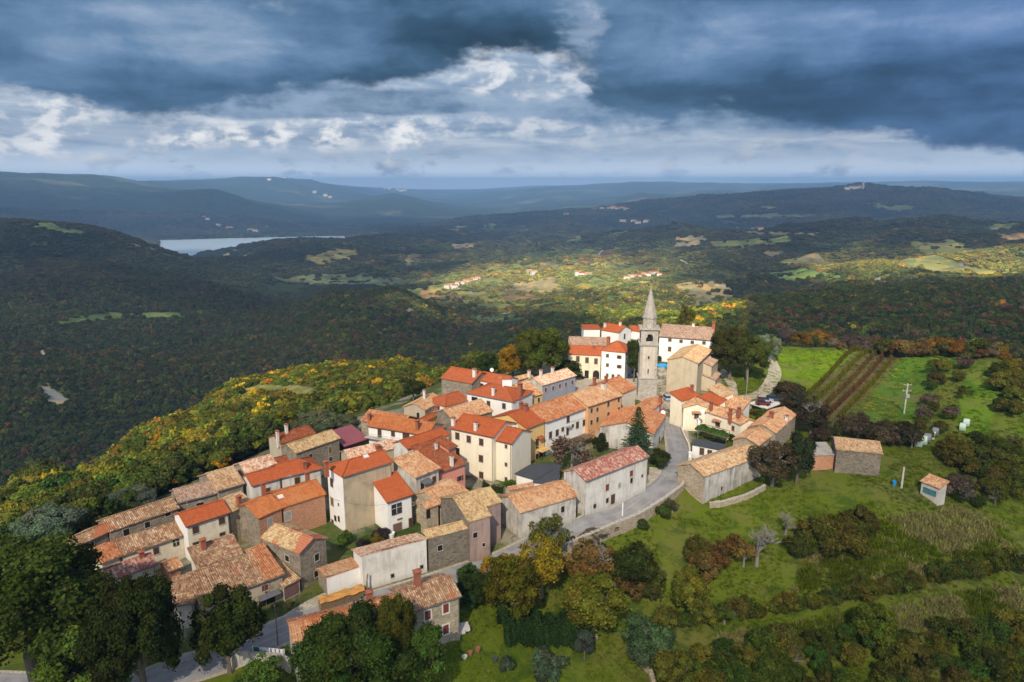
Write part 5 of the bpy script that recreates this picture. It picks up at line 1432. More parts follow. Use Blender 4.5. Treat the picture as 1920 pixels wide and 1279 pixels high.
def fence(name, label, pts, h_, mat, step=1.6, rails=3, group=None, cat='fence'):
    pts = np.asarray(pts, float)
    root = empty(name, (float(pts[0][0]), float(pts[0][1]), float(terr(pts[0][0], pts[0][1]))))
    tag(root, label, cat, group)
    r = MB()
    for i in range(len(pts) - 1):
        a, b = pts[i][:2], pts[i + 1][:2]
        L = np.linalg.norm(b - a); n_ = max(1, int(round(L / step)))
        for k in range(n_ + (i == len(pts) - 2)):
            p = a + (b - a) * k / n_
            z = float(terr(p[0], p[1]))
            m = MB(); m.beam((p[0], p[1], z - .3), (p[0], p[1], z + h_), .05)
            m.build('post', mat, root)
        for q in range(rails):
            for k in range(n_):
                p0 = a + (b - a) * k / n_; p1 = a + (b - a) * (k + 1) / n_
                hh = h_ * (q + .7) / rails
                r.beam((*p0, float(terr(*p0)) + hh), (*p1, float(terr(*p1)) + hh), .018)
    r.build('rail', mat, root)
    return root
fence('fence', 'thin wire fence with metal posts in front of the cream house garden', gp([(882, 903), (905, 918), (945, 930), (962, 925)]), 1.3, M['mast'])
fence('fence', 'white post fence along the far top edge of the green field', [hit(u, v)[:2] for u, v in [(1490, 645), (1530, 648), (1575, 652), (1610, 656)]], 1.2, M['whitepaint'], step=4.5, rails=1)


def pole(name, label, u, v, h_, r, mat, cat, z=None, arms=False, lean=0.0, group=None):
    p = hit(u, v) if z is None else P(u, v, z)
    m = MB(); m.beam((p[0], p[1], p[2] - .5), (p[0] + lean, p[1], p[2] + h_), (r, r * .7), 0, 6)
    if not arms:
        o = m.build(name, mat); tag(o, label, cat, group); return o
    root = empty(name, p); tag(root, label, cat, group)
    m.build('mast', mat, root)
    a = MB()
    for zz in (h_ - .3, h_ - 1.9):
        a = MB()
        a.beam((p[0] - 1.1, p[1], p[2] + zz), (p[0] + 1.1, p[1], p[2] + zz), .07)
        for x in (-1, 0, 1):
            a.beam((p[0] + x, p[1], p[2] + zz), (p[0] + x, p[1], p[2] + zz + .35), .06, 0, 5)
        a.build('crossarm', mat, root)
    b = MB(); b.box((p[0] + .1, p[1] - .2), (1, 0), (0, 1), .45, .3, p[2] + h_ - 3.6, p[2] + h_ - 2.7); b.build('transformer', M['mast'], root)
    return root
pole('utility_pole', 'concrete utility pole with two crossarms above the cabbage patch', 1695, 776, 8.0, .2, M['concrete'], 'utility pole', arms=True)
pole('post', 'white concrete post beside the teal garden shed', 1690, 915, 4.4, .22, M['concrete'], 'post')
pole('lamp_post', 'thin grey lamp pole beside the gravel track junction', 1398.5, 749, 8.4, .08, M['mast'], 'pole')
pole('street_post', 'short white post on the retaining wall at the bend', 1167, 968, 2.6, .14, M['whitepaint'], 'post')
pole('utility_pole', 'slim rusty pole at the left end of the foreground tan roof', 521, 1207, 5.5, .08, M['wood'], 'pole', z=0)
pole('lamp_post', 'small square lamp pole at the foot of the bell tower', 1207, 752, 3.0, .05, M['mast'], 'lamp post', z=0)


# ------------------------------------------------------------------ cars
def car_paint(name, c):
    return plain(name, c, .3, .3, 0.0, 1.0, .7)
def car(label, u, v, z, yaw, paint, suv=False, group='parked cars', s=1.0):
    p = P(u, v, z) if z is not None else hit(u, v)
    root = empty('parked_car', p); tag(root, label, 'car', group)
    e = np.array([math.cos(yaw), math.sin(yaw)]); n_ = np.array([-e[1], e[0]])
    L, Wd = 4.2 * s, 1.75
    H1, H2 = (.95, 1.62) if suv else (.82, 1.42)
    q = lambda x, y, h_: np.array([p[0] + e[0] * x * L + n_[0] * y * Wd, p[1] + e[1] * x * L + n_[1] * y * Wd, p[2] + h_])
    prof = [(-.5, .30), (-.5, H1 - .12), (-.47, H1), (.22, H1 - .02), (.46, H1 - .16), (.5, .62), (.5, .30)]
    m = MB()
    for sgn in (1, -1):
        pts = [q(x, .5 * sgn, h_) for x, h_ in prof]
        m.poly(pts[::-1] if sgn > 0 else pts)
    for (x0, h0), (x1, h1) in zip(prof, prof[1:]):
        m.poly([q(x0, -.5, h0), q(x0, .5, h0), q(x1, .5, h1), q(x1, -.5, h1)])
    m.poly([q(-.5, .5, .3), q(-.5, -.5, .3), q(.5, -.5, .3), q(.5, .5, .3)])
    # roof panel
    m.poly([q(-.40, -.40, H2), q(.05, -.40, H2), q(.05, .40, H2), q(-.40, .40, H2)])
    m.build('body', paint, root)
    g = MB()
    lo = [(-.46, .47), (.24, .47)]; hi = [(-.40, .41), (.05, .41)]
    for sgn in (1, -1):
        g.poly([q(-.46, .47 * sgn, H1 - .01), q(.24, .47 * sgn, H1 - .03), q(.05, .41 * sgn, H2 - .01), q(-.40, .41 * sgn, H2 - .01)][::-sgn])
    g.poly([q(.24, -.47, H1 - .03), q(.24, .47, H1 - .03), q(.05, .41, H2 - .01), q(.05, -.41, H2 - .01)])
    g.poly([q(-.46, .47, H1 - .01), q(-.46, -.47, H1 - .01), q(-.40, -.41, H2 - .01), q(-.40, .41, H2 - .01)])
    g.build('windscreen', M['glass'], root)
    for x in (-.31, .31):
        for y in (-.5, .5):
            c = q(x, y * .96, .32)
            wl = MB(); k = 12
            r_ = .32
            A = [c + np.array([e[0] * math.cos(t) * r_, e[1] * math.cos(t) * r_, math.sin(t) * r_]) for t in np.linspace(0, 2 * math.pi, k, endpoint=False)]
            o_ = np.array([n_[0], n_[1], 0]) * .1
            for i in range(k):
                wl.poly([A[i] - o_, A[(i + 1) % k] - o_, A[(i + 1) % k] + o_, A[i] + o_])
            wl.poly([a + o_ for a in A]); wl.poly([a - o_ for a in A][::-1])
            wl.build('wheel', M['dark'], root)
    for y in (-.36, .36):
        hl = MB(); hl.box(q(.5, y, 0)[:2], e, n_, .02, .16, p[2] + .58, p[2] + .72); hl.build('headlight', M['frame'], root)
    return root
silver = car_paint('silver_paint', (.45, .48, .52)); navy = car_paint('dark_blue_paint', (.035, .06, .10)); black = car_paint('black_paint', (.02, .02, .022)); red = car_paint('red_paint', (.20, .025, .022)); pbl = car_paint('pale_blue_paint', (.36, .42, .50))
car('pale blue-silver car parked between the bell tower and church gable', 1250, 748.5, 0, R(95), pbl)
car('black car parked against the church gable', 1269, 749, 0, R(85), black)
car('dark car parked below the trees beside the town house', 1188, 711, 0, R(10), black)
car('dark car parked under the big plane tree on the square', 1086, 708.5, 0, R(-15), black)
DZ = 1.6
dk = [P(u, v, DZ) for u, v in [(1404.5, 755), (1430, 747.5), (1476.5, 751.5), (1437, 766)]]
# concrete parking deck on posts
dr_ = empty('parking_deck', (float(np.mean([p[0] for p in dk])), float(np.mean([p[1] for p in dk])), 0))
tag(dr_, 'white concrete parking deck on posts beside the gravel track', 'parking deck')
m = MB()
top = [p for p in dk]; lo = [p - [0, 0, .3] for p in dk]
m.poly(top[::-1] if np.cross(top[1] - top[0], top[2] - top[0])[2] < 0 else top)
for i in range(4):
    j = (i + 1) % 4; m.poly([lo[i], lo[j], top[j], top[i]])
m.build('slab', plain('pale_deck_concrete', (.62, .58, .53), .85, 0, .3, .8), dr_)
cdk = np.mean(dk, axis=0)
for p in dk:
    q = p * .88 + cdk * .12
    m = MB(); m.beam((q[0], q[1], -1), (q[0], q[1], DZ - .3), .14); m.build('post', M['concrete'], dr_)
car('silver hatchback parked in the middle of the white deck', 1434, 753.5, DZ + .02, R(-20), silver)
car('dark blue estate car parked at the back of the white deck', 1452, 751.5, DZ + .02, R(-15), navy)
car('low red car parked at the front edge of the white deck', 1430, 759, DZ + .02, R(-12), red, s=.85)
m = MB(); p = P(1241, 690, 0)
for i in range(8):
    t0, t1 = R(22.5 * i), R(22.5 * (i + 1))
    for j in range(3):
        r0, r1 = [2.2, 2.0, 1.3, 0][j], [2.2, 2.0, 1.3, 0][j + 1]; h0, h1 = [0, .9, 1.35, 1.5][j], [0, .9, 1.35, 1.5][j + 1]
        for sg in (0, 1):
            a0, a1 = t0 + sg * math.pi, t1 + sg * math.pi
            m.poly([(p[0] + r0 * math.cos(a0), p[1] + .6 * r0 * math.sin(a0), h0), (p[0] + r0 * math.cos(a1), p[1] + .6 * r0 * math.sin(a1), h0), (p[0] + r1 * math.cos(a1), p[1] + .6 * r1 * math.sin(a1), h1), (p[0] + r1 * math.cos(a0), p[1] + .6 * r1 * math.sin(a0), h1)])
tag(m.build('tarpaulin', M['blue']), 'bright blue tarpaulin covering a heap between bell tower and church', 'tarpaulin')


# ------------------------------------------------------------------ yard things
def balcony(hl, label_key, face, u0, u1, v, depth, mat='concrete', rail='metal'):
    H = next(h for k, h in HOUSES.items() if k.startswith(label_key))
    out, ax, q0 = -H['nr'], H['e'], np.array([*H['p'][0], 0])
    def onp(u, v):
        dr = pix_dir(u, v); t = (q0 @ out) / (dr @ out)
        return np.array([0, 0, CAMH]) + dr * t
    a, b = onp(u0, v), onp(u1, v)
    z = (a[2] + b[2]) / 2
    L = abs((b - a) @ ax); c = (a + b) / 2
    m = MB(); m.box(c + out * depth / 2, ax, out, L / 2, depth / 2, z - .12, z + .06)
    o = m.build('balcony', M[mat], H['root'])
    r = MB()
    n_ = max(3, int(L / .35))
    for i in range(n_ + 1):
        s_ = -L / 2 + L * i / n_
        p = c + ax * s_ + out * (depth - .05)
        r.beam((p[0], p[1], z), (p[0], p[1], z + .95), .02)
    for hh in (.95,):
        p0 = c - ax * L / 2 + out * (depth - .05); p1 = c + ax * L / 2 + out * (depth - .05)
        r.beam((p0[0], p0[1], z + hh), (p1[0], p1[1], z + hh), .035)
        for s_ in (-1, 1):
            e0 = c + ax * s_ * L / 2; e1 = e0 + out * depth
            r.beam((e0[0], e0[1], z + hh), (e1[0], e1[1], z + hh), .03)
    r.build('railing', M[rail], o)
    return c, z
balcony(0, 'white balcony house', 'F', 690, 760, 822.5, 1.2, 'concrete', 'mast')
balcony(0, 'shabby house', 'F', 781, 808, 923, 1.3, 'concrete', 'mast')
balcony(0, 'yellow house with orange roof, small', 'F', 1006, 1022, 841, 1.6, 'yellow', 'yellow')
balcony(0, 'long white house with red', 'F', 1046, 1098, 822, 2.6, 'wood', 'shutred')


def awning(key, u, v, wd, dp, mat):
    H = next(h for k, h in HOUSES.items() if k.startswith(key))
    return H
def slab_on(key, face, u, v, wd, dp, mat, name, drop=.25):
    H = next(h for k, h in HOUSES.items() if k.startswith(key))
    if face == 'F': out, ax, q0 = -H['nr'], H['e'], np.array([*H['p'][0], 0])
    else: out, ax, q0 = -H['e'], -H['nr'], np.array([*H['p'][0], 0])
    dr = pix_dir(u, v); t = (q0 @ out) / (dr @ out); c = np.array([0, 0, CAMH]) + dr * t
    m = MB(); z = c[2]
    a, b = c - ax * wd / 2, c + ax * wd / 2
    pts = [a, b, b + out * dp - [0, 0, drop], a + out * dp - [0, 0, drop]]
    up = [q + [0, 0, .07] for q in pts]
    m.poly(up if np.cross(up[1] - up[0], up[2] - up[0])[2] > 0 else up[::-1]); m.poly(pts)
    for i in range(4):
        m.poly([pts[i], pts[(i + 1) % 4], up[(i + 1) % 4], up[i]])
    m.build(name, M[mat], H['root'])
slab_on('house with the widest', 'F', 497, 1111, 3.2, 1.0, 'metal', 'awning')if False else slab_on('red-tiled end bay', 'F', 502, 1112, 3.0, 1.0, 'metal', 'awning')
slab_on('shabby house', 'F', 795, 899, 2.0, 1.3, 'metal', 'awning')
slab_on('pale yellow house with wide', 'L', 1306, 771.5, 2.2, .8, 'tile_red', 'awning', .3)
slab_on('pale yellow wing', 'F', 1346, 787, 2.2, .8, 'tile_red', 'awning', .3)
slab_on('yellow house with orange roof, small', 'F', 1011, 818, 1.6, 1.0, 'newred', 'awning', .3)
slab_on('long white house with red', 'F', 1064, 799, 1.4, .8, 'greyroof', 'awning', .1)


def skylight(key, u, v):
    H = next(h for k, h in HOUSES.items() if k.startswith(key))
    dr = pix_dir(u, v)
    for t in np.linspace(60, 250, 4000):
        q = np.array([0, 0, CAMH]) + dr * t
        s_ = (q - H['a']) @ H['nr']
        if q[2] <= H['ze'] + .42 * s_ and 0 < s_ < H['W'] / 2 + .5: break
    e, nr = H['e'], H['nr']; sl = nr + np.array([0, 0, .42]); sl /= np.linalg.norm(sl)
    up = np.cross(e, sl); up *= np.sign(up[2])
    m = MB(); c = q + up * .02
    f = lambda a, b, h_: c + e * a * .45 + sl * b * .4 + up * h_
    m.poly([f(-1, -1, .14), f(1, -1, .14), f(1, 1, .14), f(-1, 1, .14)])
    for (a0, b0), (a1, b1) in zip([(-1, -1), (1, -1), (1, 1), (-1, 1)], [(1, -1), (1, 1), (-1, 1), (-1, -1)]):
        m.poly([f(a0, b0, -.1), f(a1, b1, -.1), f(a1, b1, .14), f(a0, b0, .14)])
    m.build('skylight', M['frame'], H['roof'])
skylight('brick house with rust', 526, 932)
skylight('tall narrow house', 686, 856)

# water tank on the hipped roof
p = P(950.5, 716, 11.0)
m = MB(); m.box(p[:2], (1, .1), (-.1, 1), 1.1, .6, 10.0, 11.3); tag(m.build('water_tank', M['whitepaint']), 'white box tank on the peak of the square white house', 'water tank')
# satellite dishes
def dish(label, u, v, z, r_=.5):
    p = P(u, v, z); m = MB()
    k = 12; d = -pix_dir(u, v); d[2] = .3; d /= np.linalg.norm(d)
    ux = np.cross(d, [0, 0, 1]); ux /= np.linalg.norm(ux); uy = np.cross(ux, d)
    rings = [(0, 0), (r_ * .6, .06), (r_, .17)]
    for (r0, h0), (r1, h1) in zip(rings, rings[1:]):
        for i in range(k):
            t0, t1 = 2 * math.pi * i / k, 2 * math.pi * (i + 1) / k
            f = lambda r, h_, t: p + (ux * math.cos(t) + uy * math.sin(t)) * r + d * h_
            m.poly([f(r0, h0, t0), f(r1, h1, t0), f(r1, h1, t1), f(r0, h0, t1)])
            f2 = lambda r, h_, t: f(r, h_ - .03, t)
            m.poly([f2(r0, h0, t0), f2(r0, h0, t1), f2(r1, h1, t1), f2(r1, h1, t0)])
    m.beam(p, p + np.array([0, .1, -1.2]), .04)
    o = m.build('satellite_dish', M['whitepaint'])
    tag(o, label, 'satellite dish', 'satellite dishes on the roofs')
dish('white satellite dish on the roof right of the white chimney on the far edge', 922, 693.5, 9.2, .5)
dish('white satellite dish on the maroon porch at the road bend', 1243, 773, 4.9, .5)
dish('white satellite dish fixed on the pale yellow gable', 1317.5, 771, 6.6, .5)
# air conditioners
for du, lb in ((958.5, 'left'), (966.5, 'right')):
    p = P(du, 803, 9.0)
    m = MB(); m.box(p[:2], (1, .15), (-.15, 1), .42, .2, 8.75, 9.55); o = m.build('air_conditioner', M['whitepaint'])
    tag(o, lb + ' one of two white air conditioner units above the cream annex gable', 'air conditioner', 'air conditioner units')
    m = MB()
    for i in range(10):
        t0, t1 = R(36 * i), R(36 * (i + 1)); c = p + np.array([0, -.26, .15])
        m.poly([c, c + [.28 * math.cos(t0), 0, .28 * math.sin(t0)], c + [.28 * math.cos(t1), 0, .28 * math.sin(t1)]])
    m.build('fan', M['dark'], o)

# woodpile with orange tarpaulin
a = P(601, 1148, 0); b = P(684, 1122, 0); d = (b - a); L = np.linalg.norm(d); d /= L; n_ = np.array([-d[1], d[0], 0])
m = MB(); rr = random.Random(3)
for row in range(8):
    k = int(L / .21)
    for i in range(k):
        c = a + d * (i + .5 + (row % 2) * .5) * .21; zz = .12 + row * .19 + rr.uniform(-.02, .02)
        m.beam(c - n_ * .02 * rr.random() + [0, 0, zz], c + n_ * 1.0 + [0, 0, zz], rr.uniform(.085, .11), 0, 6)
wp = m.build('woodpile', M['log']); tag(wp, 'long stack of firewood below the smooth white wall', 'woodpile')
m = MB(); K = 26
tv = {}
for i in range(K + 1):
    for j in range(7):
        s_ = i / K * L; y = -.25 + j / 6 * 1.5
        z = 1.72 + .07 * math.sin(i * .55) + .05 * math.sin(i * .9 + j * 1.3) + .03 * math.sin(i * 2.3 + j * 2) - (.38 if j in (0, 6) else 0)
        tv[i, j] = a + d * s_ + n_ * y + [0, 0, z]
for i in range(K):
    for j in range(6):
        m.poly([tv[i, j], tv[i + 1, j], tv[i + 1, j + 1], tv[i, j + 1]])
tp = m.build('tarpaulin', M['tarp']); tag(tp, 'crumpled orange tarpaulin laid over the firewood stack', 'tarpaulin')
# rough timber leaning on the white wall
m = MB(); p = P(685, 1118, 0); m.beam(p, p + [.3, .8, 3.0], .12); m.beam(p + [.3, 0, 0], p + [.2, .7, 2.2], .09)
tag(m.build('timber_prop', M['wood']), 'rough dark timber leaning at the right end of the woodpile', 'timber')
# clothes line
cl = hit(476, 1240); ce = hit(535, 1246)
cl = cl if cl is not None else P(476, 1240, -1); ce = ce if ce is not None else P(535, 1246, -1)
r_ = empty('clothes_line', cl); tag(r_, 'washing line strung behind the curved concrete wall', 'washing line')
for q in (cl, ce):
    m = MB(); m.beam(q - [0, 0, .3], q + [0, 0, 2.2], .04); m.build('post', M['whitepaint'], r_)
m = MB(); m.beam(cl + [0, 0, 2.1], ce + [0, 0, 2.1], .015); m.build('line', M['whitepaint'], r_)
def laundry(name, label, t0, t1, h_, mat, z=2.08):
    m = MB(); k = 8
    dd = ce - cl; nn = np.array([-dd[1], dd[0], 0]); nn /= np.linalg.norm(nn)
    P_ = {}
    for i in range(k + 1):
        for j in range(3):
            t = t0 + (t1 - t0) * i / k
            P_[i, j] = cl + dd * t + nn * (.05 * math.sin(i * 1.7 + j)) + [0, 0, z - h_ * j / 2]
    for i in range(k):
        for j in range(2):
            m.poly([P_[i, j], P_[i + 1, j], P_[i + 1, j + 1], P_[i, j + 1]])
            m.poly([P_[i, j] + nn * .015, P_[i, j + 1] + nn * .015, P_[i + 1, j + 1] + nn * .015, P_[i + 1, j] + nn * .015])
    o = m.build(name, M[mat]); tag(o, label, 'laundry', 'laundry on the washing line')
laundry('cloth', 'green cloth hanging at the left end of the washing line', .03, .2, 1.5, 'green')
laundry('bed_sheet', 'large white sheet hanging next to the green cloth', .22, .55, 1.2, 'cloth')
laundry('towel', 'narrow white towel hanging in the middle of the washing line', .6, .7, .8, 'cloth')
laundry('towel', 'white towel hanging second from the right of the washing line', .73, .83, .9, 'cloth')
laundry('towel', 'white towel hanging at the right end of the washing line', .86, .97, .9, 'cloth')

# wrapped bales
def bale(label, u, v, r_, mat, n=1):
    p = hit(u, v); m = MB(); k = 14
    ax_ = np.array([.8, -.6, 0]); up = np.array([0, 0, 1.0]); sd = np.cross(ax_, up)
    c = p + up * r_
    prof = [(-.62, .8), (-.55, .97), (0, 1.02), (.55, .97), (.62, .8)]
    for (x0, s0), (x1, s1) in zip(prof, prof[1:]):
        for i in range(k):
            t0, t1 = 2 * math.pi * i / k, 2 * math.pi * (i + 1) / k
            f = lambda x, s_, t: c + ax_ * x * r_ * 1.1 + (sd * math.cos(t) + up * math.sin(t)) * r_ * s_ * (1 + .04 * math.sin(5 * t))
            m.poly([f(x0, s0, t0), f(x1, s1, t0), f(x1, s1, t1), f(x0, s0, t1)])
    for x, s_ in ((-.62, .8), (.62, .8)):
        m.poly([f(x, s_, 2 * math.pi * i / k) for i in range(k)][::(1 if x > 0 else -1)])
    tag(m.build('wrapped_bale', M[mat]), label, 'hay bale', 'wrapped bales on the slope')
M['wrapgrey'] = plain('grey_film', (.17, .19, .20), .4, 0, .3, 2.0, .5)
bale('pale green wrapped bale standing upper right near the round bush', 1811, 800, 1.0, 'wrap')
bale('pale green wrapped bale leaning against its upper neighbour', 1804, 808, 1.0, 'wrap')
bale('pale green wrapped bale at the left end of the lower row', 1722, 838, 1.1, 'wrap')
bale('pale green wrapped bale second from the left of the lower row', 1731, 834, 1.1, 'wrap')
bale('dark grey wrapped bale in the middle of the lower row', 1738, 830, 1.1, 'wrapgrey')
bale('white wrapped bale between two grey ones', 1746, 824, 1.0, 'whitepaint')
bale('dark grey wrapped bale at the upper end of the lower row', 1753, 817, 1.0, 'wrapgrey')
# pots, barrel, junk
def pot(name, label, u, v, r_, h_, mat, cat, z=None):
    p = hit(u, v) if z is None else P(u, v, z)
    m = MB(); k = 10
    prof = [(.7, 0), (1, .75), (1.1, .8), (1.1, 1), (.9, 1), (.85, .85), (0, .85)]
    for (r0, h0), (r1, h1) in zip(prof, prof[1:]):
        for i in range(k):
            t0, t1 = 2 * math.pi * i / k, 2 * math.pi * (i + 1) / k
            f = lambda r, h__, t: p + np.array([r * r_ * math.cos(t), r * r_ * math.sin(t), h__ * h_])
            m.poly([f(r0, h0, t0), f(r0, h0, t1), f(r1, h1, t1), f(r1, h1, t0)])
    o = m.build(name, M[mat]); tag(o, label, cat); return o
pot('barrel', 'blue barrel beside the lone stone barn', 1676, 911, .35, 1.1, 'blue', 'barrel')
pot('flower_pot', 'terracotta pot at the upper end of the garden edging', 896, 1222, .35, .6, 'chimbrick', 'flower pot')
pot('flower_pot', 'smaller terracotta pot in the middle of the garden edging', 882, 1228, .3, .5, 'chimbrick', 'flower pot')
pot('planter', 'grey planter at the lower end of the garden edging', 871, 1235, .35, .4, 'concrete', 'planter')
pot('planter', 'dark planter with flowers standing alone on the lawn', 929, 1240, .3, .6, 'slate', 'planter')
p = hit(820, 1190); m = MB()
for i in range(6):
    q = p + np.array([(i - 2.5) * .38, (i - 2.5) * .12, 0]); m.box(q[:2], (1, .3), (-.3, 1), .2, .28, p[2], p[2] + .35 + .1 * (i % 2), 0, .8)
tag(m.build('flower_bed', plain('red_flowers', (.28, .03, .02), .9, 0, .8, 6)), 'low box of dark red flowers under the foreground stone house window', 'flower box')
m = MB(); p0 = hit(840, 1199); p1 = hit(876, 1186)
m.poly([p0 + [0, 0, .08], p1 + [0, 0, .08], p1 + [.4, 1.6, .08], p0 + [.3, 1.6, .08]])
for i in range(4): m.box((p0 + (p1 - p0) * (i / 4) + [.3, .8, 0])[:2], (1, .3), (-.3, 1), .5, .7, p0[2] - .2, p0[2] + .12 + .05 * i)
tag(m.build('terrace_slab', M['concrete']), 'stone slab steps at the corner of the foreground stone house', 'steps')
pot('water_drum', 'white plastic tank left beside the garage house', 734, 1012, .55, 1.3, 'whitepaint', 'tank', z=0)
# roadside shrine pillar and brick pier
for u, v, h_, mt, lb in ((1293, 862, 1.6, 'whitepaint', 'pair of white gate pillars at the roadside garden'), (1309, 812, 3.4, 'whitepaint', 'tall square white pillar at the left corner of the vine pergola')):
    p = P(u, v, 0); m = MB(); m.box(p[:2], (1, 0), (0, 1), .3, .3, -.5, h_); m.box(p[:2], (1, 0), (0, 1), .38, .38, h_, h_ + .15)
    tag(m.build('pillar', M[mt]), lb.replace('pair of white gate pillars', 'short white gate pillar'), 'pillar')
# pergola
pc = [P(u, v, 2.6) for u, v in [(1309, 806), (1362, 822), (1368, 808), (1318, 795)]]
pr = empty('pergola', (float(pc[0][0]), float(pc[0][1]), 0)); tag(pr, 'timber pergola carrying green vines in front of the pale yellow wing', 'pergola')
for q in pc:
    m = MB(); m.beam((q[0], q[1], -.3), (q[0], q[1], 2.6), .09); m.build('post', M['wood'], pr)
m = MB()
for i in range(9):
    t = i / 8; m.beam(pc[0] * (1 - t) + pc[1] * t, pc[3] * (1 - t) + pc[2] * t, .05)
m.beam(pc[0], pc[1], .07); m.beam(pc[3], pc[2], .07); m.build('beam', M['wood'], pr)
PERG = pc
#@@PART5
# ------------------------------------------------------------------ foliage
def leaf_mat(name, inst=False, rough=.7):
    m_, n = newmat(name)
    if inst:
        tint = n.n('ShaderNodeAttribute', attribute_name='tint', attribute_type='INSTANCER').outputs['Color']
    else:
        tint = n.n('ShaderNodeObjectInfo').outputs['Color']
    fv = n.n('ShaderNodeAttribute', attribute_name='leafvar').outputs['Color']
    oi = n.n('ShaderNodeObjectInfo').outputs['Random']
    cc = n.mix(1.0, tint, fv, 'MULTIPLY')
    hs = n.n('ShaderNodeHueSaturation', {'Hue': n.m('ADD', .485, n.m('MULTIPLY', oi, .03)), 'Saturation': 1.0, 'Value': n.m('ADD', .82, n.m('MULTIPLY', oi, .4)), 'Color': cc}).outputs[0]
    d = n.n('ShaderNodeBsdfDiffuse', {0: hs})
    t = n.n('ShaderNodeBsdfTranslucent', {0: n.mix(1.0, hs, (1.25, 1.25, .6), 'MULTIPLY')})
    mx = n.n('ShaderNodeMixShader', {0: .30, 1: d.outputs[0], 2: t.outputs[0]})
    n.n('ShaderNodeOutputMaterial', {0: mx.outputs[0]})
    return m_
LEAF = leaf_mat('leaves'); LEAFI = leaf_mat('wood_leaves', True)
bark, n = newmat('bark')
pos = n.n('ShaderNodeNewGeometry').outputs['Position']
finish(n, n.mix(n.noise(pos, 6, 5, .7), (.07, .055, .04), (.16, .135, .11)), .95, n.noise(pos, 8, 4), .5, .05, .1)
palebark, n = newmat('pale_bark')
pos = n.n('ShaderNodeNewGeometry').outputs['Position']
finish(n, n.mix(n.noise(pos, 6, 5, .7), (.13, .12, .105), (.24, .22, .19)), .95, None, .5, .05, .1)


def leaf_quads(C, N, size, rg, aspect=.7):
    """leaf-sized quads at C facing roughly N"""
    k = len(C)
    N = N / (np.linalg.norm(N, axis=1)[:, None] + 1e-9)
    T = rg.normal(size=(k, 3)); T -= (T * N).sum(1)[:, None] * N; T /= np.linalg.norm(T, axis=1)[:, None] + 1e-9
    Bt = np.cross(N, T)
    s = size * rg.uniform(.55, 1.35, k)[:, None]
    V = np.stack([C - T * s, C - Bt * s * aspect, C + T * s, C + Bt * s * aspect], 1)
    V[:, 0] -= N * s * .25; V[:, 2] -= N * s * .25
    return V.reshape(-1, 3)


ICO = None
def icos():
    global ICO
    if ICO is None:
        import bmesh
        bm = bmesh.new(); bmesh.ops.create_icosphere(bm, subdivisions=1, radius=1)
        ICO = (np.array([v.co for v in bm.verts]), np.array([[v.index for v in f.verts] for f in bm.faces])); bm.free()
    return ICO


def crown_data(seed, n_leaf, leaf, n_lobe=46, lr=(.20, .36), shape='round', core=.8, low=-.75):
    rg = np.random.default_rng(seed)
    cen = []
    while len(cen) < n_lobe:
        d = rg.normal(size=3); d /= np.linalg.norm(d)
        if d[2] < low: continue
        rad = rg.uniform(.45, .80)
        c = d * rad
        if shape == 'cone':
            t = rg.uniform(-.9, .9); w_ = (1 - t) * .5 * .9
            a = rg.uniform(0, 2 * math.pi); c = np.array([math.cos(a) * w_, math.sin(a) * w_, t]) * rg.uniform(.75, 1.0)
        if shape == 'spread':
            c[2] = c[2] * .75 + .05; c[:2] *= 1.08
        if shape == 'tall':
            c[:2] *= .8
        cen.append(c)
    cen = np.array(cen); r = rg.uniform(*lr, len(cen))
    if shape == 'cone': r *= .35 + .65 * (1 - cen[:, 2]) / 1.9
    # drop a few lobes on one side for an uneven outline
    k = rg.choice(len(cen), n_leaf, p=r ** 2 / (r ** 2).sum())
    d = rg.normal(size=(n_leaf, 3)); d /= np.linalg.norm(d, axis=1)[:, None]
    out = cen[k] / (np.linalg.norm(cen[k], axis=1)[:, None] + .2)
    d = d + out * .55 + np.array([0, 0, .25]); d /= np.linalg.norm(d, axis=1)[:, None]
    bump = 1 + .22 * np.sin(d[:, 0] * 9 + k) * np.sin(d[:, 1] * 8 + k * 2) * np.sin(d[:, 2] * 7)
    C = cen[k] + d * (r[k] * rg.uniform(.72, 1.10, n_leaf) * bump)[:, None]
    stray = rg.random(n_leaf) < .05
    C[stray] += rg.normal(size=(stray.sum(), 3)) * .06
    V = leaf_quads(C, d + rg.normal(size=d.shape) * .55, leaf, rg)
    F = np.arange(len(V)).reshape(-1, 4)
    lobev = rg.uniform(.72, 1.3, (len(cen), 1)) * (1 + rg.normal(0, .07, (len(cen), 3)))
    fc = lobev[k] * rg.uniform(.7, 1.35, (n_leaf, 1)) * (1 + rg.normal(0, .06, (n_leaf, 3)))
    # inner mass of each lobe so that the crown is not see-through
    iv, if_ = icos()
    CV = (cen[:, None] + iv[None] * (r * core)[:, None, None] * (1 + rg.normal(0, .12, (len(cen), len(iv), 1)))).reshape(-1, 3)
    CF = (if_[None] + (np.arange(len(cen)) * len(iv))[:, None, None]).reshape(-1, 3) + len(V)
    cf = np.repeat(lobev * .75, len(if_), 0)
    return V, F, CV, CF, np.clip(fc, .2, 3), np.clip(cf, .2, 3)


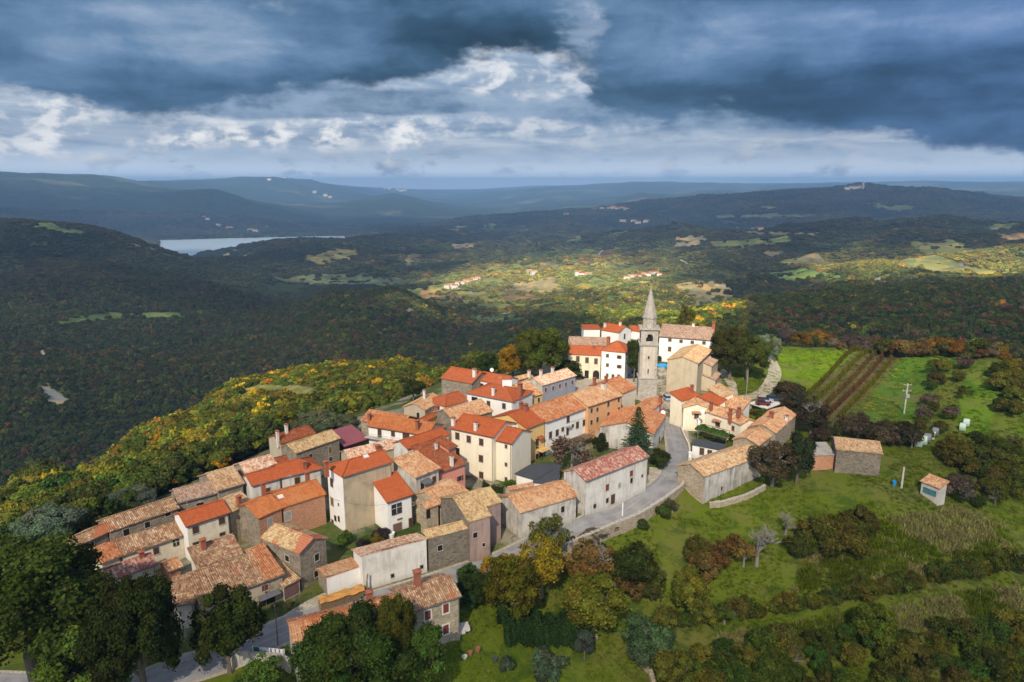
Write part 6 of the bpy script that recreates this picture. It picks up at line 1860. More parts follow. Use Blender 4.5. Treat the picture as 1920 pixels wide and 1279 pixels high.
def crown_mesh(name, *a, mat=None, **k):
    V, F, CV, CF, fc, cf = crown_data(*a, **k)
    me = bpy.data.meshes.new(name)
    VV = np.concatenate([V, CV]).astype(np.float32)
    me.vertices.add(len(VV)); me.vertices.foreach_set('co', VV.ravel())
    loops = np.concatenate([F.ravel(), CF.ravel()]).astype(np.int32)
    me.loops.add(len(loops)); me.loops.foreach_set('vertex_index', loops)
    me.polygons.add(len(F) + len(CF))
    st = np.concatenate([np.arange(len(F)) * 4, len(F) * 4 + np.arange(len(CF)) * 3]).astype(np.int32)
    tt = np.concatenate([np.full(len(F), 4), np.full(len(CF), 3)]).astype(np.int32)
    me.polygons.foreach_set('loop_start', st); me.polygons.foreach_set('loop_total', tt)
    me.update(calc_edges=True)
    at = me.attributes.new('leafvar', 'FLOAT_COLOR', 'FACE')
    cc = np.concatenate([fc, cf]); cc = np.concatenate([cc, np.ones((len(cc), 1))], 1).astype(np.float32)
    at.data.foreach_set('color', cc.ravel())
    me.materials.append(mat or LEAF)
    return me


def branches_mesh(name, seed, depth=4, mat=None, spread=.6, trunk=.05):
    rg = random.Random(seed); m = MB()
    def grow(p, d, L, r, lv):
        d = d / np.linalg.norm(d)
        q = p + d * L
        m.beam(p, q, (r, r * .62), 0, 5 if lv < 2 else 3)
        if lv >= depth: return
        for i in range(3 if lv else 5):
            nd = d + np.array([rg.gauss(0, spread), rg.gauss(0, spread), rg.gauss(.12, spread * .5)])
            grow(p + d * L * rg.uniform(.55, 1.0), nd, L * rg.uniform(.55, .8), r * .58, lv + 1)
    grow(np.array([0, 0, -.05]), np.array([0, 0, 1.0]), .38, trunk, 0)
    V = np.array(m.V)
    mx = V[:, 2].max(); V /= mx
    me = bpy.data.meshes.new(name); me.from_pydata(V.tolist(), [], m.F)
    me.materials.append(mat or palebark)
    return me


def trunk_mesh(name, seed):
    rg = random.Random(seed); m = MB()
    pts = [np.array([0, 0, -.12]), np.array([rg.gauss(0, .02), rg.gauss(0, .02), .25]), np.array([rg.gauss(0, .04), rg.gauss(0, .04), .5])]
    m.beam(pts[0], pts[1], (.055, .038), 0, 8); m.beam(pts[1], pts[2], (.038, .03), 0, 8)
    for i in range(7):
        a = i * 2.4 + rg.random(); L = rg.uniform(.25, .42)
        s = pts[1] + (pts[2] - pts[1]) * rg.random()
        e = s + np.array([math.cos(a) * L * .75, math.sin(a) * L * .75, L * .7])
        m.beam(s, e, (.02, .009), 0, 5)
        for k in range(2):
            a2 = a + rg.uniform(-.8, .8); e2 = e + np.array([math.cos(a2) * .12, math.sin(a2) * .12, .12]); m.beam(e, e2, (.009, .004), 0, 4)
    me = bpy.data.meshes.new(name); me.from_pydata([list(v) for v in m.V], [], m.F); me.materials.append(bark)
    return me


PR = {
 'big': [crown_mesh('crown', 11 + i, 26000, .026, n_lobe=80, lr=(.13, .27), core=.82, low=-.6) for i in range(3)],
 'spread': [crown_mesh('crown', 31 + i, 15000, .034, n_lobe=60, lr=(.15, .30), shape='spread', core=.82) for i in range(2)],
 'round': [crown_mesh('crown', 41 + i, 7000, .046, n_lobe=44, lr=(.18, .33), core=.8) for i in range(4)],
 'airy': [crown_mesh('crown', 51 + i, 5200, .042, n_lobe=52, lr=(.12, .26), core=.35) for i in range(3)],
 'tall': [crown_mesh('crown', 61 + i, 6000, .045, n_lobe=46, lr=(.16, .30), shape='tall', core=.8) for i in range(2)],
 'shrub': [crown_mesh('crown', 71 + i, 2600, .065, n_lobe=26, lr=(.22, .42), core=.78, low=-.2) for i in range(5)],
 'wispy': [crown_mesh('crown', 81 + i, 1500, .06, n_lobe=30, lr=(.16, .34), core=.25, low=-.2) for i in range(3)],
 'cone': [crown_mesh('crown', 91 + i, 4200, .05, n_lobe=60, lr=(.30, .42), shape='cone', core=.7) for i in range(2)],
 'bare': [branches_mesh('branches', 5 + i, 5) for i in range(3)],
 'slope': [crown_mesh('crown', 111 + i, 1500, .085, n_lobe=26, lr=(.20, .40), core=.8, low=-.4) for i in range(6)],
}
TRUNKS = [trunk_mesh('trunk', i) for i in range(3)]
_pi = {}


def leafcol(o, c):
    o.color = (*c, 1)


def plant(name, label, cat, kind, col, u, vb, vt, wpx, group=None, pos=None, trunk=True, hm=None, rm=None, bare=False):
    p = hit(u, vb) if pos is None else np.array(pos, float)
    if p is None: print('NOHIT', label); return
    d = p[1]
    h_ = hm if hm is not None else float(zrow(vt, d)) - p[2]
    h_ = max(h_, .6)
    r_ = rm if rm is not None else wpx / 2 / FPX * math.hypot(d, CAMH - p[2])
    root = empty(name, p); tag(root, label, cat, group)
    root.rotation_euler[2] = rng.uniform(0, 6.28)
    _pi[kind] = _pi.get(kind, -1) + 1
    me = PR[kind][_pi[kind] % len(PR[kind])]
    shr = kind in ('shrub', 'wispy')
    if kind == 'bare':
        c = bpy.data.objects.new('branches', me); COL.objects.link(c); c.parent = root; c.scale = (h_ * .9, h_ * .9, h_)
        return root
    c = bpy.data.objects.new('crown', me); COL.objects.link(c); c.parent = root
    rz = h_ * (.56 if shr else .44) if kind != 'cone' else h_ * .5
    c.location = (0, 0, h_ - rz * (.95 if kind != 'cone' else 1.0))
    c.scale = (r_ * rng.uniform(.97, 1.1), r_ * rng.uniform(.97, 1.1), rz)
    leafcol(c, np.clip(np.array(col) * rng.uniform(.92, 1.08, 3), 0, 1))
    if trunk and not shr:
        t = bpy.data.objects.new('trunk', TRUNKS[_pi[kind] % 3]); COL.objects.link(t); t.parent = root
        tw = min(h_ * 1.0, r_ * 1.6)
        t.scale = (tw, tw, h_ * .95)
    if bare:
        b = bpy.data.objects.new('branches', PR['bare'][_pi[kind] % 3]); COL.objects.link(b); b.parent = root; b.scale = (r_ * 1.35, r_ * 1.35, h_ * .96)
    return root


DG = (.036, .048, .011); MG = (.047, .064, .012); YG = (.120, .125, .012); YE = (.38, .26, .015); ORG = (.40, .17, .015); OL = (.105, .135, .085); BR = (.10, .065, .026); RB = (.17, .07, .02); OLD = (.06, .085, .055); LG = (.085, .14, .022); GB = (.085, .075, .03)
T = lambda name, label, kind, col, u, vb, vt, w_, cat='tree', **k: plant(name, label, cat, kind, col, u, vb, vt, w_, **k)
# foreground giants
T('broadleaf_tree', 'huge dense green tree filling the lower left corner', 'big', MG, 75, 1290, 1008, 270)
T('broadleaf_tree', 'large round green tree right of the huge corner tree, against the widest brown roof', 'big', DG, 272, 1335, 1080, 165)
T('broadleaf_tree', 'dark rounded street tree in front of the cream garage house', 'round', DG, 432, 1262, 1110, 128)
T('broadleaf_tree', 'lighter green tree low between the two big left trees', 'round', LG, 178, 1350, 1178, 150)
T('dead_tree', 'pale leafless tree among the big trees of the lower left corner', 'bare', MG, 165, 1275, 1105, 120)
T('dead_tree', 'bare pale branches rising beside the light green tree', 'bare', MG, 205, 1280, 1120, 100)
T('walnut_tree', 'broad dark walnut tree covering the foreground long house', 'big', (.040, .058, .012), 668, 1335, 1158, 205)
T('walnut_tree', 'dark walnut crown with yellowing top in front of the chimney', 'big', (.075, .085, .012), 740, 1290, 1120, 92)
T('young_tree', 'brighter green bushy tree right of the dark walnut', 'tall', (.055, .085, .014), 800, 1305, 1178, 95)
T('young_tree', 'light green sapling over the curved concrete wall', 'airy', LG, 495, 1310, 1235, 90)
T('walnut_tree', 'yellow-leaved walnut tree spreading over the edge of the road', 'airy', (.25, .18, .014), 1015, 1120, 1008, 110, bare=True)
T('walnut_tree', 'yellow tree leaning over the road left of the others', 'airy', (.28, .19, .014), 945, 1120, 1038, 78)
T('walnut_tree', 'olive-yellow tree in front of the dark hedge', 'round', (.11, .105, .014), 962, 1172, 1048, 105)
T('walnut_tree', 'yellow-green tree at the right end of the dark hedge', 'round', (.10, .10, .014), 1112, 1197, 1082, 118)
T('brown_tree', 'thinning brown tree below the retaining wall', 'airy', (.14, .085, .025), 1105, 1110, 1012, 105, bare=True)
T('young_tree', 'green and brown young tree standing in front of the grey streaked barn', 'airy', (.085, .085, .022), 1026, 1062, 965, 78, bare=True)
T('broadleaf_tree', 'dark green round tree right of the thinning brown tree', 'round', DG, 1182, 1112, 1022, 92)
T('broadleaf_tree', 'small yellow-green conical tree alone on the lower meadow', 'round', (.10, .095, .013), 1290, 1162, 1068, 72)
T('fig_tree', 'large bluish green fig tree on the lower right lawn', 'round', (.060, .090, .045), 1212, 1250, 1165, 95)
T('broadleaf_tree', 'yellow-green bush tree at the bottom edge below the fig tree', 'round', (.085, .085, .016), 1262, 1310, 1222, 70)
T('olive_tree', 'slim dark olive tree in front of the dry stone wall', 'tall', OLD, 1095, 1236, 1182, 44)
T('olive_tree', 'wide grey-green olive bush at the bottom edge of the lawn', 'shrub', OLD, 1028, 1272, 1222, 62)
T('olive_tree', 'small grey-green bush on the lawn', 'shrub', OLD, 948, 1262, 1230, 26)
T('broadleaf_tree', 'round green and yellow tree lowest on the scrubby slope', 'round', (.085, .088, .013), 1636, 1215, 1135, 72)
T('dark_tree', 'dark brown-green bushy tree hiding the end of the meadow barn', 'airy', (.095, .075, .035), 1448, 912, 826, 100, bare=True)
T('dark_tree', 'dark green tree right behind the brown bushy tree', 'round', (.035, .048, .018), 1492, 908, 815, 66)
T('dark_tree', 'dark thinning tree at the corner of the vineyard', 'airy', (.065, .055, .028), 1520, 815, 745, 78, bare=True)
T('chestnut_tree', 'large dark chestnut tree right of the church', 'big', (.050, .062, .012), 1368, 712, 612, 96)
T('chestnut_tree', 'second dark chestnut crown at the foot of the long field', 'big', (.060, .072, .013), 1402, 716, 628, 78)
T('plane_tree', 'large rounded green plane tree beside the square', 'big', (.062, .078, .012), 1015, 716, 612, 112)
T('plane_tree', 'orange-yellow autumn tree left of the large plane tree', 'round', (.26, .15, .012), 963, 715, 645, 60)
T('plane_tree', 'small dark green tree left of the orange-yellow one', 'round', (.036, .055, .012), 915, 712, 662, 44)
T('plane_tree', 'low dark green tree spreading in front of the arched house', 'shrub', DG, 1066, 716, 678, 60)
T('broadleaf_tree', 'dark green tree between town house and bell tower', 'tall', DG, 1188, 716, 632, 40)
T('broadleaf_tree', 'light yellow-green tree behind the very long white building', 'round', (.16, .16, .02), 1312, 640, 594, 40, pos=P(1312, 640, 0) + [0, 22, -1], hm=10.5, rm=3.4)
T('brown_shrub', 'large leafless brown bush in the yard of the long white house', 'wispy', (.12, .085, .055), 1072, 882, 818, 84, bare=True)
T('evergreen_shrub', 'dark conical evergreen beside the brown bush', 'shrub', DG, 1126, 847, 812, 30)
T('evergreen_shrub', 'dark green hedge bush beside the road under the spruce', 'shrub', DG, 1237, 874, 846, 46)
T('evergreen_shrub', 'small green shrub before the cream annex', 'shrub', (.06, .11, .015), 955, 917, 901, 24)
T('grey_olive', 'big silver-grey olive tree lowest beside the left forest edge', 'spread', OL, 98, 1040, 950, 125)
T('grey_olive', 'silver-grey olive tree above the long rubble house', 'spread', OL, 250, 962, 918, 95)
T('grey_olive', 'large soft grey-green olive grove tree behind the maroon shed', 'spread', (.13, .155, .08), 598, 828, 765, 92)
T('grey_olive', 'grey-green olive tree just right of the large one behind the maroon shed', 'spread', (.12, .15, .08), 648, 818, 775, 60)
T('grey_olive', 'small grey olive tree left of the rust roof with tall chimneys', 'spread', OL, 455, 862, 842, 34)
T('orange_tree', 'bright orange round tree above the cream and pink roof', 'round', (.46, .22, .012), 416, 880, 850, 40)
T('orange_tree', 'smaller orange tree in the woods lower left of the bright one', 'round', (.40, .20, .02), 335, 912, 880, 40)
T('dark_pine', 'dark conical pine on the slope left of the rust roof', 'cone', (.018, .036, .018), 430, 850, 802, 40)
T('lime_tree', 'dark green rounded tree left of the red-roofed edge houses', 'round', DG, 775, 752, 712, 46)
T('olive_tree', 'pale grey olive tree first from the left on the top edge of the field', 'round', (.17, .20, .12), 1432, 652, 626, 28)
T('olive_tree', 'tall pale grey olive tree standing inside the field corner', 'tall', (.16, .19, .11), 1453, 680, 630, 26)
T('orange_tree', 'golden orange tree on the far top edge of the green field', 'round', (.36, .20, .012), 1532, 650, 621, 48)
T('bare_tree', 'single leafless pale sapling on the meadow', 'bare', MG, 1473, 1002, 957, 30)
T('bare_tree', 'leafless pale tree beside the brown shrubs on the meadow', 'bare', MG, 1418, 1062, 985, 40)

# spruce with layered drooping boughs
def spruce_mesh(seed):
    rg = np.random.default_rng(seed); C = []; N = []; tone = []
    for L_ in range(30):
        t = (L_ / 30) ** .92
        z = .06 + .93 * t; Rr = (1 - t) ** .85 * .5 + .012
        nb = int(8 + 7 * (1 - t))
        for b in range(nb):
            a = 2 * math.pi * (b + rg.random() * .8) / nb; ln = Rr * rg.uniform(.62, 1.12); tn = rg.uniform(.65, 1.3)
            k = int(10 + 34 * ln / .5)
            s_ = np.sqrt(rg.random(k)); w_ = (rg.random(k) - .5) * .11 * (1.1 - s_)
            x = ln * s_; zz = z - .10 * s_ * ln / .5 + .05 * (s_ ** 3) * ln / .5 + rg.normal(0, .005, k)
            C.append(np.stack([math.cos(a) * x - math.sin(a) * w_, math.sin(a) * x + math.cos(a) * w_, zz], 1))
            N.append(np.stack([math.cos(a) * .35 + rg.normal(0, .3, k), math.sin(a) * .35 + rg.normal(0, .3, k), np.full(k, .9)], 1)); tone.append(np.full(k, tn))
    C = np.concatenate(C); N = np.concatenate(N); tone = np.concatenate(tone)
    V = leaf_quads(C, N, .0155, rg, .45); F = np.arange(len(V)).reshape(-1, 4)
    me = bpy.data.meshes.new('crown'); me.from_pydata(V.tolist(), [], F.tolist())
    at = me.attributes.new('leafvar', 'FLOAT_COLOR', 'FACE')
    cc = (tone * rg.uniform(.6, 1.4, len(tone)))[:, None] * np.ones((1, 4)); cc[:, 3] = 1
    at.data.foreach_set('color', cc.astype(np.float32).ravel()); me.materials.append(LEAF)
    return me
p = P(1194, 862, 0); hh = float(zrow(760, p[1]))
sr = empty('spruce_tree', p); tag(sr, 'tall dark green spruce with drooping boughs beside the road', 'tree')
c = bpy.data.objects.new('crown', spruce_mesh(4)); COL.objects.link(c); c.parent = sr; c.scale = (hh * .80, hh * .80, hh); leafcol(c, (.038, .078, .024))
m = MB(); m.beam((0, 0, -.5), (0, 0, hh * .9), (.28, .05), 0, 8)
t_ = bpy.data.meshes.new('trunk'); t_.from_pydata([list(v) for v in m.V], [], m.F); t_.materials.append(bark)
c = bpy.data.objects.new('trunk', t_); COL.objects.link(c); c.parent = sr


# antennas and cables
def antenna(key, t, h_=2.2):
    H = next(h for k, h in HOUSES.items() if k.startswith(key))
    q = H['a'] + H['e'] * H['L'] * t + H['nr'] * H['W'] * .5; q = np.array([q[0], q[1], H['zr'] - .4])
    m = MB(); m.beam(q, q + [0, 0, h_ + .4], .028)
    for k in range(5): m.beam(q + [-.5 + .05 * k, (k - 2) * .18, h_ + .2], q + [.5 - .05 * k, (k - 2) * .18, h_ + .2], .014)
    m.beam(q + [0, -.4, h_ + .2], q + [0, .4, h_ + .2], .016)
    m.build('antenna', M['mast'], H['roof'])
for k_, t_a in (('brick house with rust', .4), ('long white house with smooth orange roof, left', .7), ('pink house under', .35), ('house with mottled', .5), ('long white house with red', .75), ('apricot', .3), ('square white', .5), ('house with broad smooth', .6), ('plain house', .6), ('cream house with flat', .4), ('small white house', .2), ('foreground stone', .4), ('stone house with broad', .6), ('white house with orange gable', .1), ('yellow house', .5)):
    try: antenna(k_, t_a)
    except StopIteration: pass
def cable(label, a, za, b, zb_, sag=.8):
    A_c, B_c = P(*a, za), P(*b, zb_); m = MB(); pr_ = A_c
    for i in range(1, 17):
        t = i / 16; q = A_c * (1 - t) + B_c * t - [0, 0, sag * 4 * t * (1 - t)]
        m.beam(pr_, q, .022, 0, 3); pr_ = q
    tag(m.build('cable', M['slate']), label, 'overhead cable')
cable('overhead cable from the brick house ridge to the long orange roof', (449, 940), 7.6, (640, 868), 9.5)
cable('overhead cable along the front of the long white house', (1030, 800), 6.6, (1168, 752), 7.0)
cable('overhead cable from the rusty pole to the garage house', (521, 1150), 5.0, (533, 1080), 4.2, .3)
cable('overhead cable crossing the vine pergola garden', (1309, 800), 4.2, (1440, 830), 5.0)
cable('overhead cable over the small yard behind the white wall', (611, 930), 6.5, (728, 945), 6.0)

# hedges, vine rows, vines: strips of leaves following a line
def leaf_strip(name, label, pts, w_, h_, col, nper, leaf, cat, group=None, z0=.1, kind=None, posts=None, core=.8):
    rg = np.random.default_rng(int(abs(pts[0][0] * 10)) + 5)
    pts = np.asarray(pts, float); L = np.concatenate([[0], np.cumsum(np.linalg.norm(np.diff(pts[:, :2], axis=0), axis=1))])
    n_ = int(L[-1] * nper)
    s_ = rg.random(n_) * L[-1]
    X_ = np.interp(s_, L, pts[:, 0]); Y_ = np.interp(s_, L, pts[:, 1])
    d = (pts[-1] - pts[0])[:2]; d /= np.linalg.norm(d); nn = np.array([-d[1], d[0]])
    lump = 1 + .28 * np.sin(s_ * 1.9 + 1) * np.sin(s_ * .83) + .12 * np.sin(s_ * 5.1)
    a = rg.uniform(-.25, math.pi + .25, n_); rr_ = rg.uniform(.8, 1.08, n_) * lump
    off = np.cos(a) * w_ / 2 * rr_; zz = np.maximum(np.sin(a), -.1) * h_ * rr_ * rg.uniform(.55, 1, n_) ** .5
    C = np.stack([X_ + nn[0] * off, Y_ + nn[1] * off, terr(X_, Y_) + z0 + zz], 1)
    N = np.stack([nn[0] * np.cos(a), nn[1] * np.cos(a), np.sin(a) + .2], 1) + rg.normal(0, .5, (n_, 3))
    org = np.array([pts[0][0], pts[0][1], float(terr(pts[0][0], pts[0][1]))])
    V = leaf_quads(C, N, leaf, rg) - org; F = np.arange(len(V)).reshape(-1, 4).tolist()
    V = V.tolist()
    # inner mass
    k = max(2, int(L[-1] / .9)); base = len(V)
    for i in range(k + 1):
        s = L[-1] * i / k; x = np.interp(s, L, pts[:, 0]); y = np.interp(s, L, pts[:, 1]); q = core * (1 + .28 * math.sin(s * 1.9 + 1) * math.sin(s * .83))
        z = float(terr(x, y)) + z0
        for o_, h2 in ((-.42, 0), (-.38, .6), (0, .88), (.38, .6), (.42, 0)):
            V.append([x + nn[0] * o_ * w_ * q - org[0], y + nn[1] * o_ * w_ * q - org[1], z + h2 * h_ * q - org[2]])
    for i in range(k):
        for j in range(4):
            b0 = base + i * 5 + j; F.append((b0, b0 + 1, b0 + 6, b0 + 5))
    me = bpy.data.meshes.new('foliage'); me.from_pydata(V, [], F)
    at = me.attributes.new('leafvar', 'FLOAT_COLOR', 'FACE')
    cl_ = .75 + .6 * (vnoise(C[:, 0] / 1.2, C[:, 1] / 1.2) + .5)
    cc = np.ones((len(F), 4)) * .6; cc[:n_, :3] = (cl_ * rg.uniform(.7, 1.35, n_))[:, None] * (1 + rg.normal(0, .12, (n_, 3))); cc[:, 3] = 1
    at.data.foreach_set('color', cc.astype(np.float32).ravel()); me.materials.append(LEAF)
    if posts is None:
        o = bpy.data.objects.new(name, me); COL.objects.link(o); o.location = org; leafcol(o, col); tag(o, label, cat, group, kind); return o
    root = empty(name, org); tag(root, label, cat, group)
    o = bpy.data.objects.new('foliage', me); COL.objects.link(o); o.parent = root; leafcol(o, col)
    m = MB()
    for s in np.arange(0, L[-1], posts):
        x = np.interp(s, L, pts[:, 0]); y = np.interp(s, L, pts[:, 1]); z = float(terr(x, y)); m.beam((x, y, z - .2), (x, y, z + h_ + .35), .05)
    m.build('stakes', M['wood'], root)
    return root
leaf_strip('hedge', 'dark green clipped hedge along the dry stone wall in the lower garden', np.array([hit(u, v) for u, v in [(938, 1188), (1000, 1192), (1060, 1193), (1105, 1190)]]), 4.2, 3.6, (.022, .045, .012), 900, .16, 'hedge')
vr = [((1484, 768), (1615, 655), YG, 'first row from the left, mostly yellow-green leaves'), ((1508, 772), (1636, 657), YG, 'second row from the left, yellow-green leaves'), ((1532, 776), (1654, 659), (.13, .09, .03), 'middle row, brown and yellow leaves'), ((1552, 780), (1671, 662), (.15, .085, .035), 'fourth row from the left, russet brown leaves'), ((1572, 785), (1689, 663), (.13, .12, .015), 'rightmost row, dull yellow-green leaves')]
for (a, b, c, lb) in vr:
    A_p, B_p = hit(*a), P(b[0], b[1] + 1.5, 0)
    leaf_strip('vine_row', 'vineyard row, ' + lb, np.array([A_p * (1 - t) + B_p * t for t in np.linspace(0, 1, 12)]), 0.8, 1.55, c, 190, .13, 'vine row', 'vine rows of the small vineyard', posts=5.0)
pcn = np.array(PERG)
vp = np.array([pcn[0] * (1 - t) + pcn[1] * t for t in np.linspace(-.05, 1.05, 8)]); 
o = leaf_strip('climbing_vine', 'green climbing vine covering the timber pergola', vp + (pcn[3] - pcn[0]) / 2, 3.2, .7, (.05, .10, .015), 420, .14, 'vine', z0=2.4)
leaf_strip('climbing_vine', 'dark green creeper climbing the wire fence of the cream house garden', gp([(905, 917), (925, 926), (945, 930)]), .5, 1.4, DG, 260, .12, 'creeper')

# --- shrubs and hedgerows scattered where the photograph has them
def scatter(poly, n_, kinds, cols, hpx, wk, label, name, cat, group, seed, mind=None, line=False):
    rg = np.random.default_rng(seed); cnt = 0; tries = 0; used = []; roots = []
    if line: Lc = np.concatenate([[0], np.cumsum([math.dist(a, b) for a, b in zip(poly[:-1], poly[1:])])])
    us = [q[0] for q in poly]; vs = [q[1] for q in poly]
    while cnt < n_ and tries < n_ * 40:
        tries += 1
        if line:
            s_ = Lc[-1] * (cnt + rg.random() * .8) / n_; u = np.interp(s_, Lc, us) + rg.normal(0, 3); v = np.interp(s_, Lc, vs) + rg.normal(0, 3)
        else:
            u = rg.uniform(min(us), max(us)); v = rg.uniform(min(vs), max(vs))
            if not inpoly(np.array(u), np.array(v), poly): continue
            if mind and any(math.hypot(u - a, (v - b) * 1.6) < mind for a, b in used): continue
        used.append((u, v)); hp_ = rg.uniform(*hpx); k = kinds[rg.integers(len(kinds))]; c = cols[rg.integers(len(cols))]
        r0 = T(name, label, k, c, u, v, v - hp_, hp_ * wk * rg.uniform(.8, 1.3), cat=cat, group=group, trunk=False, bare=(k == 'wispy' and cnt % 4 == 0))
        if r0: roots.append((u, r0))
        if r0 and n_ >= 50:
            cn = ['dull green', 'olive', 'dark green', 'yellow-green', 'russet', 'deep green'][cols.index(c) % 6]
            zn = 'right of the fig tree' if u < 1440 else 'below the lowest round yellow tree' if u < 1700 else 'in the lower right corner'
            zr_ = 'upper ' if v < 1240 else 'lower '
            r0['label'] = ('leafless ' if k == 'wispy' else '') + ('tall ' if hp_ > 46 else 'mid-sized ' if hp_ > 36 else 'low ') + cn + ' shrub in the ' + zr_ + 'scrub, ' + zn
        cnt += 1
    if n_ < 50:
        roots.sort(key=lambda t: t[0])
        for i, (_, r0) in enumerate(roots): r0['label'] = ordinal(i) + ' from the left, ' + label
ORD = 'first second third fourth fifth sixth seventh eighth ninth tenth eleventh twelfth thirteenth fourteenth fifteenth sixteenth seventeenth eighteenth nineteenth'.split()
def ordinal(i):
    if i < 19: return ORD[i]
    t, r = divmod(i + 1, 10); tens = ['', '', 'twenty', 'thirty', 'forty'][t]
    return tens + '-' + ORD[r - 1] if r else {20: 'twentieth', 30: 'thirtieth', 40: 'fortieth'}[i + 1]
SC = [(.060, .078, .012), (.085, .090, .014), (.045, .066, .012), (.110, .105, .016), (.080, .076, .016)]
scatter([(1235, 1178), (1330, 1172), (1450, 1150), (1560, 1135), (1660, 1112), (1780, 1092), (1915, 1070)], 46, ['shrub', 'shrub', 'wispy'], SC, (18, 42), 1.15, 'shrub of the long hedgerow crossing the lower meadow', 'shrub', 'shrub', 'shrubs of the hedgerow crossing the meadow', 1, line=True)
scatter([(1290, 1232), (1500, 1212), (1700, 1205), (1925, 1190), (1925, 1310), (1250, 1310)], 74, ['shrub', 'shrub', 'wispy'], SC + [(.04, .075, .012)], (22, 48), 1.25, 'shrub in the dense scrub along the bottom right of the slope', 'shrub', 'shrub', 'scrub at the bottom of the slope', 2, mind=22)
scatter([(1490, 1040), (1510, 1025), (1600, 1000), (1625, 1025), (1600, 1052), (1520, 1060)], 11, ['shrub'], [(.055, .062, .012), (.075, .070, .013)], (32, 60), 1.1, 'shrub of the dark clump in the middle of the meadow', 'shrub', 'shrub', 'dark clump of shrubs in the meadow', 3, mind=14)
scatter([(1290, 1050), (1380, 1030), (1400, 1075), (1310, 1095)], 9, ['shrub', 'wispy'], [(.12, .075, .022), (.085, .080, .016)], (28, 52), 1.0, 'russet shrub of the brownish clump left of the bare trees', 'shrub', 'shrub', 'russet clump of shrubs in the meadow', 4, mind=18)
scatter([(1745, 700), (1800, 680), (1830, 700), (1800, 780), (1760, 830), (1700, 860), (1660, 850), (1720, 790)], 18, ['shrub', 'wispy'], SC + [(.12, .09, .06)], (14, 30), 1.3, 'bush in the hedge between cabbage patch and grass strip', 'bush', 'bush', 'bushes beside the cabbage patch', 5, mind=13)
scatter([(1865, 690), (1900, 680), (1925, 700), (1900, 780), (1870, 790)], 9, ['shrub'], SC, (20, 40), 1.3, 'bush between the two grass strips at the right edge', 'bush', 'bush', 'bushes between the grass strips', 6, mind=14)
scatter([(1780, 840), (1925, 830), (1925, 960), (1790, 950), (1765, 900)], 28, ['shrub', 'shrub', 'wispy'], SC + [(.10, .08, .05)], (22, 44), 1.3, 'bush of the thicket right of the teal garden shed', 'bush', 'bush', 'thicket right of the garden shed', 7, mind=14)
scatter([(1520, 815), (1600, 800), (1700, 820), (1720, 850), (1660, 838), (1560, 826), (1530, 835)], 22, ['shrub', 'wispy'], [(.060, .050, .025), (.045, .052, .018), (.09, .065, .04)], (20, 38), 1.4, 'dark bush of the thicket behind the lone stone barn', 'bush', 'bush', 'thicket behind the lone stone barn', 8, mind=13)
scatter([(1470, 648), (1530, 650), (1600, 656), (1690, 666), (1760, 668), (1850, 672), (1925, 676)], 40, ['shrub', 'wispy', 'shrub'], [(.16, .10, .035), (.20, .12, .02), (.09, .10, .02), (.15, .11, .07), (.07, .085, .02)], (14, 34), 1.2, 'autumn shrub in the far row along the top edge of fields', 'shrub', 'shrub', 'shrubs along the far edge of the fields', 9, line=True)
scatter([(1060, 1020), (1130, 1000), (1210, 968), (1262, 940), (1270, 955), (1200, 1000), (1100, 1040)], 9, ['shrub', 'wispy'], [(.075, .075, .03), (.05, .065, .018), (.11, .09, .05)], (12, 24), 1.5, 'low bush growing against the rubble retaining wall', 'bush', 'bush', 'bushes along the retaining wall', 10, mind=18)
scatter([(865, 1110), (900, 1095), (935, 1110), (920, 1150), (880, 1150)], 6, ['shrub'], [(.04, .065, .014), (.03, .05, .012)], (28, 46), 1.2, 'dark green bush right of the foreground stone house', 'bush', 'bush', 'bushes right of the foreground house', 11, mind=16)
scatter([(1085, 1040), (1160, 1050), (1230, 1080), (1200, 1140), (1150, 1130), (1090, 1090)], 12, ['shrub', 'wispy'], [(.05, .055, .014), (.09, .065, .02)], (30, 55), 1.2, 'shrub of the mixed thicket between yellow trees and dark round tree', 'shrub', 'shrub', 'mixed thicket below the road', 12, mind=18)
scatter([(645, 1015), (700, 1000), (720, 1010), (700, 1030), (650, 1035)], 6, ['shrub'], [(.06, .10, .015), (.16, .12, .02), (.05, .04, .04)], (12, 22), 1.6, 'low overgrown bush in the small yard behind the tall white wall', 'bush', 'bush', 'weeds in the small yard', 13, mind=12)
scatter([(1405, 775), (1440, 778), (1450, 790), (1420, 795)], 5, ['shrub'], [(.12, .11, .015), (.07, .10, .015)], (10, 16), 1.6, 'yellow-green bush below the white parking deck', 'bush', 'bush', 'bushes below the parking deck', 14, mind=9)
scatter([(1455, 740), (1490, 735), (1500, 770), (1470, 775)], 7, ['shrub', 'wispy'], [(.055, .05, .03), (.07, .06, .025)], (22, 36), 1.2, 'dark bush between the parking deck and the green field', 'bush', 'bush', 'bushes beside the green field', 15, mind=11)

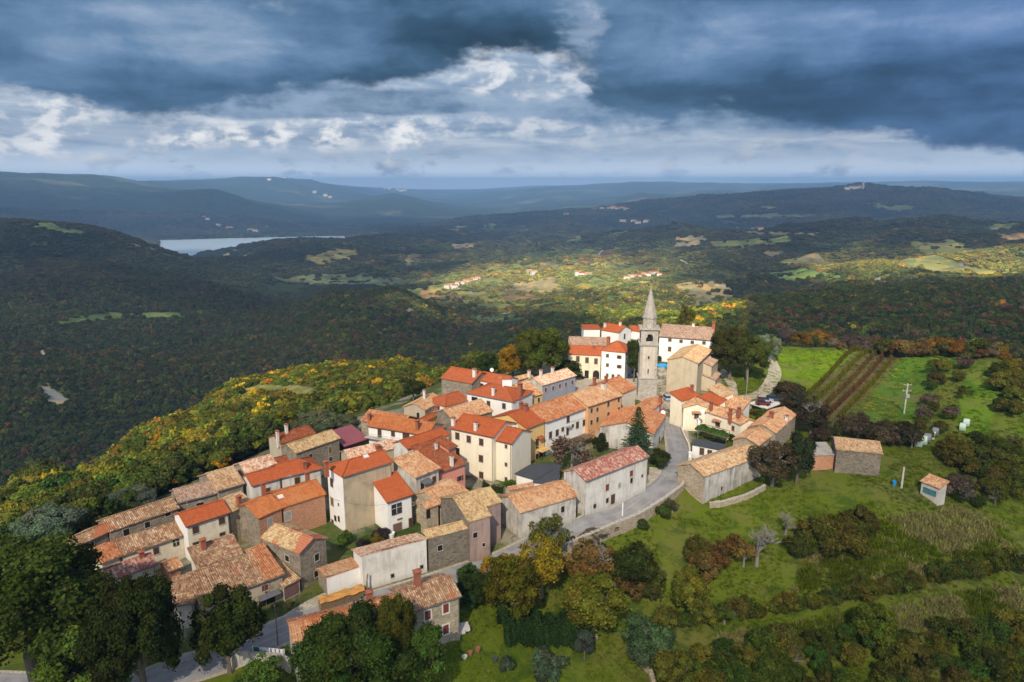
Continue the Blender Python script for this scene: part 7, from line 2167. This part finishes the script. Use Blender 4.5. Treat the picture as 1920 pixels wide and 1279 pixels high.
# --- the wooded slopes: nearest trees one by one, the far wood as one mass
def treegrid(seed):
    rg = np.random.default_rng(seed)
    out = []
    d = 120.0
    while d < 6300:
        D_ = max(6.0 if d > 430 else 3.9, .0058 * d)
        w_ = D_ * .86
        n_ = int(1.72 * d / w_)
        th = -.86 + (np.arange(n_) + rg.random(n_) * .9) * 1.72 / n_
        dd = d + rg.uniform(-.5, .5, n_) * w_
        out.append(np.stack([th, dd, np.full(n_, D_) * rg.uniform(.6, 1.55, n_) * np.clip(1 + .9 * fbm(dd * np.sin(th) / 45, dd * np.cos(th) / 45, 3), .7, 1.5)], 1))
        d += w_ * .86
    return np.concatenate(out)
tg = treegrid(3)
fi = np.clip(np.round((tg[:, 0] - TH0) / (TH1 - TH0) * (NT_ - 1)).astype(int), 0, NT_ - 1)
fj = np.clip(np.round((np.log(tg[:, 1]) - LD0) / (LD1 - LD0) * (NL_ - 1)).astype(int), 0, NL_ - 1)
ok = FOREST[fi, fj] | ((rng.random(len(tg)) < .05) & (tg[:, 1] > 600))
tg = tg[ok]
tx = tg[:, 1] * np.sin(tg[:, 0]); ty = tg[:, 1] * np.cos(tg[:, 0]); tz = terr(tx, ty)
pu, pv = proj(np.stack([tx, ty, tz]))
# keep off the village and its roofs
ok = (tz > -296) & (pv < 1500) & ~((tg[:, 1] < 262) & (pu > 950))
vill = [(95, 1100), (90, 1030), (200, 1000), (310, 925), (500, 845), (560, 800), (700, 765), (830, 715), (940, 690), (1000, 700), (1300, 1100), (300, 1400), (-100, 1400), (-60, 1150)]
ok &= ~((tg[:, 1] < 262) & inpoly(pu, pv, vill))
# scattered clearings
ok &= ~((fbm(tx / 160, ty / 160, 3) > .45) & (tg[:, 1] > 1500))
tg = tg[ok]; tx = tx[ok]; ty = ty[ok]; tz = tz[ok]; pu = pu[ok]; pv = pv[ok]
# which are hidden behind the ground (march the sight lines)
vis = np.ones(len(tx), bool)
top = tz + tg[:, 2] * 1.3
for f in np.concatenate([np.linspace(.12, .96, 60)]):
    vis &= terr(tx * f, ty * f) < (CAMH + (top - CAMH) * f + 3.0 * (1 - f))
keep = vis | (tg[:, 1] < 700)
tg = tg[keep]; tx = tx[keep]; ty = ty[keep]; tz = tz[keep]; pu = pu[keep]; pv = pv[keep]; vis = vis[keep]
print('trees', len(tx))
rg = np.random.default_rng(21)
pal = np.array([(.034, .052, .012), (.045, .065, .014), (.060, .078, .016), (.10, .115, .018), (.17, .15, .020), (.36, .25, .018), (.33, .15, .022), (.12, .070, .028), (.085, .060, .035), (.16, .08, .025), (.025, .040, .018), (.10, .125, .080)])
w_dark = np.array([5, 5, 4, 1.0, .25, .02, .06, 1.3, 2.0, .2, 3.5, .35])
w_yel = np.array([.8, 3, 5.5, 6, 3.8, 1.6, .3, .4, .4, .2, .4, .5])
w_mid = np.array([2, 3, 3.5, 2.5, 1.6, .5, .35, 1.0, 1.0, .4, 1.4, .5])
tint = np.zeros((len(tx), 3))
patchn = fbm(tx / 70, ty / 70, 3); pn2 = fbm(tx / 260 + 4, ty / 260, 3)
dd_ = tg[:, 1]
zone_y = ((dd_ < 420) & (pu > 300) & (pu < 1000) & (pv < 872 - .33 * (pu - 350) + patchn * 40)) | ((dd_ < 900) & (pu > 1100) & (pu < 1400) & (dd_ > 500))
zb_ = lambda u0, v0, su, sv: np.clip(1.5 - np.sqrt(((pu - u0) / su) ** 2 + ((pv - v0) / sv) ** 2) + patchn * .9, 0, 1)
lit_gain = np.maximum.reduce([zb_(1040, 520, 230, 55), zb_(1230, 578, 130, 26), zb_(1640, 495, 110, 30), zb_(1850, 490, 120, 28)]) * (dd_ > 480)
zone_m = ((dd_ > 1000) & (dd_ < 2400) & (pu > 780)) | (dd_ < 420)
w_grn = np.array([1.5, 3, 5, 4.5, 2.2, .6, .4, .7, .4, .2, .6, .3])
kk = np.zeros(len(tx), int)
for zsel, w_ in ((zone_y, w_yel), (~zone_y & zone_m & (dd_ < 420), w_grn), (~zone_y & zone_m & (dd_ >= 420), w_mid), (~zone_y & ~zone_m, w_dark)):
    idx = np.where(zsel)[0]
    # neighbouring trees tend to be of one kind: shift the choice by smooth noise
    cdf = np.cumsum(w_ / w_.sum())
    r_ = np.clip(rg.random(len(idx)) * .62 + (patchn[idx] * .9 + .5) * .38, 0, .999)
    kk[idx] = np.searchsorted(cdf, r_)
tint = pal[np.clip(kk, 0, len(pal) - 1)] * rg.uniform(.75, 1.3, (len(tx), 1)) * (1 + rg.normal(0, .07, (len(tx), 3)))
big_ = np.clip(1 + 1.1 * fbm(tx / 330 + 9, ty / 330, 4), .45, 1.9)[:, None]
base_ = np.array([.066, .070, .034]) * big_ * np.where(pn2[:, None] > .05, np.array([1.25, .95, .95]), 1)
fw = (np.clip((dd_ - 450) / 1600, 0, .72))[:, None]
tint = tint * np.where(dd_ < 420, 1.08, 1)[:, None]
tint = np.where((~zone_y)[:, None], tint * (1 - fw) + base_ * fw, tint)
tint = tint * (1 + lit_gain[:, None] * np.array([1.8, 1.8, 1.1])) + lit_gain[:, None] * np.array([.055, .058, .014])  # sunlight put into the tints: crowns brightened inside the lit valley patches
order = np.argsort(dd_ + np.where(vis & (pu > -40) & (pu < 1960) & (pv < 1330), 0, 1e5))
near_n = order[:270]
kinds_lab = {0: ('dark green broadleaf tree in the wood left of the village', 'broadleaf_tree'), 1: ('green broadleaf tree in the wood left of the village', 'broadleaf_tree'), 2: ('mid green broadleaf tree in the wood left of the village', 'broadleaf_tree'), 3: ('yellow-green tree in the wood left of the village', 'autumn_tree'), 4: ('olive-yellow tree in the wood left of the village', 'autumn_tree'), 5: ('bright yellow autumn tree in the wood left of the village', 'autumn_tree'), 6: ('orange autumn tree in the wood left of the village', 'autumn_tree'), 7: ('brown-leaved tree in the wood left of the village', 'autumn_tree'), 8: ('grey-brown thinning tree in the wood left of the village', 'autumn_tree'), 9: ('russet tree in the wood left of the village', 'autumn_tree'), 10: ('very dark evergreen tree in the wood left of the village', 'evergreen_tree'), 11: ('grey olive tree in the wood left of the village', 'olive_tree')}
isnear = np.zeros(len(tx), bool); isnear[near_n] = True
for i in near_n:
    k = int(kk[i]); lab, nm = kinds_lab.get(k, kinds_lab[1])
    if pu[i] > 1000: lab = lab.replace('in the wood left of the village', 'in the wood beyond the fields')
    s_ = tg[i, 2]
    if pu[i] < 1000:
        zn = ('behind the lowest rubble cottages' if pu[i] < 260 else 'beyond the long rubble house' if pu[i] < 400 else 'beyond the cream and pink roof' if pu[i] < 520 else 'around the grassy clearing' if pu[i] < 640 else 'beyond the maroon shed' if pu[i] < 760 else 'left of the red-roofed edge houses')
        zr_ = 'far side' if dd_[i] > 260 else 'middle' if dd_[i] > 190 else 'near side'
        lab = ('small ' if s_ < 3.3 else 'tall ' if s_ > 5 else '') + lab.split(' in the wood')[0] + ', ' + zr_ + ' of the wood ' + zn
    root = empty(nm, (tx[i], ty[i], tz[i])); tag(root, lab, 'tree', 'trees of the wooded slope')
    root.rotation_euler[2] = rg.uniform(0, 6.28)
    c = bpy.data.objects.new('crown', PR['slope'][int(rg.integers(6))]); COL.objects.link(c); c.parent = root
    hgt = s_ * rg.uniform(.62, .85)
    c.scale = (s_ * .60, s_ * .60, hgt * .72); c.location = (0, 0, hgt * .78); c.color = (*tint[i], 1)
    t = bpy.data.objects.new('trunk', TRUNKS[int(rg.integers(3))]); COL.objects.link(t); t.parent = root; t.scale = (s_ * .9, s_ * .9, hgt * 1.35)

pcol = bpy.data.collections.new('wood_sources')
for i in range(5):
    o = bpy.data.objects.new('wood_crown_source', crown_mesh('wood_crown', 131 + i, 260, .155, n_lobe=14, lr=(.26, .50), core=.86, low=-.3, mat=LEAFI)); pcol.objects.link(o)
far_i = np.where(~isnear)[0]
print('forest instances', len(far_i))
me = bpy.data.meshes.new('forest')
Vp = np.stack([tx, ty, tz], 1)[far_i].astype(np.float32)
me.vertices.add(len(Vp)); me.vertices.foreach_set('co', Vp.ravel())
sc_ = tg[far_i, 2]; hg = sc_ * rg.uniform(.40, .66, len(far_i)) * np.where(dd_[far_i] > 1500, .55, 1)
a = me.attributes.new('iscale', 'FLOAT_VECTOR', 'POINT'); a.data.foreach_set('vector', np.stack([sc_ * .60, sc_ * .60, hg], 1).astype(np.float32).ravel())
a = me.attributes.new('irot', 'FLOAT', 'POINT'); a.data.foreach_set('value', rg.uniform(0, 6.28, len(far_i)).astype(np.float32))
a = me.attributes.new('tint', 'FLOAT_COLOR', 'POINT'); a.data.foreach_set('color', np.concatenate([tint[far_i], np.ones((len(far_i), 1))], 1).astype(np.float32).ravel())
fo = bpy.data.objects.new('forest', me); COL.objects.link(fo)
tag(fo, 'mixed autumn woods covering the valley sides and hills', 'woods', kind='stuff')
ng = bpy.data.node_groups.new('wood', 'GeometryNodeTree')
ng.interface.new_socket('Geometry', in_out='INPUT', socket_type='NodeSocketGeometry'); ng.interface.new_socket('Geometry', in_out='OUTPUT', socket_type='NodeSocketGeometry')
gi = ng.nodes.new('NodeGroupInput'); go = ng.nodes.new('NodeGroupOutput')
ip = ng.nodes.new('GeometryNodeInstanceOnPoints'); ci = ng.nodes.new('GeometryNodeCollectionInfo')
ci.inputs['Collection'].default_value = pcol; ci.inputs['Separate Children'].default_value = True; ci.inputs['Reset Children'].default_value = True
def named(typ, nm):
    q = ng.nodes.new('GeometryNodeInputNamedAttribute'); q.data_type = typ; q.inputs['Name'].default_value = nm; return q.outputs[0]
cmb = ng.nodes.new('ShaderNodeCombineXYZ'); ng.links.new(named('FLOAT', 'irot'), cmb.inputs[2])
ng.links.new(gi.outputs[0], ip.inputs['Points']); ng.links.new(ci.outputs[0], ip.inputs['Instance']); ip.inputs['Pick Instance'].default_value = True
e2r = ng.nodes.new('FunctionNodeEulerToRotation'); ng.links.new(cmb.outputs[0], e2r.inputs[0]); ng.links.new(e2r.outputs[0], ip.inputs['Rotation'])
ng.links.new(named('FLOAT_VECTOR', 'iscale'), ip.inputs['Scale']); ng.links.new(ip.outputs[0], go.inputs[0])
md = fo.modifiers.new('wood', 'NODES'); md.node_group = ng

# grass: blade tufts over the meadow and fields, one mass
gcol = bpy.data.collections.new('grass_sources')
for i in range(3):
    q = np.random.default_rng(200 + i); V = []; F = []
    for b_ in range(22):
        a = q.uniform(0, 6.28); r0 = q.uniform(0, .5); h0 = q.uniform(.35, 1.0); ln = q.uniform(.1, .5)
        x, y = math.cos(a) * r0, math.sin(a) * r0; a2 = q.uniform(0, 6.28); k = len(V)
        V += [(x - .05 * math.sin(a2), y + .05 * math.cos(a2), 0), (x + .05 * math.sin(a2), y - .05 * math.cos(a2), 0), (x + ln * math.cos(a2), y + ln * math.sin(a2), h0)]
        F.append((k, k + 1, k + 2))
    me = bpy.data.meshes.new('grass_tuft'); me.from_pydata(V, [], F)
    at = me.attributes.new('leafvar', 'FLOAT_COLOR', 'FACE'); at.data.foreach_set('color', np.concatenate([np.repeat(q.uniform(.7, 1.4, (len(F), 1)), 3, 1), np.ones((len(F), 1))], 1).astype(np.float32).ravel())
    me.materials.append(LEAFI); gcol.objects.link(bpy.data.objects.new('grass_tuft_source', me))
def on_cover(x, y):
    i = np.clip(np.round((np.arctan2(x, y) - TH0) / (TH1 - TH0) * (NT_ - 1)).astype(int), 0, NT_ - 1)
    j = np.clip(np.round((np.log(np.hypot(x, y)) - LD0) / (LD1 - LD0) * (NL_ - 1)).astype(int), 0, NL_ - 1)
    return i, j
ng_ = 95000
gth = rg.uniform(-.35, .80, ng_); gd = np.exp(rg.uniform(math.log(62), math.log(250), ng_))
gx = gd * np.sin(gth); gy = gd * np.cos(gth)
gi_, gj_ = on_cover(gx, gy)
gu, gv = proj(np.stack([gx, gy, terr(gx, gy)]))
ok = ~FOREST[gi_, gj_] & (gu > -50) & (gu < 1980) & (gv < 1320)
dr0, sg0 = polydist(gx, gy, road_c); ok &= dr0 > 3.0
ok &= ~((gx < 0) & (gd > 93)) & ~((gd > 122) & (gx < 36))
tall = inpoly(gu, gv, [(1530, 1020), (1640, 975), (1800, 950), (1900, 1000), (1880, 1060), (1640, 1090), (1480, 1110)])
tall |= inpoly(gu, gv, [(1350, 1190), (1600, 1150), (1920, 1090), (1920, 1180), (1500, 1220), (1330, 1230)])
gn = fbm(gx / 7, gy / 7, 4); gn2 = fbm(gx / 25 + 7, gy / 25, 3)
ok &= (gn > -.12) | tall
gx, gy, gn, gn2, tall, gd, gu, gv = [q[ok] for q in (gx, gy, gn, gn2, tall, gd, gu, gv)]
gi_, gj_ = on_cover(gx, gy)
gc = COV[gi_, gj_] * np.clip(1.0 + .9 * gn2, .45, 1.7)[:, None] * rg.uniform(.7, 1.35, (len(gx), 1))
straw = (tall & (gn > -.05)) | (rg.random(len(gx)) < .05)
gc = np.where(straw[:, None], gc * .3 + np.array([.20, .17, .075]) * rg.uniform(.6, 1.1, (len(gx), 1)), gc)
cab = inpoly(gu, gv, [(1700, 662), (1800, 668), (1770, 730), (1700, 800), (1590, 800)])
gc = np.where((cab & (rg.random(len(gx)) < .16))[:, None], np.array([.34, .27, .02]), gc)
me = bpy.data.meshes.new('grass'); me.vertices.add(len(gx)); me.vertices.foreach_set('co', np.stack([gx, gy, terr(gx, gy) - .03], 1).astype(np.float32).ravel())
sz = np.where(tall, .75, .38) * rg.uniform(.6, 1.5, len(gx)) * np.clip(gd / 110, .8, 1.7)
a = me.attributes.new('iscale', 'FLOAT_VECTOR', 'POINT'); a.data.foreach_set('vector', np.stack([sz * 1.5, sz * 1.5, sz * np.where(tall, .8, .55)], 1).astype(np.float32).ravel())
a = me.attributes.new('irot', 'FLOAT', 'POINT'); a.data.foreach_set('value', rg.uniform(0, 6.28, len(gx)).astype(np.float32))
a = me.attributes.new('tint', 'FLOAT_COLOR', 'POINT'); a.data.foreach_set('color', np.concatenate([gc, np.ones((len(gx), 1))], 1).astype(np.float32).ravel())
go_ = bpy.data.objects.new('grass', me); COL.objects.link(go_); tag(go_, 'rough meadow grass with pale straw patches', 'grass', kind='stuff')
ng2 = ng.copy(); [setattr(nd.inputs['Collection'], 'default_value', gcol) for nd in ng2.nodes if nd.bl_idname == 'GeometryNodeCollectionInfo']
md = go_.modifiers.new('grass', 'NODES'); md.node_group = ng2
print('tufts', len(gx))

# ------------------------------------------------------------------ far hamlets and hilltop villages
def cottage(p, yaw, L, W_, h_, label, group, wallm, roofm, name='cottage'):
    e = np.array([math.cos(yaw), math.sin(yaw), 0]); n_ = np.array([-e[1], e[0], 0])
    root = empty(name, p); tag(root, label, 'house', group)
    c = np.array(p, float)
    q = lambda a, b, z: c + e * a * L / 2 + n_ * b * W_ / 2 + [0, 0, z]
    m = MB(); rz = h_ + W_ * .22
    m.poly([q(-1, -1, -4), q(1, -1, -4), q(1, -1, h_), q(-1, -1, h_)]); m.poly([q(1, 1, -4), q(-1, 1, -4), q(-1, 1, h_), q(1, 1, h_)])
    m.poly([q(1, -1, -4), q(1, 1, -4), q(1, 1, h_), q(1, 0, rz), q(1, -1, h_)]); m.poly([q(-1, 1, -4), q(-1, -1, -4), q(-1, -1, h_), q(-1, 0, rz), q(-1, 1, h_)])
    m.build('wall', M[wallm], root)
    r = MB()
    for s in (-1, 1):
        a0, a1, b1, b0 = q(-1.05, s * 1.1, h_ - .1), q(1.05, s * 1.1, h_ - .1), q(1.05, 0, rz + .15), q(-1.05, 0, rz + .15)
        r.poly([a0, a1, b1, b0] if s < 0 else [a1, a0, b0, b1])
    r.build('roof', M[roofm], root)
rh = random.Random(9)
ham = [('hamlet on the sunlit valley floor', [(838, 540), (846, 538), (853, 540), (858, 535), (866, 533), (874, 530), (882, 528), (890, 526), (897, 524)], 13),
 ('farmhouses on the sunlit knoll', [(992, 512), (1001, 514), (1083, 516), (1092, 517), (1102, 518)], 15),
 ('hamlet behind the bell tower', [(1175, 524), (1184, 521), (1192, 519), (1199, 520), (1206, 517), (1214, 517), (1222, 515), (1230, 514), (1236, 517)], 13),
 ('farm on the terraced hill', [(1384, 430), (1412, 431), (1420, 430), (1427, 433)], 22),
 ('village on the blue hillside', [(1116, 395), (1128, 393), (1142, 394), (1150, 392), (1158, 394), (1166, 393), (1174, 395), (1062, 405), (1168, 418), (1188, 417), (1196, 420), (1212, 418)], 40),
 ('hilltop village on the skyline', [(1590, 356), (1598, 354), (1606, 356), (1614, 354)], 42),
 ('white hilltop town in the haze', [(722, 354), (730, 355), (738, 353), (746, 357), (752, 359), (760, 358)], 75),
 ('houses on the lake shore', [(384, 410), (390, 413), (410, 425), (430, 430), (470, 434), (480, 436)], 36),
 ('houses on the long blue ridge', [(505, 338), (535, 334), (560, 333), (590, 362), (610, 368), (620, 371)], 60)]
# church tower on the skyline hill is one of the hilltop houses' neighbours
for nm, lst, sz in ham:
    for k, (u, v) in enumerate(lst):
        p = hit(u, v, 26000)
        if p is None: continue
        cottage(p + [0, 0, 1], rh.uniform(-.5, .5), sz * rh.uniform(.8, 1.3), sz * rh.uniform(.55, .75), sz * rh.uniform(.35, .5), ordinal(sorted(q[0] for q in lst).index(u)) + ' tiny pale building from the left among the ' + nm, nm, rh.choice(['white', 'white', 'offwhite', 'palecream']), rh.choice(['newred', 'tile_red', 'tile_peach']))
p = hit(1617, 356, 26000)
if p is not None:
    r_ = empty('church_tower', p); tag(r_, 'tiny church tower on the dark skyline hill', 'church tower')
    m = MB(); m.box(p[:2], (1, 0), (0, 1), 7, 7, p[2] - 10, p[2] + 42); m.build('shaft', M['ashlar'], r_)
    m = MB(); m.box(p[:2], (1, 0), (0, 1), 8, 8, p[2] + 42, p[2] + 62, 0, .05); m.build('spire', M['ashlar'], r_)

# ------------------------------------------------------------------ unseen cloud sheet added overhead, its gaps shaped to light chosen ground
CLZ = 3000.0
lit = [  # (photo column, distance, half width across, half width along, how open)
 (560, 330, 70, 45, 1.0), (760, 320, 70, 50, 1.0), (420, 320, 40, 40, .5), (900, 290, 50, 40, .7), (860, 420, 60, 60, .8), (700, 400, 60, 40, .6),
 (1560, 232, 70, 32, 1.0), (1750, 228, 60, 32, .95), (1450, 215, 30, 40, .5), (1100, 195, 70, 50, .7), (1900, 220, 50, 30, .5),
 (1000, 135, 70, 60, 1.0), (700, 112, 50, 40, 1.0), (1200, 150, 60, 60, 1.0), (500, 112, 50, 36, .9), (1350, 165, 50, 40, .95), (1650, 150, 60, 40, .62),
 (840, 1650, 130, 260, .9), (960, 1650, 200, 480, 1.0), (1090, 1650, 190, 480, 1.0), (1210, 1500, 160, 380, 1.0), (1330, 2000, 160, 300, .6), (1240, 800, 150, 120, .9), (1350, 800, 70, 60, .5),
 (1640, 1450, 130, 180, 1.0), (1560, 1250, 70, 80, .8), (1870, 1500, 220, 200, 1.0), (1750, 1250, 140, 100, .7), (1300, 2550, 120, 160, .5), (1150, 2200, 160, 200, .45),
 (640, 2250, 110, 130, .7), (1440, 2800, 180, 160, .3), (560, 12000, 2500, 2500, .35), (1800, 1050, 120, 70, .5), (430, 4650, 900, 600, 1.0), (20, 1200, 10, 10, 0)]
TT = np.full(GX.shape, .32)
TT = TT + .06 * (fbm(GX / 500, GY / 500, 3) > .1)
TT = np.maximum(TT, .32 * sm((DD - 2900) / 2000))
TT = np.maximum(TT, sm((DD - 6600) / 1800))
TT = np.where((GU < 420) & (DD < 430) & (DD > 130) & (GX < -20), np.maximum(TT, .66), TT)
nz_ = fbm(GX / 90 + 3, GY / 90, 4); nzf = fbm(GX / 500 + 3, GY / 500, 4)
for u, d, rx, ry, k in lit:
    th = azel(u, 345)[0]; cx, cy = d * math.sin(th), d * math.cos(th)
    rr_x = ((GX - cx) * math.cos(th) - (GY - cy) * math.sin(th)) / rx
    rr_y = ((GX - cx) * math.sin(th) + (GY - cy) * math.cos(th)) / ry
    r2 = np.sqrt(rr_x ** 2 + rr_y ** 2) + (nz_ if d < 900 else nzf) * .45
    TT = np.maximum(TT, k * sm((1.35 - r2) / .8))
TT = np.maximum(TT, np.where((DD < 170) & (DD > 85), .44 * sm((32 - GX) / 25) * sm((DD - 72) / 30) + .12 + .42 * sm((DD - 98) / 30) * sm((GX - 12) / 20), 0))
CT = (CLZ - GZ) / SUNV[2]
CX = GX + SUNV[0] * CT; CY = GY + SUNV[1] * CT
alpha = 1 - np.sqrt(np.clip(TT, 0, 1))
NI = NL_
V1 = np.stack([CX, CY, np.full(CX.shape, CLZ)], -1)[::4, ::3]; A1 = alpha[::4, ::3]
V1 = V1[:, :]; na, nb = V1.shape[:2]
far_ok = int(np.searchsorted(lds[::3], math.log(11500)))
V1 = V1[:, :far_ok]; A1 = A1[:, :far_ok]; nb = far_ok
V2 = V1.copy(); V2[..., 2] += 60 + 90 * A1
F1 = gridfaces(na, nb)
nn_ = na * nb
rim = [i * nb for i in range(na)] + [(na - 1) * nb + j for j in range(1, nb)] + [i * nb + nb - 1 for i in range(na - 2, -1, -1)] + [j for j in range(nb - 2, 0, -1)]
RF = [(rim[i], rim[(i + 1) % len(rim)], rim[(i + 1) % len(rim)] + nn_, rim[i] + nn_) for i in range(len(rim))]
FF = np.concatenate([F1[:, ::-1], F1 + nn_, np.array(RF)])
cm, n = newmat('shade_cloud_sheet')
al = n.n('ShaderNodeAttribute', attribute_name='sun_block').outputs['Fac']
tr = n.n('ShaderNodeBsdfTransparent')
tl = n.n('ShaderNodeBsdfTranslucent', {0: (.40, .44, .50, 1)})
df = n.n('ShaderNodeBsdfDiffuse', {0: (.70, .74, .80, 1)})
mx = n.n('ShaderNodeMixShader', {0: .3, 1: tl.outputs[0], 2: df.outputs[0]})
m2 = n.n('ShaderNodeMixShader', {0: al, 1: tr.outputs[0], 2: mx.outputs[0]})
n.n('ShaderNodeOutputMaterial', {0: m2.outputs[0]})
AA = np.concatenate([A1.reshape(-1), A1.reshape(-1)])
co = obj_mesh('shade_clouds', np.concatenate([V1.reshape(-1, 3), V2.reshape(-1, 3)]), FF, cm, smooth=True, attrs={'sun_block': ('POINT', 'FLOAT', AA)})
tag(co, 'unseen cloud sheet added overhead to pattern sunlight on the ground', 'shade_clouds', kind='stuff')

# ------------------------------------------------------------------ haze
hm, n = newmat('haze')
pvn = n.n('ShaderNodeVolumePrincipled', {'Color': (.31, .56, .91, 1), 'Density': HAZE if 'HAZE' in globals() else 1.05e-4, 'Anisotropy': 0.0})
for nd in list(n.t.nodes):
    pass
out = n.n('ShaderNodeOutputMaterial')
n.t.links.new(pvn.outputs[0], out.inputs['Volume'])
b = MB(); b.box((0, 13700), (1, 0), (0, 1), 26500, 14000, float(GZ.min()) - 1, float(GZ.max()) + 70)
hz = obj_mesh('haze', np.array(b.V), b.F, hm)
hz['kind'] = 'stuff'
bpy.context.view_layer.update()
